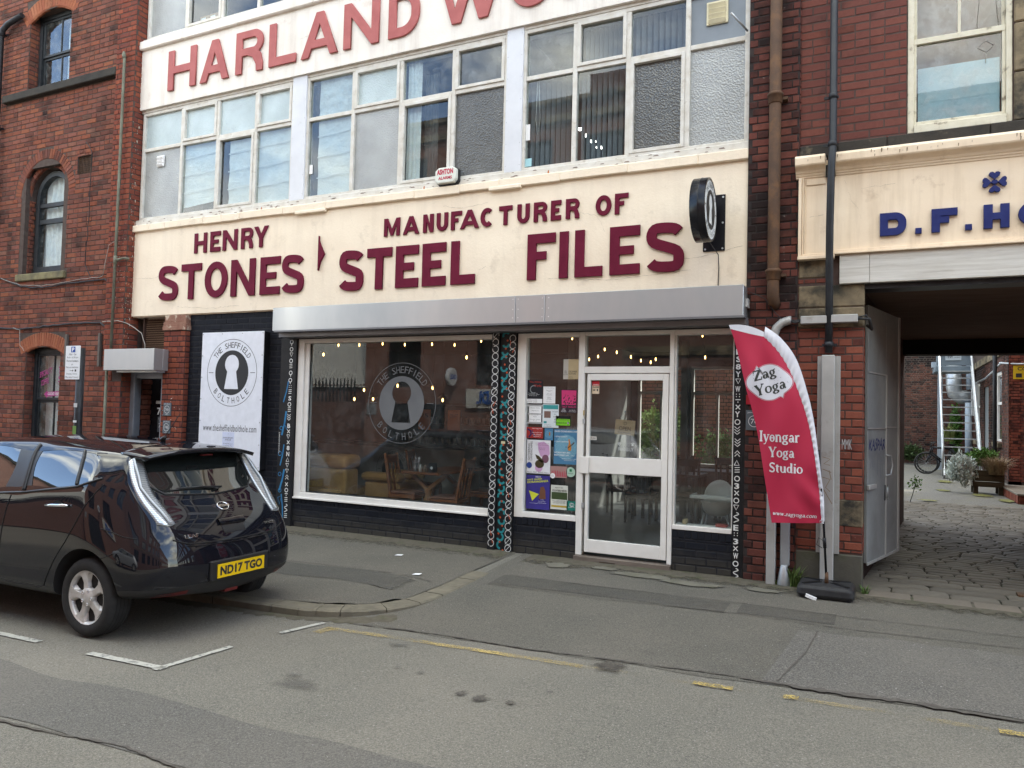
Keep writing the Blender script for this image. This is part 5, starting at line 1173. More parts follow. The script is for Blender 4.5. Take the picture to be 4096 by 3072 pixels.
m.add([(x, yp, z) for x, z in ((-3.42, 1.79), (-3.24, 1.79), (-3.238, 1.96), (-3.425, 1.965))], [(0, 1, 2, 3)]); m.build('print', pk, p)
m = MB()
for i in range(26): x = rr.uniform(-3.41, -3.25); z = rr.uniform(1.80, 1.91); s = rr.uniform(.006, .016); m.add([(x - s, yp - .0004, z - s), (x + s, yp - .0004, z - s * .4), (x + s * .3, yp - .0004, z + s)], [(0, 1, 2)])
m.build('print', K_, p); text('print', 'TAUT ANGLES', pk, p, -3.42, -3.24, 1.755, 1.778, yp); lines('print', ['with', 'Stewart', 'Paynless'], Wt, p, -3.425, -3.36, 1.70, 1.75, yp); lines('print', ['25th JUNE 2025', 'Sidney & Matilda'], Wt, p, -3.33, -3.24, 1.70, 1.735, yp)
p = card('notice', -3.845, -3.683, 1.564, 1.768, Wt, 'white typed notice held by clear tape strips at the left edge', cat='notice')
MB().box(-3.872, -3.67, yp, yp + .0005, 1.765, 1.785).box(-3.872, -3.67, yp, yp + .0005, 1.665, 1.68).box(-3.872, -3.67, yp, yp + .0005, 1.556, 1.576).build('tape', C('tape', (.4, .4, .4)), p)
lines('print', ['Notice of hire', '', 'Registered', '', 'The Company', 'is open to', 'Hours', '', 'Monday - Friday', '9 - 5'], K_, p, -3.83, -3.70, 1.58, 1.755, yp - .001)
p = card('leaflet', -3.667, -3.457, 1.514, 1.793, C('pale leaflet', (.66, .72, .74)), 'white leaflet with teal heading and a rounded photo, centre left', cat='leaflet')
BX('print', C('teal print', (.05, .30, .30)), p, -3.66, -3.465, yp, yp + .001, 1.735, 1.785); BX('print', C('brown photo', (.2, .12, .1)), p, -3.645, -3.56, yp, yp + .001, 1.63, 1.71); lines('print', ['Get help with', 'jobs', 'gardens', 'and', 'homes'], K_, p, -3.54, -3.47, 1.57, 1.72, yp); BX('print', C('teal print', (.05, .30, .30)), p, -3.65, -3.61, yp, yp + .001, 1.565, 1.59); lines('print', ['Together', 'Sheffield'], K_, p, -3.65, -3.55, 1.52, 1.555, yp)
p = card('hygiene_sign', -3.493, -3.304, 1.538, 1.658, C('black print', (.012, .012, .012)), 'green and black food hygiene rating sticker showing 5', cat='sticker')
BX('print', C('lime print', (.20, .55, .03)), p, -3.487, -3.31, yp, yp + .001, 1.545, 1.622); text('print', 'FOOD HYGIENE RATING', K_, p, -3.482, -3.33, 1.606, 1.617, yp - .0005, bold=.01)
for i in range(5):
    ring_(-3.475 + i * .026, 1.575, .007, .0095, yp - .0004, 12).build('print', K_, p); text('print', str(i), K_, p, -3.479 + i * .026, -3.471 + i * .026, 1.569, 1.581, yp - .0005)
m = MB(); m.add([(x, yp - .0004, z) for x, z in circ(-3.335, 1.575, .017, 12)[:-1]], [tuple(range(12))]); m.build('print', K_, p); text('print', '5', Wt, p, -3.342, -3.328, 1.565, 1.585, yp - .0009, bold=.02)
p = card('poster', -3.872, -3.656, 1.382, 1.514, C('red print', (.36, .035, .03)), 'small red poster with dark blue swirl under the typed notice')
m = MB(); stroke(m, [(-3.86, 1.49), (-3.82, 1.47), (-3.81, 1.43), (-3.84, 1.39)], .02, yp); stroke(m, [(-3.80, 1.48), (-3.79, 1.44), (-3.76, 1.40)], .012, yp); m.build('print', C('navy print', (.02, .02, .09)), p); lines('print', ['1 Butter Seeing to Define', '', 'stories sung about rooms', 'of the small ballads', 'thing and now ran'], Wt, p, -3.80, -3.665, 1.39, 1.51, yp - .0005)
def swirl(par, x0, x1, z0, z1, y, n):
    m = MB(); cx, cz = (x0 + x1) / 2, (z0 + z1) / 2
    for q in range(n): stroke(m, [(cx + (x1 - x0) * .47 * (t / 30) * math.cos(t * .5 + q * 6.28 / n), cz + (z1 - z0) * .44 * (t / 30) * math.sin(t * .5 + q * 6.28 / n)) for t in range(2, 31)], (x1 - x0) * .012, y - q * .00008)
    m.build('print', C('light blue print', (.25, .50, .62)), par)
p = card('poster', -3.633, -3.524, 1.365, 1.506, C('blue print', (.07, .20, .34)), 'small blue swirl poster, miniature of the big blue one beside it'); swirl(p, -3.633, -3.524, 1.38, 1.49, yp, 4); BX('print', C('orange print', (.45, .18, .03)), p, -3.575, -3.56, yp - .001, yp - .0005, 1.42, 1.46)
p = card('poster', -3.508, -3.198, 1.088, 1.498, C('blue print', (.07, .20, .34)), 'large blue swirling gig poster with a guitar player and white lettering'); swirl(p, -3.508, -3.198, 1.12, 1.46, yp, 9)
text('print', "DAVID CRONENBERG'S WIFE", Wt, p, -3.50, -3.205, 1.465, 1.485, yp - .001, bold=.01); text('print', '+ STREET ROBOTS', Wt, p, -3.50, -3.34, 1.405, 1.42, yp - .001); text('print', '+ TOKYO DIAMONDS', Wt, p, -3.50, -3.32, 1.345, 1.36, yp - .001)
text('print', 'SATURDAY MAY 30TH', Wt, p, -3.50, -3.30, 1.215, 1.232, yp - .001, bold=.01); text('print', 'MARY STREET LIVE', Wt, p, -3.50, -3.315, 1.185, 1.202, yp - .001, bold=.01); text('print', '7:30 pm', Wt, p, -3.29, -3.24, 1.185, 1.198, yp - .001); lines('print', ['83 Mary Street, S1 4RT', 'Wegottickets.com'], Wt, p, -3.40, -3.215, 1.125, 1.16, yp - .001)
MB().prism([(-3.325, 1.25), (-3.29, 1.25), (-3.285, 1.29), (-3.30, 1.34), (-3.31, 1.385), (-3.325, 1.385), (-3.32, 1.33), (-3.335, 1.29)], yp - .0016, yp - .001).build('print', C('orange print', (.50, .20, .04)), p); m = MB(); stroke(m, [(-3.33, 1.28), (-3.28, 1.32), (-3.25, 1.35)], .012, yp - .0018); m.build('print', C('dark print', (.08, .04, .02)), p)
p = card('poster', -3.862, -3.552, .959, 1.361, C('white lilac print', (.70, .70, .72)), 'white and lilac exhibition poster reading GATHERING LANDSCAPES')
m = MB(); m.add([(x, yp, z) for x, z in [(-3.72, 1.33), (-3.64, 1.345), (-3.57, 1.30), (-3.56, 1.2), (-3.60, 1.14), (-3.68, 1.17), (-3.71, 1.24)]], [tuple(range(7))]); m.add([(x, yp, z) for x, z in circ(-3.70, 1.03, .05, 14)[:-1]], [tuple(range(14))]); m.build('print', C('lilac print', (.55, .33, .52)), p)
m = MB(); m.add([(x, yp - .0006, z) for x, z in circ(-3.615, 1.14, .05, 14, sx=.9)[:-1]], [tuple(range(14))]); m.build('print', C('plum print', (.18, .08, .12)), p); m = MB(); m.add([(x, yp - .0008, z) for x, z in [(-3.75, 1.19), (-3.70, 1.17), (-3.63, 1.11), (-3.66, 1.09), (-3.73, 1.14)]], [tuple(range(5))]); m.add([(x, yp - .0008, z) for x, z in circ(-3.69, 1.075, .05, 14, sx=1.2)[:-1]], [tuple(range(14))]); m.build('print', C('shell print', (.06, .045, .02)), p)
m = MB(); m.add([(x, yp - .0006, z) for x, z in circ(-3.825, 1.055, .037, 14)[:-1]], [tuple(range(14))]); m.build('print', C('navy print', (.03, .06, .25)), p)
for i, (tx, xx) in enumerate((('GATHERING', -3.845), ('LANDSCAPES', -3.812))): text('print', tx, K_, p, 0, .225 if i else .2, 0, .024, yp - .001, map=lambda v, xx=xx: Vector((xx + .024 - v.co.z, v.co.y, 1.115 + v.co.x)))
lines('print', ['150 Years of Collecting', 'at Weston Park Museum', '', '25 Nov 2025', '1 Nov 2026'], C('plum print', (.18, .08, .12)), p, -3.75, -3.57, 1.24, 1.33, yp - .001); lines('print', ['Museums   NLHF   Art Fund   Weston'], K_, p, -3.85, -3.57, .965, .985, yp - .001)
p = card('poster', -3.549, -3.334, .925, 1.06, C('pink photo', (.38, .22, .20)), 'small photo card of a group in red, below the blue poster'); m = MB(); rr = random.Random(21)
for i in range(9): x = -3.53 + i * .022; m.add([(x, yp, .94), (x + .014, yp, .94), (x + .012, yp, .99 + rr.random() * .03), (x + .003, yp, .99 + rr.random() * .03)], [(0, 1, 2, 3)])
m.build('print', C('red print', (.45, .05, .09)), p); m = MB(); m.add([(x, yp - .001, z) for x, z in circ(-3.515, .945, .032, 12)[:-1]], [tuple(range(12))]); m.build('print', Wt, p); lines('print', ['Easy', 'Singin'], K_, p, -3.535, -3.495, .932, .958, yp - .0015)
p_ = MB(); p_.add([(x, .046, z) for x, z in circ(-3.288, 1.0, .058, 26)[:-1]], [tuple(range(26))]); p = p_.build('sticker', C('mint print', (.42, .60, .48))); tag(p, 'round mint green sticker with a dark N below the large blue poster', 'sticker', 'notices taped inside the poster window'); BX('print', C('bright green print', (.03, .28, .12)), p, -3.303, -3.273, yp, yp + .001, 1.005, 1.035); text('print', 'N', K_, p, -3.296, -3.28, 1.01, 1.03, yp - .001, bold=.02); text('print', 'NearForth', K_, p, -3.32, -3.256, .98, .992, yp - .001)
p = card('poster', -3.859, -3.55, .534, .937, C('indigo print', (.045, .035, .22)), 'indigo poster reading REYT QUEER EXTRAVAGANZA in yellow')
yy_ = C('acid yellow print', (.62, .65, .05)); text('print', 'REYT QUEER', yy_, p, -3.845, -3.65, .865, .885, yp, bold=.03, map=lambda v: Vector((v.co.x, v.co.y, v.co.z + (v.co.x + 3.845) * .12))); text('print', 'EXTRAVAGANZA', yy_, p, -3.845, -3.57, .835, .86, yp, bold=.03, map=lambda v: Vector((v.co.x, v.co.y, v.co.z + (v.co.x + 3.845) * .12)))
MB().prism([(-3.82, .75), (-3.69, .715), (-3.775, .63)], yp - .001, yp).build('print', yy_, p); MB().prism([(-3.69, .66), (-3.60, .66), (-3.605, .76), (-3.63, .81), (-3.67, .80), (-3.68, .74)], yp - .001, yp).build('print', C('brown print', (.16, .07, .04)), p)
lines('print', ['8 May', 'Doors 6.30pm', 'Forge Warehouse'], Wt, p, -3.70, -3.59, .60, .66, yp - .001); text('print', 'ANDRO EVE', Wt, p, -3.74, -3.67, .91, .93, yp - .001); lines('print', ['we are hosting later'], Wt, p, -3.81, -3.70, .595, .61, yp - .001)
p = card('poster', -3.535, -3.318, .552, .837, C('cream print', (.62, .63, .56)), 'white poster reading VOLUNTEERS NEEDED with a green group photo')
text('print', 'VOLUNTEERS NEEDED', K_, p, -3.52, -3.33, .762, .785, yp, bold=.02); BX('print', C('green photo', (.05, .075, .03)), p, -3.525, -3.325, yp, yp + .001, .67, .755); lines('print', ['HOLY GREEN PARK LADY', 'CULTURE HOUR LINE', 'GET EVENTS WE START'], K_, p, -3.51, -3.34, .62, .66, yp); BX('print', C('ochre print', (.45, .32, .05)), p, -3.525, -3.33, yp, yp + .001, .578, .6); text('print', 'HEELEY CITY FARM', K_, p, -3.48, -3.38, .80, .815, yp)
p = card('sticker', -3.33, -3.208, .551, .662, C('dark green print', (.015, .18, .14)), 'square dark green sticker with a white leaf ring, lowest on the right', cat='sticker'); ring_(-3.27, .62, .018, .022, yp - .0005, 16).build('print', Wt, p); ring_(-3.256, .618, .018, .022, yp - .0008, 16).build('print', Wt, p); text('print', 'WELCOME TO BE', Wt, p, -3.31, -3.23, .585, .595, yp)
p = card('poster', -3.409, -3.20, 2.093, 2.331, C('parchment print', (.50, .40, .24)), 'tan poster reading DECEMBER FLOWERS at the top right of the poster window'); BX('print', C('pale print', (.50, .47, .42)), p, -3.409, -3.347, yp, yp + .001, 2.093, 2.331)
text('print', 'DECEMBER', K_, p, -3.34, -3.235, 2.175, 2.195, yp); text('print', 'FLOWERS', K_, p, -3.34, -3.25, 2.15, 2.168, yp); lines('print', ['BOOKS', 'THOMSON'], K_, p, -3.34, -3.28, 2.10, 2.13, yp); lines('print', ['PEAR', 'GIVES', 'HOLLOWS'], K_, p, -3.405, -3.355, 2.14, 2.20, yp - .001)
yd = .018
p = BX('alarm_sticker', C('cream print', (.62, .50, .36)), None, -3.032, -2.945, yd, yd + .001, 1.925, 2.072); tag(p, 'red and cream alarm sticker at the top left of the glass door', 'sticker'); BX('print', C('red print', (.45, .02, .03)), p, -3.032, -2.945, yd - .001, yd, 2.02, 2.072); text('print', 'verisure', Wt, p, -3.022, -2.955, 2.027, 2.038, yd - .0015, bold=.02); text('print', 'ALARM', K_, p, -3.026, -2.951, 1.993, 2.012, yd - .001, bold=.03); MB().box(-3.02, -2.995, yd - .001, yd, 1.96, 1.975).box(-2.975, -2.96, yd - .001, yd, 1.955, 1.98).build('print', K_, p)
p = BX('push_sign', C('cream plate', (.66, .64, .58)), None, -3.043, -2.965, yd, yd + .001, 1.39, 1.43); tag(p, 'small white PUSH sign at the left edge of the glass door', 'sign'); text('print', 'PUSH', K_, p, -3.035, -2.973, 1.398, 1.421, yd - .0006)
OP = thing('open_sign', 'wooden OPEN board hanging on a cord inside the glass door', 'sign', (-2.63, .045, 1.45)); Rm = Matrix.Rotation(.07, 3, 'Y')
m = MB(); m.obox((-2.635, .045, 1.545), (.118, .006, .085), Rm); m.build('board', M_('pale plywood', (.45, .32, .19), .6, col2=(.36, .25, .14), vs=6, stretch=(1, 1, 9)), OP)
tl_ = lambda v: Vector((-2.635, .0385, 1.545)) + Rm @ (v.co - Vector((0, 0, 0)))
text('print', 'OPEN', K_, OP, -.07, .07, -.035, .01, 0, map=tl_); text('print', 'Dogs Welcome', K_, OP, -.075, .075, -.07, -.052, 0, map=tl_); mm_ = ring_(0, .045, .014, .018, 0, 16); me = mm_.mesh('print', K_); [setattr(v, 'co', tl_(v)) for v in me.vertices]; link('print', me, OP)
MB().tube([(-2.73, .045, 1.63), (-2.635, .045, 1.72), (-2.54, .045, 1.62)], .0015, 4).lathe((-2.635, .035, 1.725), [(.012, 0), (.008, .01)], 10, 'y').build('cord', MT['galv'], OP)
o = lines('window_lettering', ['DOG', 'FRIENDLY'], C('white vinyl', (.62, .65, .64)), None, -2.70, -2.525, 1.27, 1.375, yd - .001); tag(o, 'small white DOG FRIENDLY lettering with paw prints on the door glass', 'lettering')
m = MB()
for px_ in (-2.69, -2.535):
    for dx, dz, r_ in ((0, 0, .012), (-.016, .014, .005), (-.006, .021, .005), (.006, .021, .005), (.016, .014, .005)): m.add([(px_ + dx + r_ * math.cos(a), yd, 1.35 + dz + r_ * math.sin(a)) for a in frange(0, 5.6, 8)], [tuple(range(9))])
m.build('paw_print', C('white vinyl', (.62, .65, .64)), o)
AB = thing('alarm_box', 'white burglar alarm box with red lettering on the ledge below the middle windows', 'alarm box', (-5.03, -.1, 4.7))
m = MB(); o_ = [(-.155, -.07), (-.12, -.105), (.12, -.105), (.155, -.06), (.155, .07), (.10, .10), (-.10, .10), (-.155, .06)]
m.prism([(-5.03 + x * 1.0, 4.695 + z) for x, z in o_], -.115, -.03, 0); m.build('case', C('alarm white', (.72, .73, .66)), AB, .014, seg=2)
m = MB(); m.prism([(-5.02 + x * 1.05, 4.685 + z * 1.12) for x, z in o_], -.06, -.017, 0); m.build('back_plate', MT['black'], AB, .006)
rd = C('red print', (.50, .02, .07)); text('print', 'ASHTON', rd, AB, -5.155, -4.915, 4.70, 4.77, -.117, bold=.04); text('print', 'ALARMS', rd, AB, -5.13, -4.93, 4.635, 4.675, -.117, bold=.03)
RSg = thing('round_sign', 'round black projecting sign with the keyhole emblem at the right end of the fascia', 'sign', (-1.65, -.4, 3.8))
RX, RY, RZ, RR = -1.605, -.45, 3.828, .328
m = MB(); m.lathe((RX, RY, RZ), [(RR - .02, -.155), (RR, -.15), (RR, -.075), (RR * 1.01, -.073), (RR * 1.01, -.065), (RR, -.063), (RR, 0), (RR - .018, .004), (RR - .02, -.006)], 48, 'x'); m.build('drum', MT['blackg'], RSg)
Mx = Matrix.Translation((RX, RY, RZ)) @ Matrix.Rotation(math.pi / 2, 4, 'Z')
for xx, nm in ((-.004, 'right'), (-.152, 'left')):
    m = MB(); n = 40; m.add([(RX + xx, RY + (RR - .02) * math.cos(2 * math.pi * i / n), RZ + (RR - .02) * math.sin(2 * math.pi * i / n)) for i in range(n)], [tuple(range(n))]); m.build('face', C('sign face white', (.75, .76, .74)), RSg)
keyring(RSg, 0, 0, RR * .93, -.001, MT['ink'], None, M=Mx)
MB().box(-1.77, -1.535, -.034, -.021, 3.485, 4.10).build('wall_plate', MT['blackg'], RSg, .003); MB().box(-1.70, -1.66, -.15, -.034, 3.7, 3.95).build('bracket', MT['blackg'], RSg)
m = MB(); [m.lathe((x, -.036, z), [(.011, -.002), (.011, .002)], 8, 'y') for x in (-1.745, -1.56) for z in (3.51, 3.79, 4.07)]; m.build('bolt', MT['galv'], RSg)
MB().tube([(-1.64, -.38, 3.53), (-1.63, -.2, 3.50), (-1.60, -.045, 3.44), (-1.595, -.03, 3.3), (-1.60, -.03, 3.1)], .005, 5).build('cable', MT['ink'], RSg)
SG = thing('sign_board', 'tall white cafe sign board with black keyhole roundel and web address', 'sign', (-8.68, -.05, .75))
k = (8.3 - .1) / 8.3
MB().box(-9.245, -8.010, -.10, -.088, .76, 2.77).build('board', C('sign board white', (.76, .78, .84)), SG, .003)
MB().box(-9.235, -8.012, -.087, .02, .77, 2.762).build('edge', MT['blackg'], SG)
bx, bz, by = -8.617, 2.166, -.1012
keyring(SG, bx, bz, .498, by, MT['ink'], None)
text('web_address', 'www.thesheffieldbolthole.com', MT['ink'], SG, -9.155, -8.09, 1.30, 1.40, by, spacing=1.1)
m = MB(); [m.lathe((x, -.102, z), [(.010, -.003), (.010, .003)], 8, 'y') for x in (-9.225, -8.03) for z in frange(.80, 2.745, 6)]; [m.lathe((x, -.102, 2.745), [(.010, -.003), (.010, .003)], 8, 'y') for x in (-8.83, -8.43)]; m.build('screw', MT['galv'], SG)
NT = BX('notice', C('notice sheet', (.62, .66, .82)), None, -8.75, -8.515, -.1035, -.102, .90, 1.29); tag(NT, 'typed sheet of opening times taped to the white sign board', 'notice')
lines('print', ['0', '', 'BOOKINGS AND EVENTS', 'ARE WELCOME', '', 'Monday 4th closed', 'Tuesday 9am - 4pm', 'Wednesday 9am - 4pm', 'Thursday 9am - 4pm', 'Friday 9am - 4pm', 'Saturday 10am - 4pm', 'Sunday 10am - 3pm'], MT['ink'], NT, -8.735, -8.53, .93, 1.28, -.1045)
BX('icon', MT['ink'], SG, -8.925, -8.768, by, by + .001, .88, 1.045); ig = BX('icon', MT['ink'], SG, -8.50, -8.338, by, by + .001, .88, 1.045)
ring_(-8.419, .962, .03, .042, by - .001).build('icon_ring', Wt, ig)
m = MB(); rr_ = [(-.058, -.058), (.058, -.058), (.058, .058), (-.058, .058)]; v_ = [(-8.419 + x * a, by - .001, .962 + z * a) for a in (1, .82) for x, z in rr_]; m.add(v_, [(i, (i + 1) % 4, 4 + (i + 1) % 4, 4 + i) for i in range(4)]); m.build('icon_ring', Wt, ig)
RB = thing('brick_building', 'plum brick building with cream sign panel, blue letters and a cart passage at the right', 'building', (1, 0, 0))
BR = Bricks(); br = MT['brick_right']; bcn = MT['brick_corner']
YR = 0.0
win = rect_hole(.20, 1.085, 4.50, 9)
BR.wall(-.79, 1.085, 4.51, 9.7, YR, br, [win], bond='mix', course=.0855, length=.27, proud=.004, joint=.007)
BR.wall(-.79, -.17, .375, 2.62, YR - .03, bcn, [rect_hole(-.79, -.40, .36, .37), rect_hole(-.385, -.1, .63, .905)], bond='alt', course=.081, length=.25, ofs=.04)
BR.wall(-.03, .34, .375, 2.62, -.17, bcn, [lambda z: (-.03, .34) if .63 < z < .905 else None], axis='y', sign=1, bond='alt', course=.081, length=.25)
BR.wall(-.79, -.46, 3.06, 3.13, YR - .03, bcn, bond='alt', course=.081)
BR.wall(2.45, 4.2, -.1, 3.4, YR - .03, bcn, bond='alt', course=.081, length=.25)
BR.finalize(RB)
m = MB(); slab(m, -.79, 4.4, 4.3, 9.7, [(.20, 1.085, 4.5, 6.6), (2.3, 3.2, 4.5, 6.6)], YR, .3); m.build('wall_core', MT['mortar_r'], RB)
BX('pier_core', MT['mortar_r'], RB, -.79, -.17, -.03, .34, .0, 4.29); BX('pier_core', MT['mortar_r'], RB, 2.45, 4.4, -.03, .34, -.1, 4.29)
MB().box(-.79, -.165, -.045, .35, -.1, .36).build('plinth', MT['render_d'], RB, .012)
for x0, x1, z0, z1 in ((-.785, -.48, 3.135, 3.325), (-.785, -.165, 2.83, 3.055), (-.785, -.165, 2.625, 2.825), (-.40, -.165, .632, .902)):
    BX('stone_block', MT['stone'], RB, x0, x1, -.042, .3, z0, z1, .012)
for i, (z0, z1) in enumerate(((4.52, 4.98), (4.99, 5.45), (5.46, 5.95))): BX('quoin', MT['stone'], RB, 1.09, 1.42 + .1 * (i % 2), -.02, .2, z0, z1, .012)
m = MB(); x = -.785
for x2 in (-.42, .03, .9, 2.2, 4.3): BX('stone_course', MT['stone_k'], RB, x, x2 - .006, -.06, .3, 4.375, 4.508, .01); x = x2
SP = thing('sign_panel', None, None, (1, -.1, 3.4)); SP.parent = RB; SP.matrix_parent_inverse = Matrix.Translation(-WL[RB.name])
cy_ = MT['cream_y']
MB().box(-.76, 4.2, -.075, .1, 3.35, 4.33).build('panel', cy_, SP)
def moulding(pts, x0, x1, mat, par, name='cornice'):
    m = MB(); n = len(pts); m.add([(x0, y, z) for y, z in pts] + [(x1, y, z) for y, z in pts], [(i, (i + 1) % n, n + (i + 1) % n, n + i) for i in range(n)] + [tuple(range(n))[::-1], tuple(range(n, 2 * n))]); return m.build(name, mat, par, .003)
cor = [(0, 4.16), (-.085, 4.16), (-.09, 4.18), (-.10, 4.182), (-.105, 4.20), (-.115, 4.203), (-.13, 4.225), (-.155, 4.245), (-.19, 4.26), (-.20, 4.275), (-.205, 4.34), (-.19, 4.365), (0, 4.372)]
moulding(cor, -.44, 4.2, cy_, SP); moulding(cor, -.815, -.53, cy_, SP)
MB().box(-.53, -.44, -.11, 0, 4.15, 4.27).build('cornice_gap', MT['stone_k'], SP)
MB().box(-.785, -.755, -.125, -.076, 3.345, 4.16).box(-.752, -.735, -.105, -.076, 3.35, 4.16).box(-.732, -.722, -.095, -.076, 3.36, 4.15).box(-.715, -.53, -.087, -.076, 4.085, 4.15).build('side_moulding', cy_, SP, .003)
MB().box(-.79, -.44, -.13, .0, 3.315, 3.349).box(-.785, -.44, -.10, -.076, 3.351, 3.375).build('foot_moulding', cy_, SP, .003)
MB().box(-.44, 4.2, -.12, .0, 3.352, 3.372).box(-.44, 4.2, -.10, -.076, 3.374, 3.40).build('foot_moulding', cy_, SP, .003)
m = MB(); rr = random.Random(2)
for i in range(26):
    x = rr.uniform(-.75, 1.3); z = rr.uniform(4.29, 4.35); s = rr.uniform(.002, .007); m.add([(x, -.2065, z), (x + s * 1.6, -.2065, z), (x + s, -.2065, z - s * 5), (x, -.2065, z - s * 6)], [(0, 1, 2, 3)])
m.build('soot_streak', flat('soot streak', (.25, .17, .11), .9), SP, kind='stuff')
for c, a, b in (('D', -.032, .200), ('.', .276, .330), ('F', .412, .628), ('.', .690, .745), ('H', .838, 1.042), ('O', 1.11, 1.36), ('W', 1.42, 1.75), ('A', 1.80, 2.05), ('R', 2.1, 2.32), ('D', 2.38, 2.6)):
    zz = 3.502; o = letter(c, MT['blue'], SP, a, b, zz, zz + (.055 if c == '.' else .225), .072 if c != '.' else .05, -.077, .035)
cx, cz = .9255, 3.936; em = MB()
for q in range(4):
    a = math.pi / 2 * q; pt = []
    for i in range(17):
        t = math.pi * 2 * i / 17; hx = 16 * math.sin(t) ** 3; hz = 13 * math.cos(t) - 5 * math.cos(2 * t) - 2 * math.cos(3 * t) - math.cos(4 * t); pt.append((hx * .0029, .027 + (hz + 15) * .0026))
    me_ = [(cx + x * math.cos(a) - z * math.sin(a), cz + x * math.sin(a) + z * math.cos(a)) for x, z in pt]
    mm1 = MB(); mm1.prism(me_, -.108, -.077); mm1.build('petal', MT['blue'], SP, .003)
MB().prism([(cx + .026 * math.cos(a), cz + .021 * math.sin(a)) for a in frange(0, 6.0, 14)], -.108, -.077).build('petal_centre', MT['blue'], SP, .003)
hair([(-.35, 4.1), (-.3, 3.9), (-.22, 3.8), (-.2, 3.65)], SP, -.078, w=.003); hair([(-.2, 4.0), (0.1, 4.02)], SP, -.078, w=.002); hair([(-.68, 3.75), (-.55, 3.77)], SP, -.078, w=.003)
MT['wboard'] = M_('limewashed timber board', (.64, .62, .57), .7, col2=(.50, .47, .42), vs=4, stretch=(.5, 1, 9), bs=26, bstr=.5, bdist=.005, dirt=(.30, .27, .22), dscale=3, dlo=.58, dhi=.75)
BX('lintel_board', MT['wboard'], RB, -.395, -.123, -.085, .05, 3.055, 3.348, .004); BX('lintel_board', MT['wboard'], RB, -.120, 4.2, -.083, .05, 3.053, 3.348, .004)
BX('lintel', MT['black'], RB, -.165, 2.45, -.03, .25, 3.0, 3.05)
uw = thing('window', None, None, (.65, .1, 4.55)); uw.parent = RB; uw.matrix_parent_inverse = Matrix.Translation(-WL[RB.name])
fm = M_('flaking cream window paint', (.70, .66, .53), .7, col2=(.60, .55, .42), vs=9, bs=55, bstr=.5, dirt=(.22, .18, .13), dscale=9, dlo=.58, dhi=.68)
MB().box(.205, .262, .015, .15, 4.53, 6.5).box(1.03, 1.08, .015, .15, 4.53, 6.5).box(.262, 1.03, -.01, .15, 4.52, 4.60).build('frame', fm, uw, .004)
MB().box(.262, .285, .04, .1, 4.60, 5.44).box(1.0, 1.03, .04, .1, 4.60, 5.44).box(.285, 1.0, .04, .1, 4.60, 4.645).box(.262, 1.03, .035, .1, 5.42, 5.475).build('lower_sash', fm, uw, .003)
MB().box(.262, .29, .09, .13, 5.475, 6.5).box(1.0, 1.03, .09, .13, 5.475, 6.5).box(.64, .665, .092, .125, 5.475, 6.5).build('upper_sash', fm, uw, .003)
BX('pane', MT['glass_o'], uw, .285, 1.0, .065, .07, 4.64, 5.43); BX('pane', MT['glass_o'], uw, .29, .64, .107, .111, 5.47, 6.5); BX('pane', MT['glass_o'], uw, .665, 1.0, .107, .111, 5.47, 6.5)
BX('blue_card', M_('pale blue board', (.42, .58, .66), .5, col2=(.48, .62, .70), vs=2), uw, .298, .985, .085, .09, 4.66, 5.19)
BX('curtain', M_('maroon curtain', (.13, .035, .03), .9, col2=(.09, .02, .02), vs=3, stretch=(4, 1, 1)), uw, .2, 1.08, .28, .29, 4.5, 6.6)
m = MB(); m.tube([(.87, .06, 5.36), (.80, .06, 5.30), (.875, .06, 5.245), (.94, .06, 5.30), (.87, .06, 5.36)], .003, 4).tube([(.87, .06, 5.24), (.87, .06, 5.14)], .003, 4).tube([(.80, .1, 5.5), (.86, .1, 6.4)], .002, 4).tube([(.98, .1, 5.5), (.90, .1, 6.4)], .002, 4); m.build('hanging_motif', MT['wcab'], uw)
m = MB(); m.add([(-.19, .25, 3.04), (2.45, .25, 3.04), (2.9, 6.0, 3.04), (.30, 6.0, 3.04), (-.19, .25, 3.2), (2.45, .25, 3.2), (2.9, 6, 3.2), (.30, 6, 3.2)], [(0, 1, 2, 3), (4, 7, 6, 5), (0, 4, 5, 1), (2, 6, 7, 3), (1, 5, 6, 2), (0, 3, 7, 4)])
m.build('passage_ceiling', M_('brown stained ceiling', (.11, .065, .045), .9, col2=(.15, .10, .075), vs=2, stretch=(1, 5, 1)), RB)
BX('beam', MT['dark'], RB, .1, 3.3, 5.7, 6.1, 2.80, 3.04)
PW = Bricks(); 
def skew(name, x0, y0, x1, y1, th, z0, z1, mat, par):
    a = Vector((x0, y0, 0)); b = Vector((x1, y1, 0)); d = (b - a).normalized(); q = Vector((-d.y, d.x, 0)) * th
    v = [a, b, b + q, a + q]; m = MB(); m.add([(p.x, p.y, z0) for p in v] + [(p.x, p.y, z1) for p in v], [(0, 1, 2, 3), (4, 7, 6, 5), (0, 4, 5, 1), (1, 5, 6, 2), (2, 6, 7, 3), (3, 7, 4, 0)]); return m.build(name, mat, par)
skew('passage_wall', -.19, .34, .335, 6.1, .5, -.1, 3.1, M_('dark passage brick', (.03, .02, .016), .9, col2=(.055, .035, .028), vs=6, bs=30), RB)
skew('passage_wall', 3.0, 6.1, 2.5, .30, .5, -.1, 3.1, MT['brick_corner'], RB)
BX('upper_storey_core', MT['mortar_d'], RB, -1.3, -.2, .35, 6.2, 4.0, 9.5); BX('upper_storey_core', MT['mortar_d'], RB, -.19, 4.4, .31, 6.2, 3.25, 9.5)
GT = thing('gate', 'grey steel gate leaf with graffiti standing open inside the passage mouth', 'gate', (-.19, .36, .2))
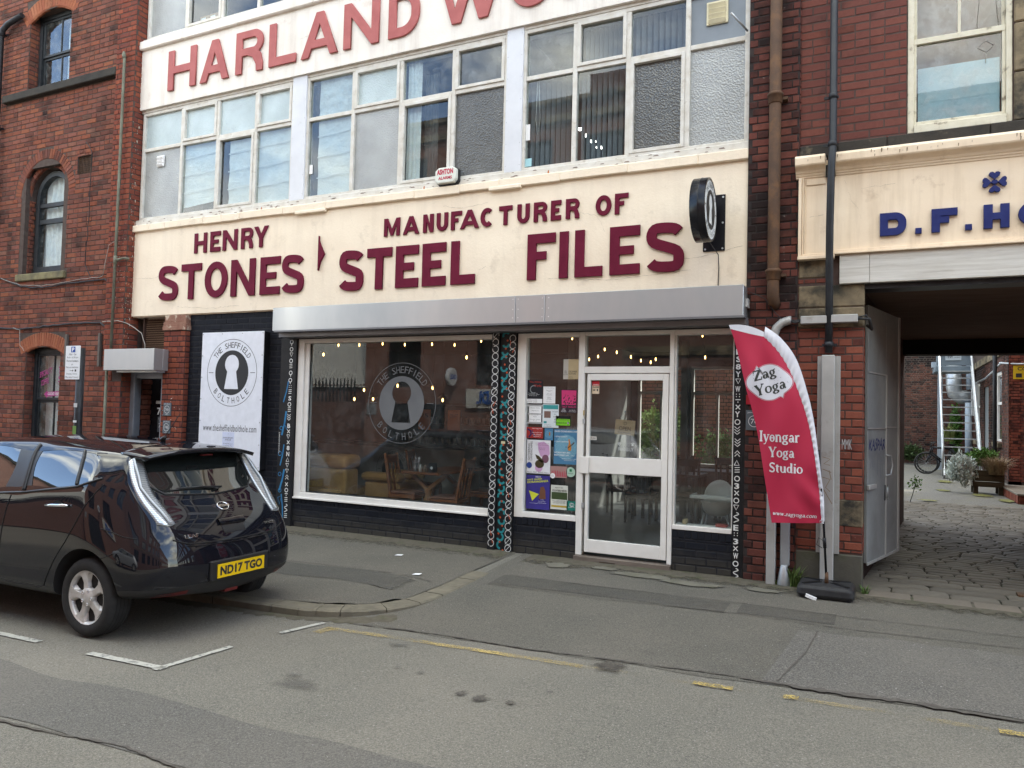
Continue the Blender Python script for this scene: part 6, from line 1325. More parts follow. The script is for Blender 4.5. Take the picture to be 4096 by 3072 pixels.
GA = Vector((-.165, .40, 0)); GB = Vector((.145, 1.62, 0)); gd = (GB - GA).normalized(); gn = Vector((gd.y, -gd.x, 0)); GLn = (GB - GA).length
gm_ = M_('grey gate paint', (.30, .31, .305), .6, metal=.0, col2=(.23, .24, .24), vs=2.4, bs=24, bstr=.12, dirt=(.20, .20, .19), dscale=2.2, dlo=.55, dhi=.8)
Mg = Matrix((gd, -gn, Vector((0, 0, 1)))).transposed()
def gbox(m, u0, u1, z0, z1, n0, n1, mi=0):
    c = GA + gd * (u0 + u1) / 2 + gn * (n0 + n1) / 2; c.z = (z0 + z1) / 2; return m.obox(c, ((u1 - u0) / 2, (n1 - n0) / 2, (z1 - z0) / 2), Mg, mi)
m = MB(); gbox(m, 0, GLn * .55, .22, 2.90, 0, .03); m.build('panel', gm_, GT, .003); m = MB(); gbox(m, GLn * .56, GLn, .22, 2.90, 0, .03); m.build('panel', gm_, GT, .003)
for u0, u1, z0, z1 in ((GLn * .548, GLn * .562, .22, 2.2), (0, GLn * .55, 2.19, 2.205), (GLn * .955, GLn, .22, 2.90), (0, GLn, .20, .225), (0, GLn * .55, 1.605, 1.615), (GLn * .56, GLn, 1.62, 1.63)):
    m = MB(); gbox(m, u0, u1, z0, z1, .03, .042); m.build('seam', MT['galv_w'], GT)
m = MB(); gbox(m, -.02, .25, 1.0 - .02, 1.025, .03, .06); m.build('bolt_bar', MT['galv_w'], GT, .003)
hp = lambda u, z, n: tuple(GA + gd * u + gn * n + Vector((0, 0, z)))
MB().tube([hp(GLn * .53, 1.32, .035), hp(GLn * .60, 1.31, .07), hp(GLn * .62, 1.2, .08), hp(GLn * .60, 1.10, .07), hp(GLn * .53, 1.09, .035)], .011, 6).build('handle', MT['galv'], GT)
m = MB(); gbox(m, GLn * .52, GLn * .60, .82, .99, .03, .036); m.build('latch_plate', MT['black'], GT); MB().tube([hp(GLn * .56, .84, .05), hp(GLn * .56, .97, .05)], .012, 6).build('latch', MT['galv'], GT)
gp = M_('blue spray paint', (.045, .055, .16), .7)
me = text_raw('KASPAR', .02, res=2, shear=.2); fit(me, .05, .66, 1.38, 1.50, 0); [setattr(v, 'co', Vector(hp(v.co.x, v.co.z + .012 * math.sin(v.co.x * 40), .0315))) for v in me.vertices]; me.materials.append(gp); link('graffiti', me, GT)
m = MB(); rr = random.Random(3)
for i in range(14):
    uu = .07 + i * .042; l_ = rr.uniform(.05, .32); a = hp(uu, 1.39, .0318); b = hp(uu, 1.39 - l_, .0318); c = hp(uu + .004, 1.39 - l_, .0318); d = hp(uu + .004, 1.39, .0318); m.add([a, b, c, d], [(0, 1, 2, 3)])
m.build('paint_run', gp, GT)
CB = thing('passage_floor', None, None, (1.2, 4, 0), kind='structure')
MT['cob'] = brickmat('worn setts', [(.19, .17, .14), (.155, .14, .118), (.235, .21, .17), (.125, .113, .096)], soot=(.085, .077, .064), slo=.56, shi=.85, sscale=.6, rough=.6)
MT['cob_w'] = brickmat('worn gritstone flags', [(.23, .20, .165), (.20, .172, .14), (.26, .22, .178)], soot=(.2, .165, .13), slo=.6, shi=.75, sscale=1.4)
MT['bed'] = M_('dark sett bedding', (.030, .026, .021), .95, col2=(.05, .055, .03), vs=9, bs=50)
def sett(seed):
    r = random.Random(seed); n = 5; vs = []; 
    for i in range(n):
        for j in range(n):
            x, y = (-.5, -.44, 0, .44, .5)[i], (-.5, -.38, 0, .38, .5)[j]; e = max(abs(x), abs(y)); rx = x * (1 - .10 * (abs(y) > .49) * (abs(x) > .49)) + r.uniform(-.008, .008); ry = y * (1 - .12 * (abs(x) > .49) * (abs(y) > .49)) + r.uniform(-.03, .03)
            z = .5 + r.uniform(-.07, .07); z = z if e < .49 else .18
            vs.append((rx, ry, z))
    me = bpy.data.meshes.new('cobble'); me.from_pydata(vs, [], [(i * n + j, (i + 1) * n + j, (i + 1) * n + j + 1, i * n + j + 1) for i in range(n - 1) for j in range(n - 1)])
    me.polygons.foreach_set('use_smooth', [True] * len(me.polygons)); me.materials.append(MT['cob']); return me
SE = [sett(i) for i in range(7)]
rr = random.Random(6); cl = []; y = .12
while y < 9.75:
    big_ = y < .75; d = rr.uniform(.20, .27) if big_ else rr.uniform(.125, .155); xl_ = -.17 + .09 * y if y < 6 else .2; x = xl_ - .4 * rr.random(); xr = 3.3
    while x < xr:
        l_ = rr.uniform(.42, .75) if big_ else rr.uniform(.24, .44)
        if x + l_ > xl_ + .02: cl.append(((x + l_ / 2), y + d / 2, l_ - .012, d - .012))
        x += l_
    y += d
sc2 = sorted(range(len(cl)), key=lambda i: -(cl[i][2] * cl[i][3] * (lambda p: (p[2] ** 3 if p and -20 < p[0] < 4110 and p[1] < 3080 else 0))(proj((cl[i][0], cl[i][1], 0)))))
big = set(sc2[:300]); mbx = MB()
for i, (x, y, l_, d) in enumerate(cl):
    M = Matrix.Translation((x, y, -.008 + .010 * mnoise.noise(Vector((x * 1.4, y * 1.4, 0))) + .02 * min(1, y / 4))) @ Matrix.Rotation(rr.uniform(-.03, .03), 4, 'Z') @ Matrix.Rotation(rr.uniform(-.02, .02), 4, 'X') @ Matrix.Diagonal((l_, d, .05, 1))
    me = SE[rr.randrange(7)]
    if i in big: link('cobble', me, CB, M)
    else:
        b = len(mbx.v); mbx.add([M @ v.co for v in me.vertices], [tuple(p.vertices) for p in me.polygons], 0, True)
o = mbx.build('cobble', MT['cob'], CB); o['kind'] = 'stuff'
m = MB(); m.grid(lambda x, y: (x, y, -.006 + .02 * min(1, y / 4)), frange(-.2, 3.4, 10), frange(.02, 9.9, 20)); m.build('bedding', MT['bed'], CB)
x = -.15
for l_ in (.42, .5, .38, .62, .45, .5, .6):
    BX('threshold_stone', MT['cob_w'], CB, x, x + l_ - .012, -.16, .11, -.06, .012, .008); x += l_
MB().box(1.20, 1.46, .55, .72, .0, .034).build('drain_cover', MT['rust'], CB)
DCT = M_('dull silver trunking', (.47, .47, .455), .5, metal=.4, col2=(.38, .38, .37), vs=3, dirt=(.22, .19, .15), dscale=4, dlo=.60, dhi=.8)
o = thing('cable_cover', 'wide raised aluminium cable cover with scratched tag on the corner pier behind the flag base', 'cable cover', (-.48, -.1, 0))
MB().box(-.592, -.545, -.062, -.031, .36, 2.33).box(-.43, -.378, -.062, -.031, .36, 2.33).build('flange', DCT, o, .002); MB().box(-.548, -.427, -.15, -.046, .03, 2.335).build('cover', DCT, o, .006)
m = MB(); [m.lathe((x, -.064, z), [(.007, -.003), (.007, .003)], 6, 'y') for x in (-.575, -.398) for z in frange(.45, 2.25, 9)]; m.build('rivet', MT['galv'], o)
m = MB(); sc_m = flat('brown scratch', (.26, .20, .13), .8)
for pts in ([(-.53, 1.32), (-.46, 1.30), (-.52, 1.25), (-.46, 1.24)], [(-.53, 1.20), (-.45, 1.17)], [(-.47, 1.19), (-.45, 1.10)], [(-.53, 1.12), (-.46, 1.10), (-.50, 1.02), (-.46, .98)], [(-.52, 1.0), (-.44, .86)]): stroke(m, pts, .007, -.1515)
m.build('scratched_tag', sc_m, o)
o = thing('trunking', 'tall silver trunking rising behind the flag and bending into a horizontal run', 'trunking', (-1.01, -.1, 0))
MB().box(-1.058, -.968, -.15, -.056, .0, 2.50).build('channel', DCT, o, .008)
MB().tube([(-1.013, -.10, 2.50), (-1.01, -.10, 2.56), (-.985, -.10, 2.63), (-.93, -.10, 2.68), (-.86, -.10, 2.70), (-.845, -.10, 2.70)], .044, 12).build('bend', DCT, o)
MB().box(-.752, -.50, -.14, -.046, 2.655, 2.735).box(-.49, -.222, -.14, -.046, 2.66, 2.74).build('channel', DCT, o, .006)
MB().tube([(-.86, -.1, 2.70), (-.80, -.11, 2.69), (-.74, -.1, 2.70)], .012, 6).tube([(-.86, -.12, 2.69), (-.80, -.13, 2.67), (-.74, -.12, 2.69)], .010, 6).tube([(-.23, -.1, 2.70), (-.12, -.1, 2.69), (-.10, 0, 2.60), (-.14, .2, 2.66)], .016, 6).tube([(-.23, -.08, 2.71), (-.15, -.1, 2.73), (-.11, .05, 2.66)], .009, 5).build('cable_tail', MT['ink'], o)
o = thing('service_duct', 'short grey duct with a flared galvanised foot between the trunking and the corner pier', 'duct', (-.87, -.1, 0))
MB().box(-.925, -.836, -.12, -.05, .20, 1.9).build('duct', M_('grey duct', (.33, .34, .35), .5, metal=.2), o, .008); MB().lathe((-.885, -.12, 0), [(.062, .0), (.066, .02), (.05, .12), (.036, .20), (.03, .21)], 14).build('flared_foot', MT['galv'], o)
o = thing('drainpipe', 'smooth dark grey downpipe in front of the cream sign panel', 'pipe', (-.48, -.27, 2.3))
MB().tube([(-.46, -.17, 9.6), (-.46, -.17, 4.5), (-.462, -.24, 4.36), (-.468, -.26, 4.2), (-.478, -.255, 3.6), (-.482, -.20, 3.2), (-.484, -.12, 2.95), (-.486, -.10, 2.36)], .036, 12).build('pipe', MT['pipe_b'], o)
for z, y in ((4.92, -.17), (4.42, -.21), (2.42, -.10)): MB().tube([(-.462 if z > 3 else -.485, y, z), (-.462 if z > 3 else -.485, y, z + .05)], .043, 12).box(-.55, -.41, y + .02, y + .04, z + .01, z + .035).build('collar', MT['pipe_b'], o)
o = thing('soil_pipe', 'thick rusty brown cast iron pipe on the sooty brick pier beside the round sign', 'pipe', (-1.02, -.14, 2.9))
MB().tube([(-1.02, -.145, 9.6), (-1.02, -.145, 3.05), (-1.02, -.145, 2.96), (-1.015, -.12, 2.90), (-1.01, -.06, 2.87)], .060, 16).build('pipe', MT['rust'], o)
for z in (5.02, 3.17): MB().lathe((-1.02, -.145, z - .05), [(.062, -.01), (.072, 0), (.072, .07), (.082, .075), (.082, .095), (.066, .11)], 18).box(-.95, -.90, -.14, -.06, z - .02, z + .01).build('socket', MT['rust'], o)
cable('cable', [(-1.29, -.12, 3.02), (-1.1, -.12, 2.93), (-1.0, -.12, 2.78), (-.88, -.12, 2.69)], .004, MT['ink'], 'thin black cable from the shutter box end past the foot of the rusty pipe', seed=9)
for k, (x, z, lab) in enumerate(((-1.25, 1.68, 'grey circular address plaque on the brick pier half hidden by the flag'),)):
    p = BX('plaque', MT['plaque'], None, -1.285, -1.12, -.075, -.062, 1.56, 1.77, .002); tag(p, lab, 'plaque', 'grey address plaques'); ring_(-1.20, 1.655, .055, .060, -.0765).build('ring', Wt, p); text('print', '76', Wt, p, -1.235, -1.165, 1.63, 1.68, -.0765); text('print', 'John Street', Wt, p, -1.27, -1.14, 1.735, 1.755, -.0765)
BX('sign_corner', C('red plate', (.4, .02, .03)), SB, -1.285, -1.2, -.07, -.06, 1.83, 1.93)
text('graffito', 'MMK', M_('chalky spray', (.5, .5, .5), .8), RB, -.36, -.27, 1.40, 1.50, -.045)
def tuft(name, x, y, z, n, h, mat, lab, cat, spread=.1, broad=.006, seed=0, top=True):
    r = random.Random(seed); m = MB()
    for i in range(n):
        a = r.uniform(0, 6.28); l_ = h * r.uniform(.5, 1.1); sp = spread * r.uniform(.2, 1); bx_, by_ = x + r.uniform(-.03, .03) * spread / .1, y + r.uniform(-.03, .03) * spread / .1; w_ = broad * r.uniform(.6, 1.3)
        px_, py_ = -math.sin(a) * w_, math.cos(a) * w_
        p0 = (bx_, by_, z); p1 = (bx_ + sp * .4 * math.cos(a), by_ + sp * .4 * math.sin(a), z + l_ * .65); p2 = (bx_ + sp * math.cos(a), by_ + sp * math.sin(a), z + l_ * r.uniform(.75, 1))
        m.add([(p0[0] - px_, p0[1] - py_, z), (p0[0] + px_, p0[1] + py_, z), (p1[0] + px_, p1[1] + py_, p1[2]), (p1[0] - px_, p1[1] - py_, p1[2]), p2], [(0, 1, 2, 3), (3, 2, 4)])
    o = m.build(name, mat)
    if top: tag(o, lab, cat)
    return o
MT['leaf'] = M_('weed green', (.07, .12, .03), .6, col2=(.11, .15, .045), vs=20)
tuft('weed', -.78, -.13, 0, 40, .24, MT['leaf'], 'small green weed growing between the flared duct and the flag base', 'weed', .13, .008, 1)
tuft('weed', -.14, -.10, 0, 26, .10, MT['leaf'], 'low weed tuft at the foot of the corner pier by the passage', 'weed', .08, .006, 2)
tuft('weed', -.97, -.12, 0, 12, .07, MT['leaf'], 'tiny weed beside the foot of the tall silver trunking', 'weed', .06, .005, 3)
m = MB(); m.grid(lambda x, y: (x, y, .022 + .02 * mnoise.noise(Vector((x * .8, y * .6, 0)))), frange(-4, 9, 40), frange(9.85, 36, 60)); YG = m.build('gravel_yard', MT['gravel_c']); tag(YG, kind='structure')
MT['moss'] = fadable(M_('moss and weeds', (.11, .12, .03), .9, col2=(.17, .15, .06), vs=12, bs=60, bstr=.8), 'ragged moss', 6, .9, .3, .6)
for x, y, a, b_, s in ((1.35, 13.2, .28, .5, 1), (2.1, 12.4, .35, .6, 2), (.9, 10.2, .3, .3, 3), (1.6, 16.5, .3, .8, 4), (2.45, 11.3, .25, .6, 5)):
    blot('moss_patch', x, y, a, b_, MT['moss'], YG, .045, seed=s)
BW = thing('yard_wall', 'tall old soot patched brick wall closing the yard beyond the bicycle', 'wall', (0, 27, 0)); yb = Bricks(); yb.wall(.2, 4.6, 0, 6.2, 27, MT['brick_yard'], bond='alt', course=.085, length=.24, joint=.014, proud=.01); yb.finalize(BW)
MB().box(-4, 6, 27, 27.4, -.1, 9).build('wall_core', M_('yard mortar', (.13, .11, .09), .95), BW)
YB = thing('yard_building', 'brick yard building with white window strips and a yellow sign, right of the planter', 'building', (3.3, 17, 0)); yb = Bricks()
yb.wall(3.20, 4.6, .1, 4.2, 17, MT['brick_corner'], bond='alt', course=.083, length=.24, joint=.013, proud=.008)
yb.wall(17, 27, .1, 3.75, 3.20, MT['brick_yard'], [rect_hole(18.4, 19.6, 1.15, 3.3), rect_hole(21.5, 22.8, 0, 3.0), rect_hole(24, 25, 1.1, 3.2)], axis='y', sign=-1, bond='alt', course=.085, length=.24, joint=.014)
yb.finalize(YB)
m = MB(); slab(m, 17, 27, -.1, 5.5, [(18.4, 19.6, 1.15, 3.3), (21.5, 22.8, 0, 3.0), (24, 25, 1.1, 3.2)], 3.2, 3.5, 'y'); m.box(3.2, 5, 17, 17.2, -.1, 5.5); m.build('wall_core', MT['mortar'], YB)
for y0, y1, z0, z1 in ((18.4, 19.6, 1.15, 3.3), (24, 25, 1.1, 3.2)):
    w_ = MB().box(3.22, 3.3, y0, y0 + .12, z0, z1).box(3.22, 3.3, y1 - .12, y1, z0, z1).box(3.22, 3.3, y0 + .12, y1 - .12, z0, z0 + .1).box(3.22, 3.3, y0 + .12, y1 - .12, z1 - .1, z1).box(3.22, 3.3, y0 + .12, y1 - .12, 2.3, 2.38).build('window', MT['upvc'], YB); BX('pane', MT['glass_d'], w_, 3.25, 3.26, y0 + .12, y1 - .12, z0 + .1, z1 - .1)
    BX('sill', MT['stone'], YB, 3.08, 3.25, y0 - .1, y1 + .1, z0 - .14, z0)
BX('door', M_('grey door', (.28, .29, .29), .6), YB, 3.24, 3.3, 21.5, 22.8, 0, 3.0)
BX('lintel', MT['stone'], YB, 3.14, 4.6, 16.95, 26, 3.76, 4.0); p = BX('yellow_sign', C('yellow plate', (.62, .42, .02)), YB, 3.30, 3.9, 16.96, 16.985, 2.98, 3.36); text('sign_print', 'CCTV', MT['ink'], YB, 3.4, 3.8, 3.22, 3.32, 16.955, bold=.02); MB().box(3.36, 3.5, 16.95, 16.958, 3.03, 3.14).box(3.6, 3.8, 16.95, 16.958, 3.03, 3.14).build('sign_print', MT['ink'], YB)
o = MB().tube([(2.98, 18, .05), (2.98, 18, 5.2)], .055, 10).build('drainpipe', MT['black']); tag(o, 'black downpipe standing against the yard building behind the planter', 'pipe')
MB().tube([(3.1, 17.6, 3.5), (3.0, 18.5, 3.3), (3.05, 21, 3.2), (3.1, 26, 3.2)], .03, 6).tube([(3.0, 17.2, 3.45), (3.4, 16.9, 3.4), (4.4, 16.9, 3.42)], .025, 6).build('service_pipe', MT['galv'], YB)
o = MB().box(3.0, 3.18, 24.6, 24.9, 2.0, 3.2).build('meter_box', MT['galv_w'], YB)
ST = thing('stone_step', 'low paved brick edged step at the right edge of the yard', 'step', (3, 12.5, 0)); MB().box(2.60, 5, 10.85, 13.6, .0, .20).build('riser', MT['brick_corner'], ST, .01)
for i in range(4):
    for j in range(3): BX('slab', MT['cob_w'], ST, 2.57 + j * .6, 3.16 + j * .6, 10.82 + i * .7, 11.51 + i * .7, .20, .24, .006)
bb = Bricks(); bb.wall(2.6, 4.2, .01, .20, 10.84, MT['brick_corner'], bond='alt', course=.083, length=.24, joint=.014); bb.wall(10.85, 13.6, .01, .20, 2.59, MT['brick_corner'], axis='y', sign=-1, bond='head', course=.19, zbase=.01, length=.16, joint=.014); bb.finalize(ST)
SR = thing('steel_stair', 'galvanised steel stair climbing to a grey landing box at the back of the yard', 'stair', (2.1, 19, 0))
s0, s1 = Vector((0, 18.1, .05)), Vector((0, 22.2, 3.62)); XA, XB = 1.69, 2.66
for x, xt in ((XA, 1.80), (XB, 2.76)):
    MB().bar((x, 18.1, .05), (xt - .0, 22.2, 3.62), .05, .22).build('stringer', MT['galv'], SR)
    MB().tube([(x - .04, 18.0, .35), (x - .04, 18.0, .95), (xt - .04, 22.2, 4.62)], .035, 8).tube([(x - .04, 18.05, .1), (x - .04, 18.05, .95)], .025, 6).build('handrail', MT['galv'], SR)
for i in range(14):
    f = (i + .5) / 14; y = 18.1 + 4.1 * f; z = .05 + 3.57 * f; BX('tread', M_('galvanised tread', (.55, .57, .58), .4, metal=.5), SR, XA + .11 * f + .03, XB + .1 * f - .03, y - .12, y + .12, z, z + .03) if i == 0 else BX('tread', bpy.data.materials['galvanised tread'], SR, XA + .11 * f + .03, XB + .1 * f - .03, y - .12, y + .12, z, z + .03)
lb = MB().box(1.70, 2.78, 22.2, 22.3, 3.72, 4.9).box(1.66, 2.82, 22.15, 23.6, 3.50, 3.70).build('landing', M_('blue grey steel', (.20, .24, .27), .5, metal=.3, vs=2), SR, .01)
BX('landing_sign', C('pale sign', (.45, .50, .53)), SR, 1.98, 2.46, 22.17, 22.19, 3.90, 4.40); text('sign_print', 'NNA', MT['ink'], SR, 2.02, 2.20, 3.97, 4.17, 22.165); lines('sign_print', ['Nichols', 'Architects', 'Sheffield'], MT['ink'], SR, 2.24, 2.43, 3.97, 4.17, 22.165)
for x in (1.86, 2.62): MB().lathe((x, 22.18, 4.13), [(.07, -.01), (.07, .01)], 12, 'y').build('round_badge', MT['ink'], SR)
o = MB().box(1.80, 1.95, 23.0, 23.15, 0, 3.7).box(1.6, 2.0, 22.9, 23.2, 3.7, 3.9).build('steel_post', M_('pale grey paint', (.42, .47, .52), .6)); tag(o, 'pale grey steel post carrying the stair landing, left of the stair', 'post')
VD = thing('ventilation_duct', 'large grey ventilation duct with an elbow seen through the stair treads', 'duct', (2.5, 25, 2.6))
MB().tube([(2.48, 25.5, 4.2), (2.48, 25.5, 3.1), (2.52, 25.5, 2.85), (2.7, 25.5, 2.72), (3.1, 25.5, 2.72)], .27, 18).build('duct', MT['galv'], VD); MB().tube([(2.95, 25.2, 2.5), (2.95, 25.2, .2)], .12, 12).tube([(3.0, 25.4, 4.2), (3.0, 25.4, 3.0)], .12, 12).build('drop_pipe', M_('pale blue pipe', (.36, .42, .48), .5), VD)
def leafy(name, c, rad, n, size, mat, lab, cat, seed=0, el=(1, 1, 1), top=True, parent=None, up=.3):
    r = random.Random(seed); m = MB()
    for i in range(n):
        while True:
            p = Vector((r.uniform(-1, 1), r.uniform(-1, 1), r.uniform(-1, 1)))
            if p.length < 1: break
        p = Vector((p.x * rad * el[0], p.y * rad * el[1], p.z * rad * el[2])) * (.75 + .5 * mnoise.noise(p * 2.5 + Vector((seed, 0, 0)))); p += Vector(c)
        d = Vector((r.uniform(-1, 1), r.uniform(-1, 1), r.uniform(-.3, 1) + up)).normalized(); q = d.orthogonal().normalized(); q = Matrix.Rotation(r.uniform(0, 6.28), 3, d) @ q; s = size * r.uniform(.6, 1.3)
        m.add([p, p + d * s * .5 + q * s * .25, p + d * s, p + d * s * .5 - q * s * .25], [(0, 1, 2, 3)])
    o = m.build(name, mat, parent)
    if top: tag(o, lab, cat)
    return o
MT['lav'] = M_('silvery foliage', (.44, .49, .45), .8, col2=(.58, .61, .58), vs=9); MT['herb'] = M_('bright herb leaf', (.10, .20, .035), .6, col2=(.06, .13, .03), vs=8); MT['straw'] = M_('straw grass', (.34, .27, .17), .8, col2=(.24, .16, .11), vs=8); MT['ivy'] = M_('ivy leaf', (.035, .06, .018), .5, col2=(.06, .09, .03), vs=8)
PL = thing('planter', 'square timber planter on short feet in the gravel yard', 'planter', (2.25, 13.2, 0)); tm = M_('weathered planter timber', (.085, .062, .035), .8, col2=(.05, .042, .028), vs=5, stretch=(.6, .6, 9), bs=30)
for i, z in enumerate((.20, .335, .47)): BX('plank', tm, PL, 1.96, 2.60, 12.90, 12.94, z, z + .125, .004); BX('plank', tm, PL, 1.96, 2.0, 12.94, 13.5, z, z + .125, .004); BX('plank', tm, PL, 2.56, 2.60, 12.94, 13.5, z, z + .125, .004)
for x in (1.97, 2.48): 
    for y in (12.93, 13.42): BX('leg', tm, PL, x, x + .1, y, y + .08, .02, .21)
BX('soil', MT['bed'], PL, 2.0, 2.56, 12.94, 13.5, .4, .56)
leafy('herb_bush', (2.22, 13.35, .86), .44, 2200, .07, MT['herb'], 'bright green low bush growing in the timber planter', 'bush', 1, (.9, .6, .62))
leafy('lavender_bush', (1.72, 12.95, .56), .46, 2400, .085, MT['lav'], 'silvery grey bush spilling to the left of the timber planter', 'bush', 2, (.85, .7, .92), up=.9)
tuft('ornamental_grass', 2.42, 12.98, .5, 900, .46, MT['straw'], 'straw coloured ornamental grass drooping from the right of the planter', 'grass plant', .50, .005, 5)
leafy('hedge', (.95, 26.2, .45), .55, 1500, .10, MT['ivy'], 'low dark green hedge along the foot of the back yard wall', 'hedge', 7, (1.3, .6, .8))
leafy('ivy', (2.62, 26.3, 1.4), .9, 1500, .12, MT['herb'], 'ivy climbing beside the drop pipe behind the stair', 'climber', 8, (.3, .3, 1.5))
tuft('palm', 2.3, 25.6, 1.0, 60, .7, M_('palm leaf', (.22, .25, .08), .6, vs=6), 'spiky pale green palm behind the stair treads', 'palm', .5, .025, 6)
leafy('young_shrub', (.63, 9.6, .42), .17, 130, .055, MT['herb'], 'small leafy shrub sprouting at the left corner of the yard entrance', 'shrub', 9, (1, .8, 1.1))
MB().tube([(.52, 9.6, 0), (.58, 9.6, .2), (.63, 9.6, .42)], .008, 5).build('stem', MT['stone_k'], None) and tag(bpy.data.objects['stem'], 'thin woody stem under the small shrub at the yard corner', 'stem')
def bicycle(x, y, z, rz, lab):
    b_ = thing('bicycle', lab, 'bicycle', (x, y, z), 'black bicycles parked by the stair', rz=rz); k = MT['blackg']
    for wx in (0, 1.05):
        w_ = MB(); n = 26; w_.tube([(wx + .335 * math.cos(2 * math.pi * i / n), 0, .34 + .335 * math.sin(2 * math.pi * i / n)) for i in range(n + 1)], .027, 6, caps=False)
        wo = w_.build('wheel', M_('tyre', (.03, .03, .03), .8) if 'tyre' not in bpy.data.materials else bpy.data.materials['tyre'], b_, local=True)
        s_ = MB(); [s_.bar((wx, 0, .34), (wx + .325 * math.cos(a), 0, .34 + .325 * math.sin(a)), .004) for a in frange(0, 6.0, 16)]; s_.lathe((wx, 0, .34), [(.02, -.04), (.02, .04)], 8, 'y'); s_.build('spokes', MT['galv'], wo, local=True)
    m = MB(); P = dict(bb=(.47, 0, .29), st=(.36, 0, .82), ht=(.90, 0, .86), hb=(.94, 0, .66), rr=(0, 0, .34), fr=(1.05, 0, .34))
    for a, c in (('bb', 'st'), ('st', 'ht'), ('bb', 'hb'), ('ht', 'hb'), ('bb', 'rr'), ('st', 'rr'), ('hb', 'fr')): m.tube([P[a], P[c]], .024, 7)
    m.build('frame', k, b_, local=True)
    MB().tube([(.36, 0, .82), (.34, 0, .94)], .012, 6).box(.22, .46, -.05, .05, .94, .98).build('saddle', k, b_, .02, local=True); MB().tube([(.90, 0, .86), (.89, 0, 1.0)], .012, 6).tube([(.80, -.28, 1.03), (.9, -.15, 1.02), (.9, .15, 1.02), (.80, .28, 1.03)], .012, 6).build('handlebar', k, b_, local=True)
    MB().lathe((.47, 0, .29), [(.09, -.05), (.09, -.04)], 16, 'y').bar((.47, -.07, .29), (.47, -.07, .12), .02).bar((.47, .07, .29), (.47, .07, .46), .02).build('crank', MT['galv'], b_, local=True)
    MB().box(-.15, .22, -.06, .06, .70, .715).tube([(-.1, .05, .70), (0, .05, .36)], .006, 5).build('rack', k, b_, local=True); MB().tube([(-.36 * math.cos(a), 0, .34 + .36 * math.sin(a)) for a in frange(.2, 2.4, 8)], .02, 6).build('mudguard', k, b_, local=True)
    return b_
bicycle(2.35, 20.3, .03, math.radians(186), 'black bicycle parked nearest in front of the steel stair')
bicycle(2.45, 20.9, .03, math.radians(176), 'black bicycle behind the nearest one, partly hidden by stair treads')

yard_shade_wing = thing('yard_building', 'tall brick wing added out of view to the right to shade the yard', 'building', (4.5, 11, 0)); BX('wall', MT['brick_corner'], yard_shade_wing, 4.3, 8, 6.25, 16.9, -.1, 9)  # unseen block, added to keep direct sun off the yard
FB = thing('flag_banner', 'red and white feather flag for a yoga studio on a weighted black base', 'flag banner', (-.46, -.35, 0))
YFg = -.40; kf = (8.3 + YFg) / 7.85
Zf = lambda z: 1.68 + (z - 1.68) * kf
Lp = [(-.971, .664), (-1.023, .989), (-1.065, 1.25), (-1.111, 1.515), (-1.165, 1.76), (-1.224, 1.97), (-1.285, 2.22), (-1.34, 2.44), (-1.385, 2.585)]
Rp = [(-.515, .70), (-.530, .93), (-.555, 1.16), (-.590, 1.40), (-.635, 1.63), (-.700, 1.86), (-.800, 2.13), (-.925, 2.35), (-1.06, 2.50)]
So = [(-.487, .70), (-.495, .93), (-.520, 1.16), (-.552, 1.40), (-.590, 1.66), (-.648, 1.93), (-.752, 2.26), (-.90, 2.48), (-1.05, 2.60)]
Lp = [(x * kf, Zf(z)) for x, z in Lp]; Rp = [(x * kf, Zf(z)) for x, z in Rp]; So = [(x * kf, Zf(z)) for x, z in So]
def cr(P, t):
    n = len(P) - 1; t = max(0, min(.9999, t)) * n; i = int(t); f = t - i; p0, p1, p2, p3 = [Vector(P[max(0, min(n, j))]) for j in (i - 1, i, i + 1, i + 2)]
    return .5 * ((2 * p1) + (p2 - p0) * f + (2 * p0 - 5 * p1 + 4 * p2 - p3) * f * f + (3 * p1 - p0 - 3 * p2 + p3) * f ** 3)
def fold(x, z):
    a = .020 * math.sin((x * 6 + (z - .6) * 3.2)) * min(1, max(0, (x + 1.5)) * 2) + .012 * math.sin(x * 15 - z * 5 + 1) + .010 * math.sin(x * 23 + z * 9) * math.exp(-((z - 2.2) / .4) ** 2)
    a += .016 * math.sin((x + z * .9) * 20) * math.exp(-((z - .95) / .28) ** 2) * max(0, min(1, (x + .85) * 4))
    return YFg + a * .9
def FP(u, t, off=0):
    a = cr(Lp, t); b = cr(Rp, t); p = a.lerp(b, u); return (p.x, fold(p.x, p.y) - off, p.y)
mr = M_('crimson polyester', (.46, .014, .052), .62, col2=(.40, .012, .045), vs=3, bs=160, bstr=.08)
m, N, L, b = newmat('crimson flag cloth'); N['Principled BSDF'].inputs['Base Color'].default_value = (.50, .016, .06, 1); b.inputs['Roughness'].default_value = .6; b.inputs['Sheen Weight'].default_value = .15
tr = N.new('ShaderNodeBsdfTranslucent'); tr.inputs[0].default_value = (.5, .02, .06, 1); mx = N.new('ShaderNodeMixShader'); mx.inputs[0].default_value = .18; L.new(b.outputs[0], mx.inputs[1]); L.new(tr.outputs[0], mx.inputs[2]); L.new(mx.outputs[0], N['Material Output'].inputs[0]); MT['flag'] = m
mb = MB(); mb.grid(lambda u, t: FP(u, t), frange(0, 1, 44), frange(0, 1, 120)); mb.build('cloth', MT['flag'], FB)
MT['flagw'] = M_('white flag cloth', (.66, .66, .70), .7, col2=(.58, .58, .63), vs=6, bs=60, bstr=.3)
def SL(u, t):
    a = cr(Rp, t); b = cr(So, t); p = a.lerp(b, u); pk = .005 * math.sin(t * 190) * (1 - u)
    return (p.x, fold(p.x, p.y) - .014 * math.sin(u * math.pi) + pk - .001, p.y)
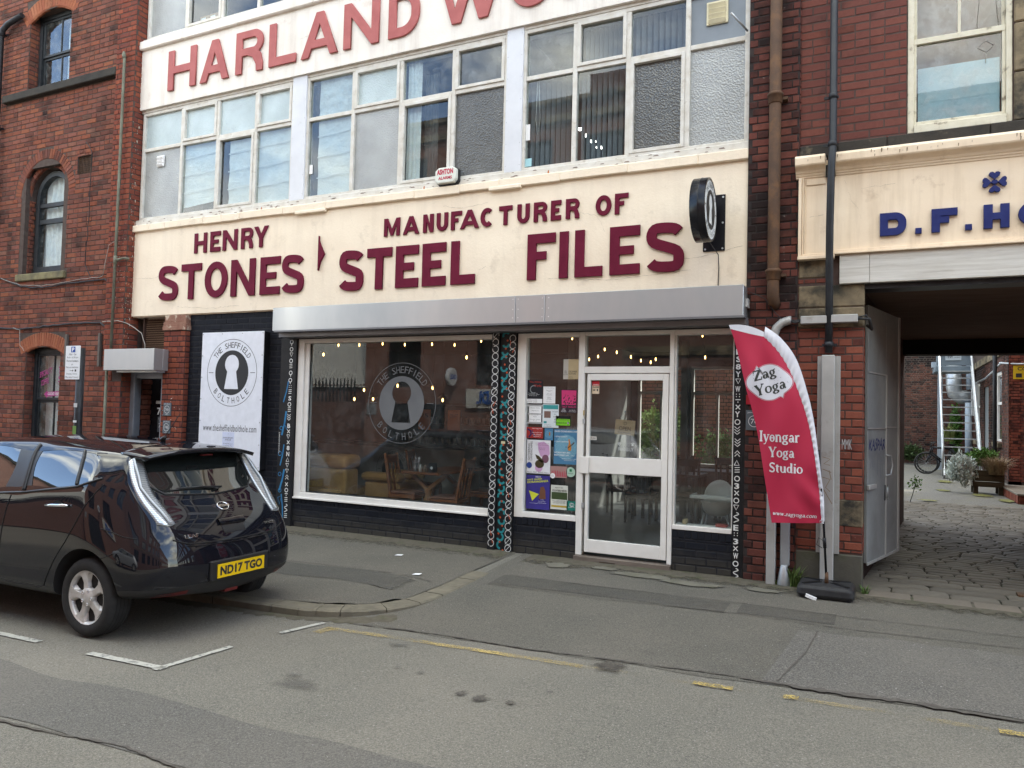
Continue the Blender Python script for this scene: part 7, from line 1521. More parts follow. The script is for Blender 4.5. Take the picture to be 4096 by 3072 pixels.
mb = MB(); mb.grid(SL, frange(-.04, 1, 8), frange(0, 1, 260)); mb.build('pole_sleeve', MT['flagw'], FB)
mb = MB(); T0, T1 = cr(Lp, 1), cr(Rp, 1)
mb.grid(lambda u, v: (lambda p: (p.x, fold(p.x, p.y) - .002, p.y))(Vector(cr(Lp, 1)).lerp(Vector(cr(Rp, 1)), u) + Vector((-.018 * v * (1 - u), (.040 + .035 * math.sin(u * 3.0)) * v))), frange(0, 1, 20), frange(-.05, 1, 4)); mb.build('top_hem', MT['flagw'], FB)
FBh = BVHTree.FromPolygons([Vector(FP(u, t)) for u in frange(0, 1, 44) for t in frange(0, 1, 120)], [(i * 121 + j, (i + 1) * 121 + j, (i + 1) * 121 + j + 1, i * 121 + j + 1) for i in range(44) for j in range(120)])
def onflag(x, z, off): return Vector((x * kf, fold(x * kf, Zf(z)) - off, Zf(z)))
cxl, czl = -1.006, 2.045
pts = []
for i in range(72):
    a = 2 * math.pi * i / 72; r = 1 + .055 * math.cos(4 * a + .5) ; x = .205 * r * math.cos(a); z = .165 * r * math.sin(a)
    if i in (24, 25): z += .035 if i == 24 else .012
    if i in (61, 60): z -= .035 if i == 61 else .012
    s = .10; pts.append((cxl + x - z * .12, czl + z + x * .10))
def fan(pts, off, mat, name, scl=1.0, rings=6):
    m = MB(); n = len(pts); vs = []
    for k in range(rings + 1):
        f = k / rings * scl; vs += [tuple(onflag(cxl + (x - cxl) * f, czl + (z - czl) * f, off)) for x, z in pts]
    m.add(vs, [(k * n + i, k * n + (i + 1) % n, (k + 1) * n + (i + 1) % n, (k + 1) * n + i) for k in range(rings) for i in range(n)], 0, True); return m.build(name, mat, FB)
fan(pts, .0012, MT['flagw'], 'cartouche_rim', 1.045); fan(pts, .0018, MT['flag'], 'cartouche_line', 1.03); fan(pts, .0024, MT['flagw'], 'cartouche', 1.0)
def arcp(cx, cz, rx, rz, a0, a1, n=10): return [(cx + rx * math.cos(math.radians(a0 + (a1 - a0) * i / n)), cz + rz * math.sin(math.radians(a0 + (a1 - a0) * i / n))) for i in range(n + 1)]
T_, t_ = .105, .045
def bowl(cx, cz, rx, rz, a0, a1): return ('b', cx, cz, rx, rz, a0, a1)
GL = {
 'I': (.34, [([(.17, 0), (.17, .70)], T_), ([(.05, .012), (.29, .012)], t_), ([(.05, .69), (.29, .69)], t_)]),
 'Y': (.66, [([(.33, 0), (.33, .32)], T_), ([(.33, .30), (.10, .69)], T_), ([(.35, .30), (.57, .69)], t_), ([(.21, .012), (.45, .012)], t_), ([(.0, .69), (.22, .69)], t_), ([(.47, .69), (.66, .69)], t_)]),
 'S': (.50, [(arcp(.25, .52, .165, .15, 40, 230), .07), ([(.14, .42), (.36, .28)], T_), (arcp(.24, .17, .17, .15, 50, -150), .07), ([(.41, .56), (.41, .68)], t_), ([(.07, .02), (.07, .15)], t_)]),
 'y': (.50, [([(.09, .45), (.25, .02)], T_), ([(.42, .45), (.25, .0), (.16, -.17), (.05, -.18)], t_), ([(0, .455), (.18, .455)], t_), ([(.33, .455), (.5, .455)], t_)]),
 'e': (.45, [bowl(.225, .225, .17, .22, 0, 360), ([(.08, .25), (.39, .25)], t_)]),
 'n': (.54, [([(.12, 0), (.12, .44)], T_), (arcp(.26, .32, .15, .12, 160, 0), .06), ([(.41, .33), (.41, 0)], T_), ([(.03, .012), (.21, .012)], t_), ([(.32, .012), (.5, .012)], t_), ([(.03, .44), (.12, .45)], t_)]),
 'g': (.50, [bowl(.22, .28, .15, .16, 0, 360), bowl(.23, -.07, .19, .11, 0, 360), ([(.32, .42), (.46, .46)], t_), ([(.14, .14), (.12, .06), (.30, .03)], .06)]),
 'a': (.46, [([(.34, .05), (.34, .32)], T_), (arcp(.22, .32, .12, .12, 0, 160), .06), bowl(.19, .13, .13, .13, 0, 360), ([(.34, .04), (.44, .02)], .06)]),
 'r': (.40, [([(.12, 0), (.12, .44)], T_), (arcp(.27, .30, .13, .14, 150, 50), .07), ([(.03, .012), (.23, .012)], t_), ([(.03, .44), (.12, .45)], t_)]),
 'o': (.50, [bowl(.25, .225, .20, .225, 0, 360)]),
 't': (.32, [([(.14, .56), (.14, .08)], T_), (arcp(.22, .09, .08, .08, 180, 300), .06), ([(.02, .44), (.30, .44)], t_)]),
 'u': (.54, [([(.12, .44), (.12, .13)], T_), (arcp(.26, .13, .14, .12, 180, 350), .06), ([(.41, .45), (.41, .0)], T_), ([(.41, .012), (.5, .012)], t_), ([(.03, .44), (.12, .44)], t_), ([(.33, .44), (.41, .44)], t_)]),
 'd': (.52, [([(.38, .70), (.38, 0)], T_), bowl(.22, .22, .16, .21, 0, 360), ([(.38, .012), (.48, .012)], t_), ([(.29, .69), (.38, .69)], t_)]),
 'i': (.26, [([(.13, 0), (.13, .44)], T_), ([(.13, .58), (.13, .67)], .10), ([(.04, .012), (.22, .012)], t_), ([(.04, .44), (.13, .44)], t_)]),
 'Z': (.62, [([(.06, .66), (.54, .66)], .06), ([(.50, .64), (.13, .05)], .12), ([(.05, .03), (.58, .03)], .06), ([(.07, .5), (.07, .68)], .04), ([(.56, .03), (.56, .2)], .04)]),
 'w': (.66, [([(.06, .44), (.19, .02)], T_), ([(.19, .02), (.32, .42)], t_), ([(.30, .44), (.43, .02)], T_), ([(.43, .02), (.57, .44)], t_), ([(0, .45), (.14, .45)], .03), ([(.50, .45), (.62, .45)], .03)]),
 'z': (.44, [([(.05, .43), (.38, .43)], .05), ([(.36, .42), (.06, .03)], .09), ([(.04, .02), (.40, .02)], .05)]),
 'c': (.44, [bowl(.23, .225, .18, .22, 45, 315)]), 'm': (.80, [([(.12, 0), (.12, .44)], T_), (arcp(.26, .32, .15, .12, 160, 0), .05), ([(.40, .33), (.40, 0)], T_), (arcp(.54, .32, .15, .12, 160, 0), .05), ([(.68, .33), (.68, 0)], T_)]),
 '.': (.22, [([(.08, .0), (.08, .10)], .10)]), ' ': (.3, [])}
def serif(name, s, mat, mapf, bold=1.0, slant=0, name2=None):
    """returns mesh of stroke letters; mapf(x, z, layer) -> point; text is laid out with em = 1"""
    m = MB(); x = 0; adv = 0
    for ch in s:
        w_, st = GL[ch]
        for k, q in enumerate(st):
            if q[0] == 'b':
                _, cx, cz, rx, rz, a0, a1 = q; n = 16; pts = []
                for j in range(n + 1):
                    a = math.radians(a0 + (a1 - a0) * j / n); th = (t_ + (T_ - t_) * abs(math.cos(a)) ** 1.5) * bold / 2; pts.append(((cx + (rx + th * .6) * math.cos(a), cz + (rz + th * .6) * math.sin(a)), (cx + (rx - th * 1.2) * math.cos(a), cz + (rz - th * 1.2) * math.sin(a))))
                vs = [mapf(x + p[0] + slant * p[1], p[1], k) for p, _ in pts] + [mapf(x + p[0] + slant * p[1], p[1], k) for _, p in pts]; m.add(vs, [(j, j + 1, n + 2 + j, n + 1 + j) for j in range(n)])
            else:
                pts, th = q
                if len(pts) == 2: pts = [(pts[0][0] + (pts[1][0] - pts[0][0]) * w / 6, pts[0][1] + (pts[1][1] - pts[0][1]) * w / 6) for w in range(7)]
                rb = ribbon([Vector(p) for p in pts] if len(pts) > 1 else pts, th * bold); n = len(pts); vs = [mapf(x + p[0] + slant * p[1], p[1], k) for p in rb]; m.add(vs, [(i, i + 1, 2 * n - 2 - i, 2 * n - 1 - i) for i in range(n - 1)])
        x += w_
    return m.build(name, mat, FB)
def width(s): return sum(GL[c][0] for c in s)
def place(s, x0, x1, zb, h, mat, bold=1, slant=0, rot=0, off=.0034, base=.0):
    sx = (x1 - x0) / width(s); sz = h / .70; c, sn = math.cos(rot), math.sin(rot)
    def f(x, z, k): X, Z = x * sx, z * sz; return tuple(onflag(x0 + X * c - Z * sn, zb + X * sn + Z * c, off + k * .00025))
    return serif('flag_lettering', s, mat, f, bold, slant)
wf_ = M_('white flag print', (.74, .72, .74), .7)
place('Iyengar', -1.10, -.715, 1.462, .102, wf_, 1.4); place('Yoga', -1.005, -.765, 1.312, .096, wf_, 1.4); place('Studio', -1.0, -.685, 1.163, .092, wf_, 1.4)
place('www.zagyoga.com', -.965, -.56, .742, .038, wf_, 1.3, .25)
gk = M_('charcoal print', (.055, .06, .055), .6)
place('Zag', -1.150, -.925, 2.050, .100, gk, 1.45, .10, .30); place('Yoga', -1.130, -.83, 1.905, .100, gk, 1.55, .12, .30)
m = MB(); rr = random.Random(12)
for i in range(60):
    x = cxl + rr.uniform(-.16, .19); z = czl + rr.uniform(-.13, .14); s = rr.uniform(.001, .004); p = onflag(x, z, .0030); m.add([(p.x - s, p.y, p.z), (p.x + s, p.y, p.z - s), (p.x + s * .3, p.y, p.z + s)], [(0, 1, 2)])
m.build('ink_speck', gk, FB, kind='stuff')
PB = Vector((-.467 * kf, YFg + .02, .14)); PT = Vector((-.497 * kf, YFg, .72))
MB().tube([PB, PT, (So[3][0] + .004, YFg - .004, So[3][1])], .011, 8).build('pole', MT['blackg'], FB); MB().tube([PB.lerp(PT, .55), PB.lerp(PT, .72)], .016, 8).tube([PB.lerp(PT, .66) + Vector((0, -.01, 0)), PB.lerp(PT, .72) + Vector((-.05, -.03, .0)), PB.lerp(PT, .6) + Vector((-.07, -.02, 0)), PB.lerp(PT, .55) + Vector((-.02, -.02, 0))], .003, 4).build('clamp', MT['blackg'], FB)
MB().tube([PT + Vector((-.01, -.01, -.02)), PT + Vector((-.03, -.015, -.03)), PT + Vector((-.03, -.015, .0)), PT + Vector((-.01, -.01, .01))], .003, 5).build('clip', MT['galv'], FB)
MB().tube([PB - Vector((0, 0, .02)), PB + Vector((0, 0, .09))], [.02, .015], 10).build('spigot', MT['rust'], FB)
bm_ = MB(); cx, cy = -.475, -.345; pr = [(.255, .03), (.265, .05), (.262, .105), (.235, .135), (.10, .145)]
def rrect(hx, hy, r, n=5):
    o = []
    for (sx, sy, a0) in ((1, 1, 0), (-1, 1, 90), (-1, -1, 180), (1, -1, 270)):
        for i in range(n + 1): a = math.radians(a0 + 90 * i / n); o.append((sx * (hx - r) + r * math.cos(a), sy * (hy - r) + r * math.sin(a)))
    return o
rings = [rrect(.235, .195, .05), rrect(.255, .215, .06), rrect(.250, .210, .06), rrect(.228, .190, .06), rrect(.05, .04, .03)]; zs = [.012, .045, .10, .128, .142]; n = len(rings[0]); vs = [(cx + x, cy + y + .02, z - .012) for rg, z in zip(rings, zs) for x, y in rg]
bm_.add(vs, [(k * n + i, k * n + (i + 1) % n, (k + 1) * n + (i + 1) % n, (k + 1) * n + i) for k in range(4) for i in range(n)] + [tuple(4 * n + i for i in range(n))], 0, False); bm_.build('base', M_('black moulded plastic', (.022, .022, .024), .5, col2=(.035, .035, .036), vs=12, bs=60, bstr=.2), FB, .005)
m = MB()
for dx, dy in ((.2, .16), (-.2, .16), (.2, -.14), (-.2, -.14)): m.bar((cx + dx * .25, cy + .02 + dy * .25, .130), (cx + dx, cy + .02 + dy, .116), .045, .014)
m.build('rib', MT['blackg'], FB); MB().obox((cx - .12, cy - .205, .012), (.05, .012, .014), Matrix.Rotation(.3, 3, 'Y')).build('scrap', MT['paper'], FB)
PS = thing('parking_sign', 'white permit parking sign on a dark grey post in front of the brick wall', 'sign', (-10.52, -1.2, 0))
ys = -1.2
kk = 7.1 / 7.3
fx = lambda x: x * kk; fz = lambda z: 1.68 + (z - 1.68) * kk
X0, X1, Z0, Z1 = fx(-11.08), fx(-10.74), fz(2.013), fz(2.518)
MB().box(X0, X1, ys - .012, ys - .006, Z0, Z1).build('plate', C('sign white', (.72, .73, .74)), PS, .003); pxm = fx(-10.81)
MB().tube([(pxm, ys + .05, -.1), (pxm, ys + .05, Z1 - .03)], .055, 14).build('post', MT['black'], PS)
sw = X1 - X0; ysp = ys - .0135
bl = C('sign blue', (.015, .06, .30)); BX('print', bl, PS, X0 + sw * .38, X0 + sw * .66, ysp, ysp + .001, Z1 - .095, Z1 - .012); text('print', 'P', Wt, PS, X0 + sw * .45, X0 + sw * .60, Z1 - .083, Z1 - .025, ysp - .001, bold=.03)
for i, (s, a, b_) in enumerate((('Mon - Sat', .25, .75), ('8 am - 6.30 pm', .12, .88), ('Permit holders', .10, .90), ('or', .43, .55), ('Pay at machine', .10, .90), ('', 0, 0), ('Display ticket', .12, .85), ('Max stay 4 hours', .06, .94))):
    z = Z1 - .125 - i * .048
    if s: text('print', s, MT['ink'], PS, X0 + sw * a, X0 + sw * b_, z - .014, z + (.016 if s != 'or' else .006), ysp)
    else: MB().box(X0 + sw * .34, X0 + sw * .52, ysp, ysp + .001, z, z + .006).prism([(X0 + sw * .52, z - .012), (X0 + sw * .60, z + .003), (X0 + sw * .52, z + .018)], ysp, ysp + .001).box(X0 + sw * .68, X0 + sw * .78, ysp, ysp + .001, z - .012, z + .02).build('print', MT['ink'], PS)
for z0, z1, c in ((1.60, 1.66, (.45, .45, .45)), (1.38, 1.41, (.6, .6, .6)), (1.20, 1.33, (.12, .22, .04))):
    BX('sticker', flat('post sticker', c, .6), PS, pxm - .03, pxm + .045, ys - .008, ys - .005, z0, z1)
def cage(S=1.0):
    """columns (rear centre -> side -> front centre), rows (sill -> window top); entries are (s, t, z)"""
    c0 = [(.07, 0, .31), (.0, 0, .42), (-.015, 0, .60), (.035, 0, .745), (.15, 0, .95), (.34, 0, 1.095), (.60, 0, 1.475)]
    c1 = [(.08, .34, .31), (.01, .34, .42), (.0, .34, .60), (.045, .33, .745), (.165, .34, .95), (.37, .34, 1.105), (.61, .32, 1.468)]
    c2 = [(.13, .60, .32), (.06, .60, .42), (.05, .60, .60), (.085, .56, .76), (.12, .53, .875), (.47, .575, 1.165), (.63, .535, 1.45)]
    c3 = [(.22, .77, .32), (.15, .77, .42), (.13, .77, .58), (.15, .745, .76), (.16, .645, .885), (.46, .735, 1.175), (.64, .635, 1.445)]
    c4 = [(.36, .845, .30), (.35, .875, .42), (.34, .885, .57), (.36, .87, .76), (.42, .835, .93), (.66, .80, 1.20), (.80, .655, 1.452)]
    c5 = [(.79, .85, .24), (.79, .88, .38), (.79, .895, .55), (.79, .895, .76), (.80, .875, .96), (.83, .815, 1.235), (.91, .655, 1.462)]
    c6 = [(1.30, .835, .21), (1.25, .872, .34), (1.20, .882, .52), (1.12, .882, .74), (1.04, .868, .95), (1.0, .825, 1.185), (1.15, .66, 1.478)]
    c7 = [(1.75, .835, .21), (1.72, .87, .34), (1.70, .878, .52), (1.70, .875, .72), (1.70, .862, .90), (1.68, .835, 1.10), (1.80, .665, 1.505)]
    c8 = [(1.95, .835, .21), (1.92, .87, .34), (1.90, .878, .52), (1.88, .875, .72), (1.87, .862, .90), (1.85, .835, 1.075), (1.93, .668, 1.508)]
    c9 = [(2.7, .835, .21), (2.7, .87, .34), (2.7, .875, .52), (2.7, .872, .72), (2.7, .86, .88), (2.7, .835, 1.02), (2.55, .66, 1.495)]
    c10 = [(3.45, .845, .23), (3.45, .875, .36), (3.45, .885, .52), (3.45, .88, .70), (3.45, .855, .84), (3.35, .80, .97), (2.95, .60, 1.43)]
    c11 = [(4.15, .72, .24), (4.22, .74, .36), (4.24, .74, .50), (4.20, .73, .66), (4.08, .70, .76), (3.62, .62, .93), (3.02, .50, 1.44)]
    c12 = [(4.36, .38, .24), (4.42, .38, .36), (4.44, .38, .50), (4.40, .38, .64), (4.25, .37, .74), (3.72, .36, .95), (3.05, .30, 1.45)]
    c13 = [(4.40, 0, .24), (4.46, 0, .36), (4.47, 0, .50), (4.43, 0, .64), (4.28, 0, .745), (3.75, 0, .96), (3.06, 0, 1.455)]
    return [c0, c1, c2, c3, c4, c5, c6, c7, c8, c9, c10, c11, c12, c13]
def car_mesh(paint_slot=0):
    C_ = cage(); vs = []; idx = {}
    def v(p):
        vs.append(p); return len(vs) - 1
    nc = len(C_); nr = 7
    for side in (1, -1):
        for j, c in enumerate(C_):
            for i, (s, t, z) in enumerate(c):
                if side == -1 and j in (0, nc - 1): idx[(side, j, i)] = idx[(1, j, i)]; continue
                idx[(side, j, i)] = v((-s, -t * side, z))
    fs, mi = [], []
    for side in (1, -1):
        for j in range(nc - 1):
            for i in range(nr - 1):
                q = [idx[(side, j, i)], idx[(side, j + 1, i)], idx[(side, j + 1, i + 1)], idx[(side, j, i + 1)]]
                if side == -1: q = q[::-1]
                m = 0
                if i == 5 and j in (0, 1): m = 2            # rear glass
                if i in (4, 5) and j == 2: m = 3            # tail light
                if i == 5 and j in (5, 6, 8, 9): m = 1      # side glass
                if i == 5 and j == 7: m = 5                 # black door pillar
                if i == 5 and j in (10, 11, 12): m = 7      # windscreen
                if i == 0: m = 4                            # dark lower valance
                if i == 0 and j in (9, 10, 11, 12): m = 0
                fs.append(q); mi.append(m)
    lat = [(0, 0), (1, .32), (2, .535)]
    st = list(range(3, 11)); R = {}
    zc = {3: 1.50, 4: 1.522, 5: 1.535, 6: 1.55, 7: 1.575, 8: 1.578, 9: 1.555, 10: 1.50}
    for side in (1, -1):
        for k in st:
            s, t, z = C_[k][6]
            for l, (cc, tt) in enumerate(lat):
                if k == 3: R[(side, k, l)] = idx[(side, (0, 1, 2)[l], 6)]; continue
                if k == 10: R[(side, k, l)] = idx[(side, (13, 12, 11)[l], 6)]; continue
                if side == -1 and l == 0: R[(side, k, l)] = R[(1, k, l)]; continue
                zz = zc[k] - (zc[k] - z) * (tt / .66) ** 2.4; R[(side, k, l)] = v((-s, -tt * side, zz))
            R[(side, k, 3)] = idx[(side, k, 6)]
    for side in (1, -1):
        for k in st[:-1]:
            for l in range(3):
                q = [R[(side, k, l)], R[(side, k, l + 1)], R[(side, k + 1, l + 1)], R[(side, k + 1, l)]]
                if len(set(q)) < 3: continue
                fs.append(q if side == 1 else q[::-1]); mi.append(0)
    for j in range(1, nc - 1):
        a, b = idx[(1, j, 0)], idx[(1, j + 1, 0)]; c, d = idx[(-1, j + 1, 0)], idx[(-1, j, 0)]
        q = [a, d, c, b]; q = [x for n, x in enumerate(q) if x not in q[:n]]; fs.append(q); mi.append(4)
    fs.append([idx[(1, 0, 0)], idx[(-1, 1, 0)], idx[(1, 1, 0)]]); mi.append(4)
    return vs, fs, mi
def carmats(pref, paint, metal=.0, flake=None):
    m, N, L, b = newmat(pref + ' car paint'); b.inputs['Base Color'].default_value = (*paint, 1); b.inputs['Roughness'].default_value = .5; b.inputs['Metallic'].default_value = metal
    b.inputs['Coat Weight'].default_value = 1; b.inputs['Coat Roughness'].default_value = .015; b.inputs['Specular IOR Level'].default_value = .0
    g = N.new('ShaderNodeNewGeometry'); n = nz(N, L, g.outputs['Position'], 7, 6, .7); r = ramp(N, [(.45, (0, 0, 0)), (.8, (1, 1, 1))]); L.new(n.outputs['Fac'], r.inputs[0]); c = mixc(N, L, mth(N, L, 'MULTIPLY', r.outputs[0], .22), paint, tuple(min(1, x * 1.2 + .008) for x in paint)); L.new(c, b.inputs['Base Color'])
    return m
MT['cglass'] = None
m, N, L, b = newmat('tinted car glass'); b.inputs['Base Color'].default_value = (.012, .015, .015, 1); b.inputs['Roughness'].default_value = .015; b.inputs['Specular IOR Level'].default_value = 1.0; b.inputs['Coat Weight'].default_value = .6; b.inputs['Coat Roughness'].default_value = .01; MT['cglass'] = m
m, N, L, b = newmat('tail lamp lens'); g = N.new('ShaderNodeNewGeometry'); wv = N.new('ShaderNodeTexWave'); wv.bands_direction = 'Z'; wv.inputs['Scale'].default_value = 22; wv.inputs['Distortion'].default_value = 2; L.new(g.outputs['Position'], wv.inputs['Vector'])
L.new(mixc(N, L, wv.outputs['Fac'], (.46, .49, .52), (.26, .28, .30)), b.inputs['Base Color']); b.inputs['Roughness'].default_value = .12; b.inputs['Metallic'].default_value = .55; b.inputs['Coat Weight'].default_value = 1; bump(N, L, wv.outputs['Fac'], b, .2, .004); MT['lens'] = m
MT['chrome'] = flat('bright chrome', (.75, .76, .78), .08, 1.0); MT['pillar'] = flat('satin black trim', (.018, .018, .019), .38)
MT['rub'] = M_('tyre rubber', (.024, .024, .025), .8, col2=(.035, .034, .033), vs=20, bs=90, bstr=.2); MT['alloy'] = M_('brake dusted alloy', (.66, .65, .64), .36, metal=.45, col2=(.50, .47, .44), vs=14)
MT['redref'] = flat('red reflector', (.11, .012, .012), .3)
def build_car(loc, rz, paintmat, label, group, plate='', detail=True, yellow=True):
    ct = thing('parked_car', label, 'car', loc, group, rz=rz)
    vs, fs, mi = car_mesh(); me = bpy.data.meshes.new('cage'); me.from_pydata(vs, [], fs); me.polygons.foreach_set('material_index', mi)
    mats_ = [paintmat, MT['cglass'], MT['cglass'], MT['lens'], MT['pillar'], MT['pillar'], MT['dark'], MT['cglass']]
    for q in mats_: me.materials.append(q)
    me.validate(); bm = bmesh.new(); bm.from_mesh(me); bmesh.ops.recalc_face_normals(bm, faces=bm.faces)
    cr_ = bm.edges.layers.float.new('crease_edge')
    for e in bm.edges:
        ms = {f.material_index for f in e.link_faces}
        if 2 in ms and len(ms) > 1: e[cr_] = .45
        if 1 in ms and len(ms) > 1: e[cr_] = .35
        if 3 in ms and len(ms) > 1: e[cr_] = .30
        zs = [v.co.z for v in e.verts]
        if all(abs(z - .745) < .02 for z in zs) and all(v.co.x > -.12 for v in e.verts): e[cr_] = .35
    bm.to_mesh(me); bm.free()
    o = bpy.data.objects.new('tmpcar', me); COL.objects.link(o)
    ss = o.modifiers.new('s', 'SUBSURF'); ss.levels = 3; ss.render_levels = 3
    cutters = []
    for s in (.785, 3.485):
        for sd in (1, -1):
            cm = MB(); cm.lathe((-s, 0, .325), [(.385, -.62 * sd), (.385, -1.0 * sd)], 40, 'y'); co = cm.build('cut', [MT['dark']] * 8)
            for p in co.data.polygons: p.material_index = 6
            bo = o.modifiers.new('b', 'BOOLEAN'); bo.object = co; bo.operation = 'DIFFERENCE'; bo.solver = 'EXACT'; cutters.append(co)
    dg = bpy.context.evaluated_depsgraph_get(); dg.update()
    ev = bpy.data.meshes.new_from_object(o.evaluated_get(dg))
    bpy.data.objects.remove(o)
    for c in cutters: bpy.data.objects.remove(c)
    bm = bmesh.new(); bm.from_mesh(ev); bmesh.ops.recalc_face_normals(bm, faces=bm.faces)
    tree = BVHTree.FromBMesh(bm)
    groups = {}
    for f in bm.faces:
        c = f.calc_center_median(); k = f.material_index
        if k == 1: k = ('side', c.y < 0, c.x < -1.82, False)
        if k == 7: k = ('side', False, False, True)
        if k == 3: k = ('lens', c.y < 0)
        groups.setdefault(k, []).append(f)
    def sub(fl, name, mat, push=0, thick=0):
        ids = {}; v2 = []; f2 = []
        for f in fl:
            q = []
            for v in f.verts:
                if v.index not in ids: ids[v.index] = len(v2); v2.append(v.co + v.normal * push)
                q.append(ids[v.index])
            f2.append(q)
        m2 = bpy.data.meshes.new(name); m2.from_pydata([tuple(v) for v in v2], [], f2); m2.materials.append(mat); m2.polygons.foreach_set('use_smooth', [True] * len(f2)); m2.update()
        ob = link(name, m2, ct, local=True)
        if thick: sm = ob.modifiers.new('t', 'SOLIDIFY'); sm.thickness = thick; sm.offset = -1
        return ob
    bm.verts.index_update()
    for k, fl in groups.items():
        if k == 0: sub(fl, 'body', paintmat)
        elif k == 2: sub(fl, 'rear_window', MT['cglass'], -.003)
        elif k in (4, 5): sub(fl, 'lower_trim' if k == 4 else 'door_pillar', MT['pillar'])
        elif k == 6: sub(fl, 'wheel_well', MT['dark'])
        elif isinstance(k, tuple) and k[0] == 'lens': sub(fl, 'tail_light', MT['lens'], .010, .02)
        elif isinstance(k, tuple): sub(fl, 'windscreen' if k[3] else 'side_window', MT['cglass'], -.003)
    def hit_side(s, z, sd=1, off=.002):
        r = tree.ray_cast(Vector((-s, -2 * sd, z)), Vector((0, sd, 0))); return (r[0] + r[1] * off) if r[0] else Vector((-s, -.87 * sd, z))
    def hit_rear(t, z, off=.002):
        r = tree.ray_cast(Vector((1, -t, z)), Vector((-1, 0, 0))); return (r[0] + r[1] * off) if r[0] else Vector((0, -t, z))
    for s in (.785, 3.485):
        for sd in (1, -1):
            y0 = -.755 * sd; w_ = thing('wheel', None, None, (-s, y0, .316)); w_.parent = ct; w_.matrix_parent_inverse = Matrix.Identity(4); w_.location = (-s, y0, .316)
            if sd == -1: w_.rotation_euler = (0, 0, math.pi)
            prof = [(.205, .085), (.222, .100), (.262, .106), (.296, .098), (.310, .080), (.3155, .05), (.316, 0), (.3155, -.05), (.310, -.080), (.296, -.098), (.25, -.104), (.20, -.09)]
            t_m = MB(); t_m.lathe((0, 0, 0), [(r, -h) for r, h in prof], 64, 'y', caps=False); link('tyre', t_m.mesh('tyre', MT['rub']), w_, local=True)
            gm2 = MB(); [gm2.lathe((0, 0, 0), [(.3164, q - .004), (.3164, q + .004)], 48, 'y') for q in (-.05, -.017, .017, .05)]; link('tread_groove', gm2.mesh('tread_groove', MT['dark']), w_, local=True)
            rm = MB(); rm.lathe((0, 0, 0), [(.205, .08), (.195, .04), (.190, -.04), (.196, -.078), (.212, -.096), (.216, -.092), (.205, -.07), (.198, -.03)], 56, 'y', caps=False)
            for q in range(5):
                a = math.radians(90 + 72 * q + 14); c, s_ = math.cos(a), math.sin(a)
                def P(r, wd, y): return (r * c - wd * s_, y, r * s_ + wd * c)
                rm.add([P(.035, -.030, -.088), P(.035, .030, -.088), P(.12, .024, -.082), P(.12, -.024, -.082), P(.200, .068, -.088), P(.200, -.068, -.088), P(.168, .030, -.084), P(.168, -.030, -.084),
                        P(.035, -.034, -.05), P(.035, .034, -.05), P(.12, .034, -.05), P(.12, -.034, -.05), P(.200, .078, -.05), P(.200, -.078, -.05)],
                       [(0, 1, 2, 3), (3, 2, 6, 7), (7, 6, 4, 5), (0, 3, 11, 8), (3, 7, 5, 13, 11), (1, 9, 10, 2), (2, 10, 12, 4, 6)])
            rm.lathe((0, 0, 0), [(.0001, -.092), (.03, -.093), (.036, -.090), (.075, -.088), (.080, -.05)], 30, 'y', caps=False)
            link('rim', rm.mesh('rim', MT['alloy']), w_, local=True).modifiers.new('b', 'BEVEL').width = .003
            nm = MB()
            for q in range(5): a = math.radians(90 + 72 * q + 50); nm.lathe((.055 * math.cos(a), 0, .055 * math.sin(a)), [(.013, -.0885), (.0125, -.094), (.008, -.094), (.008, -.089)], 10, 'y')
            link('wheel_nut', nm.mesh('wheel_nut', MT['chrome']), w_, local=True)
            bm2 = MB(); bm2.lathe((0, 0, 0), [(.17, -.02), (.17, .01)], 30, 'y'); link('brake_disc', bm2.mesh('brake_disc', M_('rusty disc', (.10, .06, .04), .7, metal=.4) if 'rusty disc' not in bpy.data.materials else bpy.data.materials['rusty disc']), w_, local=True)
    m = MB()
    def SPf(u, v):
        t = -.60 + 1.2 * u; e = abs(t) / .60; s0 = .80 - .02 * e; s1 = .40 + .085 * e ** 2.2; s = s0 + (s1 - s0) * v; z = 1.528 - .060 * e ** 2.4 - .010 * v - .022 * v * v
        return (-s, t, z)
    m.grid(SPf, frange(0, 1, 30), frange(0, 1, 8)); sp = m.build('spoiler', paintmat, ct, local=True); q = sp.modifiers.new('t', 'SOLIDIFY'); q.thickness = .032; q.offset = -1
    if detail:
        m = MB(); m.box(-.47, -.44, -.06, .06, 1.435, 1.446).build('brake_light', MT['redref'], ct, local=True)
    pm = M_(label[:6] + ' plate', (.80, .52, .01), .35, vs=3) if yellow else MT['paper']
    pl = link('number_plate', MB().box(.012, .020, -.26, .26, .455, .566).mesh('number_plate', pm), ct, local=True)
    me = text_raw(plate, .045); fit(me, -.235, .235, .472, .549, 0, .0); me.materials.append(MT['ink'])
    for v in me.vertices: v.co = Vector((.0215, v.co.x, v.co.z))
    link('registration', me, pl, local=True)
    m = MB(); m.box(-.03, .010, -.32, .32, .435, .60).build('plate_recess', MT['pillar'], ct, .01, local=True)
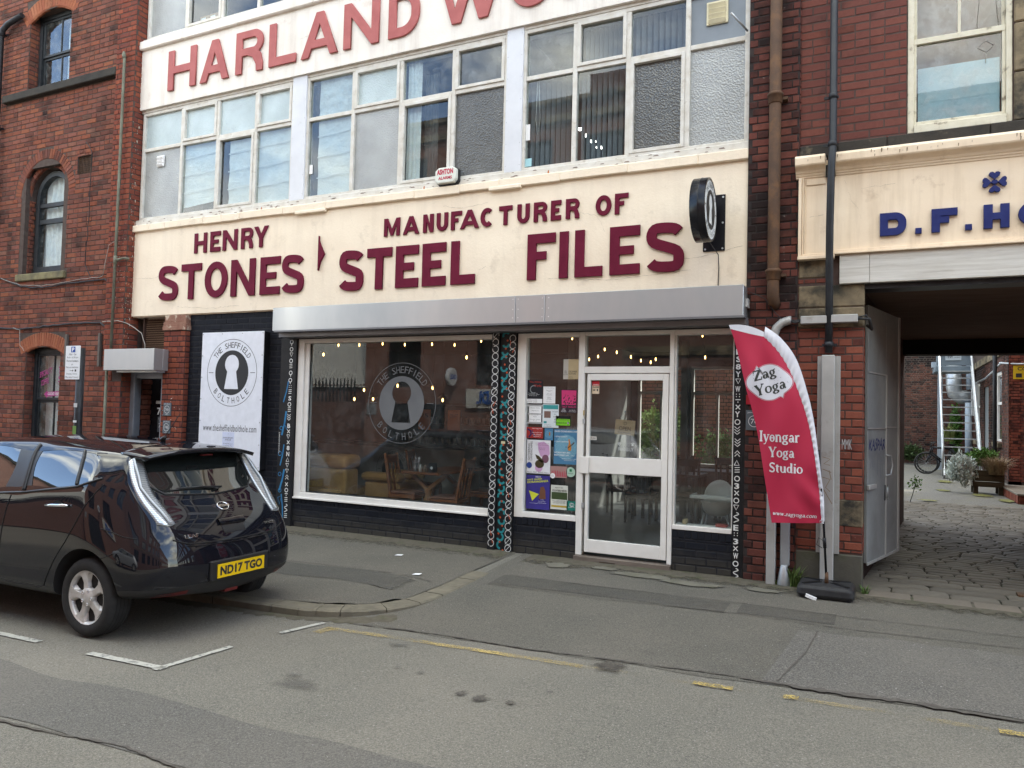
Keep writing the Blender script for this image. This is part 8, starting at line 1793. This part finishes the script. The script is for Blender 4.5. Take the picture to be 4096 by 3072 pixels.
    if detail:
        def rline(name, pts, r, mat, fn, n=1, off=.001): 
            P = []
            for a, b in zip(pts, pts[1:]):
                for i in range(12): f = i / 12; P.append(fn(a[0] + (b[0] - a[0]) * f, a[1] + (b[1] - a[1]) * f, off=off))
            P.append(fn(pts[-1][0], pts[-1][1], off=off)); mm2 = MB(); mm2.tube(P, r, 5); return mm2.build(name, mat, ct, local=True)
        hr = lambda a, b, off=.001: hit_rear(a, b, off); hs = lambda a, b, off=.001: hit_side(a, b, 1, off)
        rline('tailgate_gap', [(.60, .80), (.50, .765), (.42, .755), (0, .745), (-.42, .755), (-.50, .765), (-.60, .80)], .006, MT['dark'], hr)
        rline('tailgate_edge', [(.50, .745), (.42, .735), (0, .725), (-.42, .735), (-.50, .745)], .004, paintmat, hr, off=.006)
        rline('door_gap', [(.72, 1.22), (.86, 1.02), (.92, .90), (1.02, .75), (1.16, .58), (1.26, .42), (1.29, .36), (1.36, .335), (1.82, .33)], .0045, MT['dark'], hs)
        rline('door_gap', [(1.86, 1.06), (1.90, .80), (1.93, .5), (1.93, .33)], .0045, MT['dark'], hs)
        rline('bumper_gap', [(.62, .88), (.50, .86), (.40, .83), (.30, .82)], .004, MT['dark'], hs)
        rline('bumper_gap', [(.46, .70), (.56, .66), (.60, .655)], .004, MT['dark'], hs)
        rline('window_seal', [(2.7, 1.03), (2.2, 1.05), (1.68, 1.095), (1.0, 1.185), (.84, 1.235), (.76, 1.262)], .010, MT['pillar'], hs, off=.003)
        rline('window_divider', [(1.02, 1.20), (1.06, 1.30), (1.12, 1.42), (1.16, 1.468)], .013, MT['pillar'], hs, off=.001)
        rline('window_divider', [(1.70, 1.11), (1.73, 1.25), (1.78, 1.42), (1.80, 1.49)], .018, MT['pillar'], hs, off=.001)
        m = MB(); pt = [hs(s, z, .004) for s, z in ((.80, 1.25), (.84, 1.25), (1.0, 1.455), (.90, 1.455))]; m.add(pt, [(0, 1, 2, 3)]); m.build('quarter_panel_trim', M_('speckled black trim', (.035, .035, .037), .45), ct, local=True)
        rline('window_surround', [(-.53, 1.42), (-.55, 1.2), (-.45, 1.13), (0, 1.10), (.45, 1.13), (.55, 1.2), (.53, 1.42)], .008, MT['pillar'], hr, off=.002)
        hp_ = [hs(s, z, .028) for s, z in ((1.30, 1.012), (1.22, 1.018), (1.12, 1.024), (1.05, 1.028))]; a = hs(1.31, 1.010, .0); b = hs(1.04, 1.029, .0)
        MB().tube([a] + hp_ + [b], [.010, .012, .013, .013, .012, .010], 8).build('door_handle', MT['chrome'], ct, local=True)
        m = MB(); c = hs(1.18, 1.015, .001); n = 16; m.add([c + Vector((.075 * math.cos(2 * math.pi * i / n), 0, .048 * math.sin(2 * math.pi * i / n))) for i in range(n)], [tuple(range(n))]); m.build('handle_recess', MT['dark'], ct, local=True)
        for (t0, t1, z0, z1, nm_, mt_, off) in ((.14, -.14, .865, .915, 'boot_handle', paintmat, .02), (.12, -.12, .80, .86, 'handle_recess', MT['pillar'], .003)):
            m = MB(); P = [[hit_rear(t0 + (t1 - t0) * u, z0 + (z1 - z0) * v, off if 0 < v < 1 else .001) for v in (0, .1, .9, 1)] for u in frange(0, 1, 6)]; m.add([p for r in P for p in r], [(i * 4 + j, (i + 1) * 4 + j, (i + 1) * 4 + j + 1, i * 4 + j + 1) for i in range(6) for j in range(3)], 0, True); m.build(nm_, mt_, ct, local=True)
        c = hit_rear(.0, 1.005, .004); nn = tree.ray_cast(Vector((1, 0, 1.005)), Vector((-1, 0, 0)))[1]; e1 = Vector((0, 1, 0)); e2 = nn.cross(e1).normalized(); e2 = e2 if e2.z > 0 else -e2
        em = MB(); em.tube([c + e1 * .056 * math.cos(a) + e2 * .045 * math.sin(a) for a in frange(0, 2 * math.pi, 28)], .007, 6, caps=False); eo = em.build('emblem', MT['chrome'], ct, local=True)
        MB().obox(c + nn * .004, (.003, .066, .012), Matrix((nn, e1, e2)).transposed()).build('emblem_bar', MT['chrome'], eo, .002, local=True)
        def rtext(s, t0, z0, wd, h, nm_, par=ct):
            me = text_raw(s, .015, ext=.05); fit(me, 0, wd, 0, h, 0, .004); me.materials.append(MT['chrome'])
            for v in me.vertices: p = hit_rear(-(t0 + v.co.x), z0 + v.co.z, .003 - v.co.y); v.co = p
            link(nm_, me, par, local=True)
        rtext('LEAF', -.50, .80, .125, .028, 'lettering'); rtext('ZERO EMISSION', .36, .815, .13, .022, 'lettering')
        me = text_raw('NISSAN', .02, res=2); fit(me, -.038, .038, -.006, .006, 0, 0); me.materials.append(MT['ink'])
        for v in me.vertices: v.co = c + nn * .0085 + e1 * v.co.x + e2 * v.co.z
        link('lettering', me, eo, local=True)
        wr = lambda t, z, off: hit_rear(t, z, off)
        MB().tube([wr(-.02, 1.135, .012), wr(-.10, 1.145, .02), wr(.1, 1.16, .02), wr(.34, 1.168, .012)], [.014, .012, .008, .005], 6).tube([wr(.42, 1.155, .006), wr(.30, 1.160, .008), wr(.0, 1.150, .008), wr(-.06, 1.15, .006)], .006, 5).build('wiper', MT['pillar'], ct, local=True)
        for sd in (1, -1):
            m = MB(); P = [[hit_rear(sd * (.70 - .22 * u), .355 + .03 * v + .012 * u, .004) for v in (0, 1)] for u in frange(0, 1, 8)]; m.add([p for r in P for p in r], [(i * 2, (i + 1) * 2, (i + 1) * 2 + 1, i * 2 + 1) for i in range(8)], 0, True); m.build('reflector', MT['redref'], ct, local=True)
        MB().box(-.16, -.065, -.09, .05, .298, .335).build('fog_light', MT['redref'], ct, .008, local=True)
        rz_ = 1.565; MB().tube([(-1.02, 0, 1.55), (-.98, 0, 1.585)], [.03, .012], 8).tube([(-.99, 0, 1.58), (-.80, 0, 1.80)], [.004, .003], 5).build('aerial', MT['pillar'], ct, local=True)
        for sd in (1, -1):
            P = []
            for tt, zz in ((.60, 1.41), (.63, 1.28), (.655, 1.19), (.635, 1.10), (.60, 1.0), (.585, .92)):
                r = tree.ray_cast(Vector((1, -tt * sd, zz)), Vector((-1, 0, 0))); P.append(r[0] + r[1] * .018 if r[0] else Vector((-.3, -tt * sd, zz)))
            MB().tube(P, .010, 6).build('lamp_guide', flat('clear lamp guide', (.5, .54, .57), .2), ct, local=True) if 'clear lamp guide' not in bpy.data.materials else MB().tube(P, .010, 6).build('lamp_guide', bpy.data.materials['clear lamp guide'], ct, local=True)
    return ct
PB_ = carmats('deep black', (.006, .0065, .010))
CX, CY, CZr = -4.93, -3.43, zroad(-5.5) - .0
build_car((CX, CY, CZr), 0, PB_, 'black electric hatchback parked at the kerb, rear with yellow plate towards us', 'cars parked in the street', 'ND17 TGO')
build_car((-10.15, -3.45, zroad(-11)), 0, carmats('white', (.72, .73, .74)), 'white car parked ahead of the black hatchback, mirrored in the big shop window', 'cars parked in the street', 'BK71 VHN', detail=False)
build_car((-4.75, -9.0 - .9, zroad(-5)), 0, carmats('silver', (.42, .44, .47), .5), 'silver hatchback across the street behind the photographer, mirrored in the cafe door', 'cars parked in the street', 'YT08 KLM', detail=False)
IN = thing('cafe_room', None, None, (-4.5, 3, 0)); IN.parent = SB; IN.matrix_parent_inverse = Matrix.Translation(-WL[SB.name])
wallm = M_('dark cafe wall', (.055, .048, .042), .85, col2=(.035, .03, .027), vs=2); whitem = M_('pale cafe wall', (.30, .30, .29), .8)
BX('floor', M_('grey cafe floor', (.085, .088, .085), .35, col2=(.07, .072, .07), vs=2), IN, -9.6, -1.32, .31, 6.4, .0, .045)
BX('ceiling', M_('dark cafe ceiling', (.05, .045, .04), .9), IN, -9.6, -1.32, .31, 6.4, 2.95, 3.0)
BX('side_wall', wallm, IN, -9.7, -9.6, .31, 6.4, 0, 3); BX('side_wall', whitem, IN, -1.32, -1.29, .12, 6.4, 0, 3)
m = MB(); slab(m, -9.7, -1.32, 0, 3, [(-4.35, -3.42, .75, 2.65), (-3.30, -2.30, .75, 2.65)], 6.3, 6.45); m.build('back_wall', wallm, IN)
BX('partition', whitem, IN, -4.62, -4.50, 3.2, 6.3, 0, 2.95)
MB().box(-3.0, -2.9, 4.2, 4.3, 0, 2.95).build('pillar', whitem, IN)
for x0, x1 in ((-4.35, -3.42), (-3.30, -2.30)):
    MB().box(x0, x0 + .05, 6.28, 6.36, .75, 2.65).box(x1 - .05, x1, 6.28, 6.36, .75, 2.65).box(x0 + .05, x1 - .05, 6.28, 6.36, .75, .80).box(x0 + .05, x1 - .05, 6.28, 6.36, 2.60, 2.65).box(x0 + .05, x1 - .05, 6.28, 6.36, 2.12, 2.17).box((x0 + x1) / 2 - .02, (x0 + x1) / 2 + .02, 6.28, 6.36, .80, 2.12).build('back_window', MT['upvc'], IN)
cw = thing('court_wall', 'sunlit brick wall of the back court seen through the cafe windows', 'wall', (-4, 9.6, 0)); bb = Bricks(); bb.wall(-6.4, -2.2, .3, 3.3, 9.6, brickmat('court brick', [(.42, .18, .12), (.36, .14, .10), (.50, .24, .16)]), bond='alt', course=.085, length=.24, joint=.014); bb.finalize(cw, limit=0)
MB().box(-7, -1.3, 9.6, 9.8, 0, 3.4).build('wall_core', MT['bed'], cw)
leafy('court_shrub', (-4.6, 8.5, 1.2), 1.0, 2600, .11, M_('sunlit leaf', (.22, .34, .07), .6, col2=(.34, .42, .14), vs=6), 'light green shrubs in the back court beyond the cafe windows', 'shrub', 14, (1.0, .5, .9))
leafy('court_shrub', (-3.1, 8.2, .9), .7, 1300, .10, MT['herb'], 'lower green shrub right of the court shrubs beyond the cafe windows', 'shrub', 15, (1.0, .5, .9))
wd = M_('reddish varnished wood', (.34, .125, .05), .35, col2=(.22, .075, .03), vs=4, stretch=(1, 1, 6)); pine = M_('honey pine', (.52, .26, .10), .4, col2=(.40, .18, .07), vs=4, stretch=(1, 1, 5)); seatm = flat('brown seat leather', (.22, .10, .065), .45); dkw = M_('dark stained wood', (.03, .018, .012), .4, vs=5)
def chair(x, y, rz, lab, mat=wd, grp='wooden cafe chairs'):
    c = thing('chair', lab, 'chair', (x, y, .045), grp, rz=rz)
    for sx in (-1, 1):
        MB().bar((sx * .19, .19, 0), (sx * .19, .19, .44), .04).build('leg', mat, c, local=True)
        MB().tube([(sx * .19, -.19, 0), (sx * .19, -.19, .46), (sx * .185, -.24, .75), (sx * .18, -.29, 1.0)], .022, 6).build('leg', mat, c, local=True)
    MB().box(-.21, .21, -.21, .21, .38, .43).build('seat_rail', mat, c, .004, local=True); MB().box(-.20, .20, -.20, .21, .43, .47).build('seat', seatm, c, .015, local=True)
    MB().box(-.18, .18, -.30, -.265, .86, .98).build('top_rail', mat, c, .006, local=True)
    for sx in (-.11, 0, .11): MB().bar((sx, -.20, .46), (sx, -.275, .88), .045 if sx == 0 else .03, .014).build('splat', mat, c, local=True)
    return c
chair(-6.20, 1.00, math.radians(-82), 'wooden slat back chair left of the cafe table nearest the big window')
chair(-5.36, .78, math.radians(96), 'wooden chair right of the cafe table, side on to the window')
chair(-6.62, 2.15, math.radians(-75), 'wooden chair at the far left corner of the cafe table')
chair(-5.30, 1.75, math.radians(88), 'wooden chair at the far right of the cafe table by the bar')
T = thing('cafe_table', 'wooden cafe table with a turned pine pedestal behind the big window', 'table', (-5.9, 1.5, .045))
MB().box(-6.24, -5.60, .88, 2.25, .765, .80).build('table_top', wd, T, .006)
for y in (1.12, 1.95):
    MB().lathe((-5.92, y, .045), [(.05, .06), (.062, .10), (.038, .18), (.066, .26), (.068, .34), (.042, .42), (.058, .46), (.058, .52)], 16).build('pedestal', pine, T); MB().bar((-6.22, y, .07), (-5.62, y, .07), .08, .06).bar((-6.20, y, .74), (-5.95, y, .56), .07, .05).bar((-5.64, y, .74), (-5.89, y, .56), .07, .05).build('pedestal_foot', pine, T)
o = MB().lathe((-5.78, 1.0, .80), [(.06, 0), (.06, .13), (.055, .13), (.055, .01)], 16).build('menu_holder', MT['ink']); tag(o, 'black cylindrical holder with round emblem on the cafe table', 'holder'); m = ring_(-5.765, .865, .0, .022, .938, 14); m.build('emblem', MT['paper'], o)
for x, c_, lab in ((-5.97, (.75, .75, .72), 'glass salt shaker standing in front of the black holder'), (-5.89, (.40, .30, .22), 'glass pepper shaker standing beside the salt shaker')):
    o = MB().lathe((x, .97, .80), [(.024, 0), (.026, .065), (.018, .08), (.020, .10)], 10).build('shaker', flat(lab[:12], c_, .3)); tag(o, lab, 'shaker')
o = thing('vase', 'small glass vase of dried flowers on the cafe table', 'vase', (-6.07, 1.0, .80)); MB().lathe((-6.07, 1.0, .80), [(.03, 0), (.02, .06), (.025, .12)], 10).build('glass', flat('vase glass', (.3, .32, .32), .1), o)
o = tuft('flowers', -6.07, 1.0, .84, 16, .20, flat('dried petals', (.62, .55, .55), .8), 'dried pale flowers standing in the small glass vase', 'flowers', .10, .014, 4)
SF = thing('sofa', 'tan leather sofa at the left behind the big window', 'sofa', (-7.5, 1.0, .045)); lt = M_('tan leather', (.50, .29, .11), .4, col2=(.40, .22, .08), vs=5, bs=20, bstr=.2)
MB().box(-8.6, -7.05, .50, 1.35, .12, .50).build('seat_base', lt, SF, .05, seg=3); MB().box(-8.7, -6.98, .55, .95, .80, 1.0).build('backrest_cushion', lt, SF, .08, seg=3); MB().box(-8.6, -7.0, .58, .90, .40, .80).build('backrest', lt, SF, .05, seg=3)
SF2 = thing('armchair', 'tan leather armchair between the sofa and the cafe table', 'armchair', (-6.7, 1.5, .045)); MB().box(-7.0, -6.38, 1.02, 1.7, .10, .60).build('seat_base', lt, SF2, .04, seg=3); MB().box(-7.06, -6.36, .98, 1.22, .60, .74).build('arm', lt, SF2, .07, seg=3); MB().box(-7.1, -6.4, 1.66, 1.84, .60, .74).build('arm', lt, SF2, .07, seg=3)
CT = thing('bar_counter', 'grey bar counter with the round emblem across the back of the cafe', 'counter', (-7.4, 2.8, 0)); BX('front', M_('grey counter panel', (.42, .40, .37), .6), CT, -9.2, -6.15, 2.55, 3.1, .05, 1.05); BX('worktop', dkw, CT, -9.25, -6.10, 2.5, 3.15, 1.05, 1.09)
keyring(CT, -7.55, .66, .34, 2.545, MT['ink'], None)
BK2 = thing('back_bar', 'dark shelving with rows of glasses behind the right end of the bar', 'shelving', (-6.4, 4.4, 0))
for z in (.6, 1.0, 1.4, 1.8): BX('shelf', dkw, BK2, -8.6, -5.9, 4.3, 4.65, z, z + .03)
gl_m = flat('row of glasses', (.45, .46, .46), .15); m = MB(); [m.lathe((-8.5 + i * .13, 4.45, z + .03), [(.025, 0), (.03, .13)], 8) for i in range(20) for z in (1.0, 1.4)]; m.build('glasses', gl_m, BK2, kind='stuff')
BX('grey_cabinet', M_('grey cabinet', (.16, .16, .16), .5), None, -5.75, -5.0, 3.0, 3.5, .05, 1.0); tag(bpy.data.objects['grey_cabinet'], 'dark grey cabinet beside the painted column inside the cafe', 'cabinet')
for x, lab in ((-7.35, 'small orange price board standing left on the bar shelf'), (-6.75, 'orange framed CRAFT board standing right on the bar shelf')):
    o = BX('menu_board', flat('orange board', (.55, .20, .08), .6), None, x, x + .24, 3.0, 3.02, 1.35, 1.70); tag(o, lab, 'board'); text('print', 'CRAFT' if x > -7 else '25', MT['ink'], o, x + .04, x + .2, 1.56, 1.63, 2.998)
for i, (x, y, rz) in enumerate(((-3.35, 3.2, 0), (-2.75, 3.4, 180), (-3.1, 4.6, 20), (-2.2, 4.3, 200), (-3.9, 3.9, -60))):
    chair(x, y, math.radians(rz), ('dark cafe chair %s' % ('behind the middle of the door glass', 'just right of the door post', 'nearest the back court windows', 'behind the white high chair', 'left of the others beside the pale partition')[i]), dkw, 'dark cafe chairs in the right room')
for i, (x, y) in enumerate(((-3.05, 3.9), (-2.4, 5.0))):
    T2 = thing('cafe_table', ('dark table seen through the door glass' , 'dark table in front of the back court windows')[i], 'table', (x, y, .045)); MB().box(x - .5, x + .5, y - .35, y + .35, .74, .78).build('table_top', dkw, T2, .004)
    for sx in (-.4, .4):
        for sy in (-.25, .25): MB().lathe((x + sx, y + sy, .045), [(.03, 0), (.025, .2), (.04, .3), (.025, .45), (.035, .69)], 8).build('leg', dkw, T2)
HC = thing('high_chair', 'white plastic high chair on grey legs behind the right window', 'high chair', (-1.72, .95, .045)); wp_ = flat('white plastic', (.72, .72, .70), .3)
for sx in (-1, 1):
    for sy in (-1, 1): MB().tube([(-1.76 + sx * .24, .95 + sy * .20, .045), (-1.76 + sx * .13, .95 + sy * .11, .55)], .016, 8).build('leg', MT['galv'], HC)
MB().lathe((-1.76, .95, .52), [(.10, 0), (.16, .05), (.19, .16), (.185, .17), (.15, .06)], 20).build('seat', wp_, HC)
m = MB(); m.grid(lambda u, v: (-1.76 - .17 * math.cos(math.pi * u), 1.02 + .10 * math.sin(math.pi * u), .66 + v * (.10 + .17 * math.sin(math.pi * u))), frange(0, 1, 14), frange(0, 1, 5)); q = m.build('backrest', wp_, HC); q.modifiers.new('t', 'SOLIDIFY').thickness = .012
MB().box(-2.02, -1.52, .62, .95, .735, .755).box(-2.02, -1.52, .62, .635, .75, .775).box(-2.02, -2.0, .62, .95, .75, .775).box(-1.54, -1.52, .62, .95, .75, .775).build('tray', wp_, HC, .006)
for x, lab, c_ in ((-1.62, 'small red book lying on the sill inside the right window', (.4, .05, .04)), (-1.98, 'small wooden block on the sill inside the right window', (.5, .38, .2))):
    o = BX('sill_item', flat(lab[:10], c_), None, x, x + (.12 if x > -1.8 else .04), .12, .22, .50, .525 if x > -1.8 else .55); tag(o, lab, 'book' if x > -1.8 else 'block')
BX('window_board', MT['upvc'], IN, -2.06, -1.42, .10, .25, .47, .495); BX('window_board', dkw, IN, -7.4, -4.34, .10, .3, .44, .485)
bulb = flat('warm lit bulb', (1, .55, .16), .4, emit=3.0)
def bulbs(pts, lab, seed, y_drop=.07):
    t = thing('string_lights', lab, 'string lights', pts[0], 'strings of warm bulbs under the cafe ceiling'); MB().tube([Vector(p) + Vector((0, 0, y_drop)) for p in pts], .004, 4).build('wire', MT['ink'], t)
    for p in pts: MB().lathe(p, [(.003, -.024), (.010, -.008), (.008, .010), (.005, .022)], 8).build('bulb', bulb, t)
bulbs([(-7.39, .8, 2.634), (-7.0, .8, 2.632), (-6.58, .8, 2.643), (-6.19, .8, 2.623), (-5.73, .8, 2.622), (-5.36, .8, 2.605), (-4.94, .8, 2.654)], 'string of warm bulbs running along the top of the big window', 1)
bulbs([(-4.08, 2.0, 2.79), (-3.81, 2.0, 2.48), (-3.675, 2.0, 2.52), (-3.577, 2.0, 2.62), (-3.396, 2.0, 2.577), (-3.187, 2.0, 2.51), (-3.04, 2.0, 2.456), (-2.9, 2.0, 2.432), (-2.83, 2.0, 2.473)], 'sagging string of warm bulbs behind the glass over the door', 2)
bulbs([(-2.55, 2.0, 2.70), (-2.19, 2.0, 2.79), (-2.151, 2.0, 2.492)], 'three warm bulbs hanging in the top of the right window', 3)
for i, (x, y, z) in enumerate(((-9.02, 2.4, 2.64), (-8.3, 2.4, 1.85), (-8.1, 2.4, 2.01), (-7.9, 2.4, 1.855), (-7.4, 2.4, 2.09), (-6.7, 2.4, 2.06), (-6.5, 2.4, 1.86), (-6.9, 2.4, 1.77), (-6.07, 2.4, 2.56))):
    t = thing('pendant_lamp', ('leftmost pendant high in the dark corner of the cafe', 'pendant glowing above the sofa, lower left of three', 'pendant above the sofa, upper middle of three', 'pendant just left of the window emblem disc', 'pendant shining inside the keyhole of the window emblem', 'pendant just right of the window emblem, higher of two', 'pendant right of the window emblem, lower of two', 'lowest pendant at the right rim of the window emblem', 'single pendant high between the two mirrored shop signs')[i], 'pendant lamp', (x, y, z), 'pendant lamps above the bar')
    MB().tube([(x, y, z + .06), (x, y, 2.95)], .003, 4).build('cord', MT['ink'], t); MB().lathe((x, y, z), [(.004, -.03), (.016, -.01), (.014, .01), (.006, .03)], 10).build('bulb', bulb, t); MB().lathe((x, y, z), [(.09, .03), (.04, .07), (.015, .09)], 14, caps=False).build('shade', dkw, t)
def texbrick(name, c1, c2, mo, sc_=1.0, rot=False):
    m, N, L, b = newmat(name); g = N.new('ShaderNodeNewGeometry'); sx = N.new('ShaderNodeSeparateXYZ'); L.new(g.outputs['Position'], sx.inputs[0]); cx = N.new('ShaderNodeCombineXYZ')
    L.new(mth(N, L, 'ADD', sx.outputs['X'], sx.outputs['Y']), cx.inputs['X']); L.new(sx.outputs['Z'], cx.inputs['Y'])
    t = N.new('ShaderNodeTexBrick'); t.inputs['Color1'].default_value = (*c1, 1); t.inputs['Color2'].default_value = (*c2, 1); t.inputs['Mortar'].default_value = (*mo, 1); t.inputs['Scale'].default_value = 1; t.inputs['Mortar Size'].default_value = .008; t.inputs['Brick Width'].default_value = .225; t.inputs['Row Height'].default_value = .075
    L.new(cx.outputs[0], t.inputs['Vector']); n = nz(N, L, g.outputs['Position'], 2, 5); L.new(mixc(N, L, mth(N, L, 'MULTIPLY', n.outputs['Fac'], .6), t.outputs['Color'], tuple(x * .5 for x in c1)), b.inputs['Base Color']); b.inputs['Roughness'].default_value = .9
    return m
ob1 = texbrick('new red brick', (.27, .115, .08), (.22, .095, .066), (.25, .20, .16)); ob2 = texbrick('weathered red brick', (.20, .09, .066), (.16, .074, .056), (.12, .09, .075))
YO = -12.0
OB = thing('opposite_building', 'three storey red brick building with slatted blinds on the far side of the street, mirrored in the shop glass', 'building', (-11, -12.2, 0))
OB['label'] = 'three storey red brick building across the street, mirrored in the shop glass'
def opp_wall(par, x0, x1, z1, mat, wins, name='wall', th=.4):
    m = MB(); slab(m, x0, x1, -.3, z1, wins, YO - th, YO); m.build(name, mat, par)
    for (a, b, c, d) in wins:
        MB().box(a, a + .08, YO - .2, YO - .1, c, d).box(b - .08, b, YO - .2, YO - .1, c, d).box(a + .08, b - .08, YO - .2, YO - .1, c, c + .08).box(a + .08, b - .08, YO - .2, YO - .1, d - .08, d).box((a + b) / 2 - .04, (a + b) / 2 + .04, YO - .2, YO - .1, c + .08, d - .08).build('window', MT['sash'], par)
        BX('pane', MT['cglass'], par, a, b, YO - .17, YO - .16, c, d)
        m = MB(); n = max(4, int((d - c) / .12)); [m.obox(((a + b) / 2, YO - .26, c + .06 + i * (d - c - .1) / n), ((b - a) / 2 - .04, .03, .004), Matrix.Rotation(.6, 3, 'X')) for i in range(n)]; m.build('blind', MT['cloth'], par)
w_up = [(x, x + 1.25, z, z + 1.75) for z in (5.3, 8.1) for x in (-14.5, -12.3, -10.1, -7.9)]
opp_wall(OB, -15.4, -6.5, 10.85, ob1, [(-14.55, -13.25, 2.42, 4.2), (-11.25, -9.6, 2.5, 4.2), (-14.5, -12.3, -.2, 1.9)] + w_up)
MB().box(-15.5, -6.4, YO - .5, YO + .14, 10.3, 10.5).box(-15.5, -6.4, YO - .5, YO + .2, 10.85, 10.98).build('cornice', MT['stone'], OB); MB().box(-7.7, -6.5, YO - 1, YO - .02, 10.98, 11.6).build('chimney', ob2, OB)
BX('shop_front', MT['sash'], OB, -14.5, -12.35, YO - .3, YO - .05, -.2, 1.85)
MB().box(-11.5, -9.7, YO, YO + .10, 1.80, 2.38).build('shop_sign', C('cream plate', (.66, .64, .58)), OB)
cb = C('cradle blue', (.02, .12, .45))
me = text_raw('CRADL', .03, ext=.05); fit(me, 0, 1.1, 0, .40, 0, .05); me.materials.append(cb); me.transform(Matrix.Translation((-10.0, YO + .11, 1.92)) @ Matrix.Rotation(math.pi, 4, 'Z')); link('shop_lettering', me, OB)
MB().lathe((-11.9, YO + .35, 2.74), [(.27, -.06), (.28, 0), (.27, .06)], 30, 'x').build('round_sign', C('sign white', (.72, .73, .74)), OB)
me = text_raw('CRADL', .03); fit(me, -.2, .2, -.08, .08, 0, 0); me.materials.append(cb)
for v in me.vertices: v.co = Vector((-11.83, YO + .35 + v.co.x, 2.74 + v.co.z))
link('shop_lettering', me, OB); MB().bar((-11.9, YO, 2.74), (-11.9, YO + .1, 2.74), .04).build('bracket', MT['sash'], OB)
BX('name_plate', C('grey plate', (.3, .32, .34)), OB, -15.3, -14.9, YO, YO + .02, 1.5, 1.86)
OB2 = thing('opposite_building', 'plain older brick works behind the photographer, facing the shop', 'building', (-2, -12.2, 0))
opp_wall(OB2, -6.49, 8.5, 9.6, ob2, [(x, x + 1.3, z, z + 2.0) for z in (1.0, 4.0, 6.9) for x in (-5.6, -3.3, -1.0, 1.6, 4.2, 6.6)])
MB().box(-6.5, 8.5, YO - .4, YO + .12, 9.35, 9.6).box(-6.5, 8.5, YO - .4, YO + .06, 3.35, 3.6).build('cornice', MT['stone'], OB2)
OB3 = thing('opposite_building', 'low lean-to workshop with a pale sheet roof across the street', 'building', (-19, -13, 0))
m = MB(); m.box(-30, -15.41, YO - 6, YO - .3, -.3, 2.5); m.build('wall', ob2, OB3)
m = MB(); m.add([(-30, YO - .2, 2.4), (-15.42, YO - .2, 2.4), (-15.42, YO - 6, 5.6), (-30, YO - 6, 5.6)], [(0, 1, 2, 3)]); m.build('roof', M_('pale corrugated sheet', (.40, .39, .35), .8, vs=2, stretch=(4, 1, 1)), OB3)
RW = thing('boundary_wall', 'low brick boundary wall topped with iron railings across the street', 'wall', (-18, -11.8, 0)); BX('wall', ob2, RW, -26, -15.45, -11.9, -11.6, -.3, 1.9); 
for i in range(36): MB().prism([(-20.9 + i * .15, 1.9), (-20.86 + i * .15, 1.9), (-20.86 + i * .15, 2.55), (-20.88 + i * .15, 2.7), (-20.9 + i * .15, 2.55)], -11.78, -11.74).build('railing', MT['sash'], RW)
MB().box(-21, -15.5, -11.78, -11.75, 2.35, 2.39).build('rail', MT['sash'], RW)
for i, (x0, x1, y0, y1, h, lab) in enumerate(((9, 40, -20, -12, 8, 'brick works further along the far side of the street to the right'), (4.5, 40, .2, 9, 9, 'brick works continuing the terrace to the right beyond the passage building'), (-60, -31, -22, -12, 9, 'brick works further along the far side of the street to the left'), (-60, -17.2, 0.1, 9, 9.5, 'brick works continuing the terrace to the left beyond the arched window'))):
    bd = thing('street_building', lab, 'building', (x0, y1 if y1 < 0 else y0, 0)); BX('wall', ob2 if i % 2 else ob1, bd, x0, x1, y0, y1, -.3, h); BX('roof', MT['stone_k'], bd, x0 - .2, x1 + .2, y0 - .1, y1 + .1, h, h + .3)
    yf = y1 if y1 < 0 else y0; sg = 1 if y1 < 0 else -1
    n = int((x1 - x0) / 3)
    for k in range(n):
        for z in (1.2, 4.2, 6.4):
            xx = x0 + 1 + k * 3
            if z + 1.6 < h: BX('window', MT['cglass'], bd, xx, xx + 1.3, min(yf, yf + sg * .03), max(yf, yf + sg * .03), z, z + 1.6)
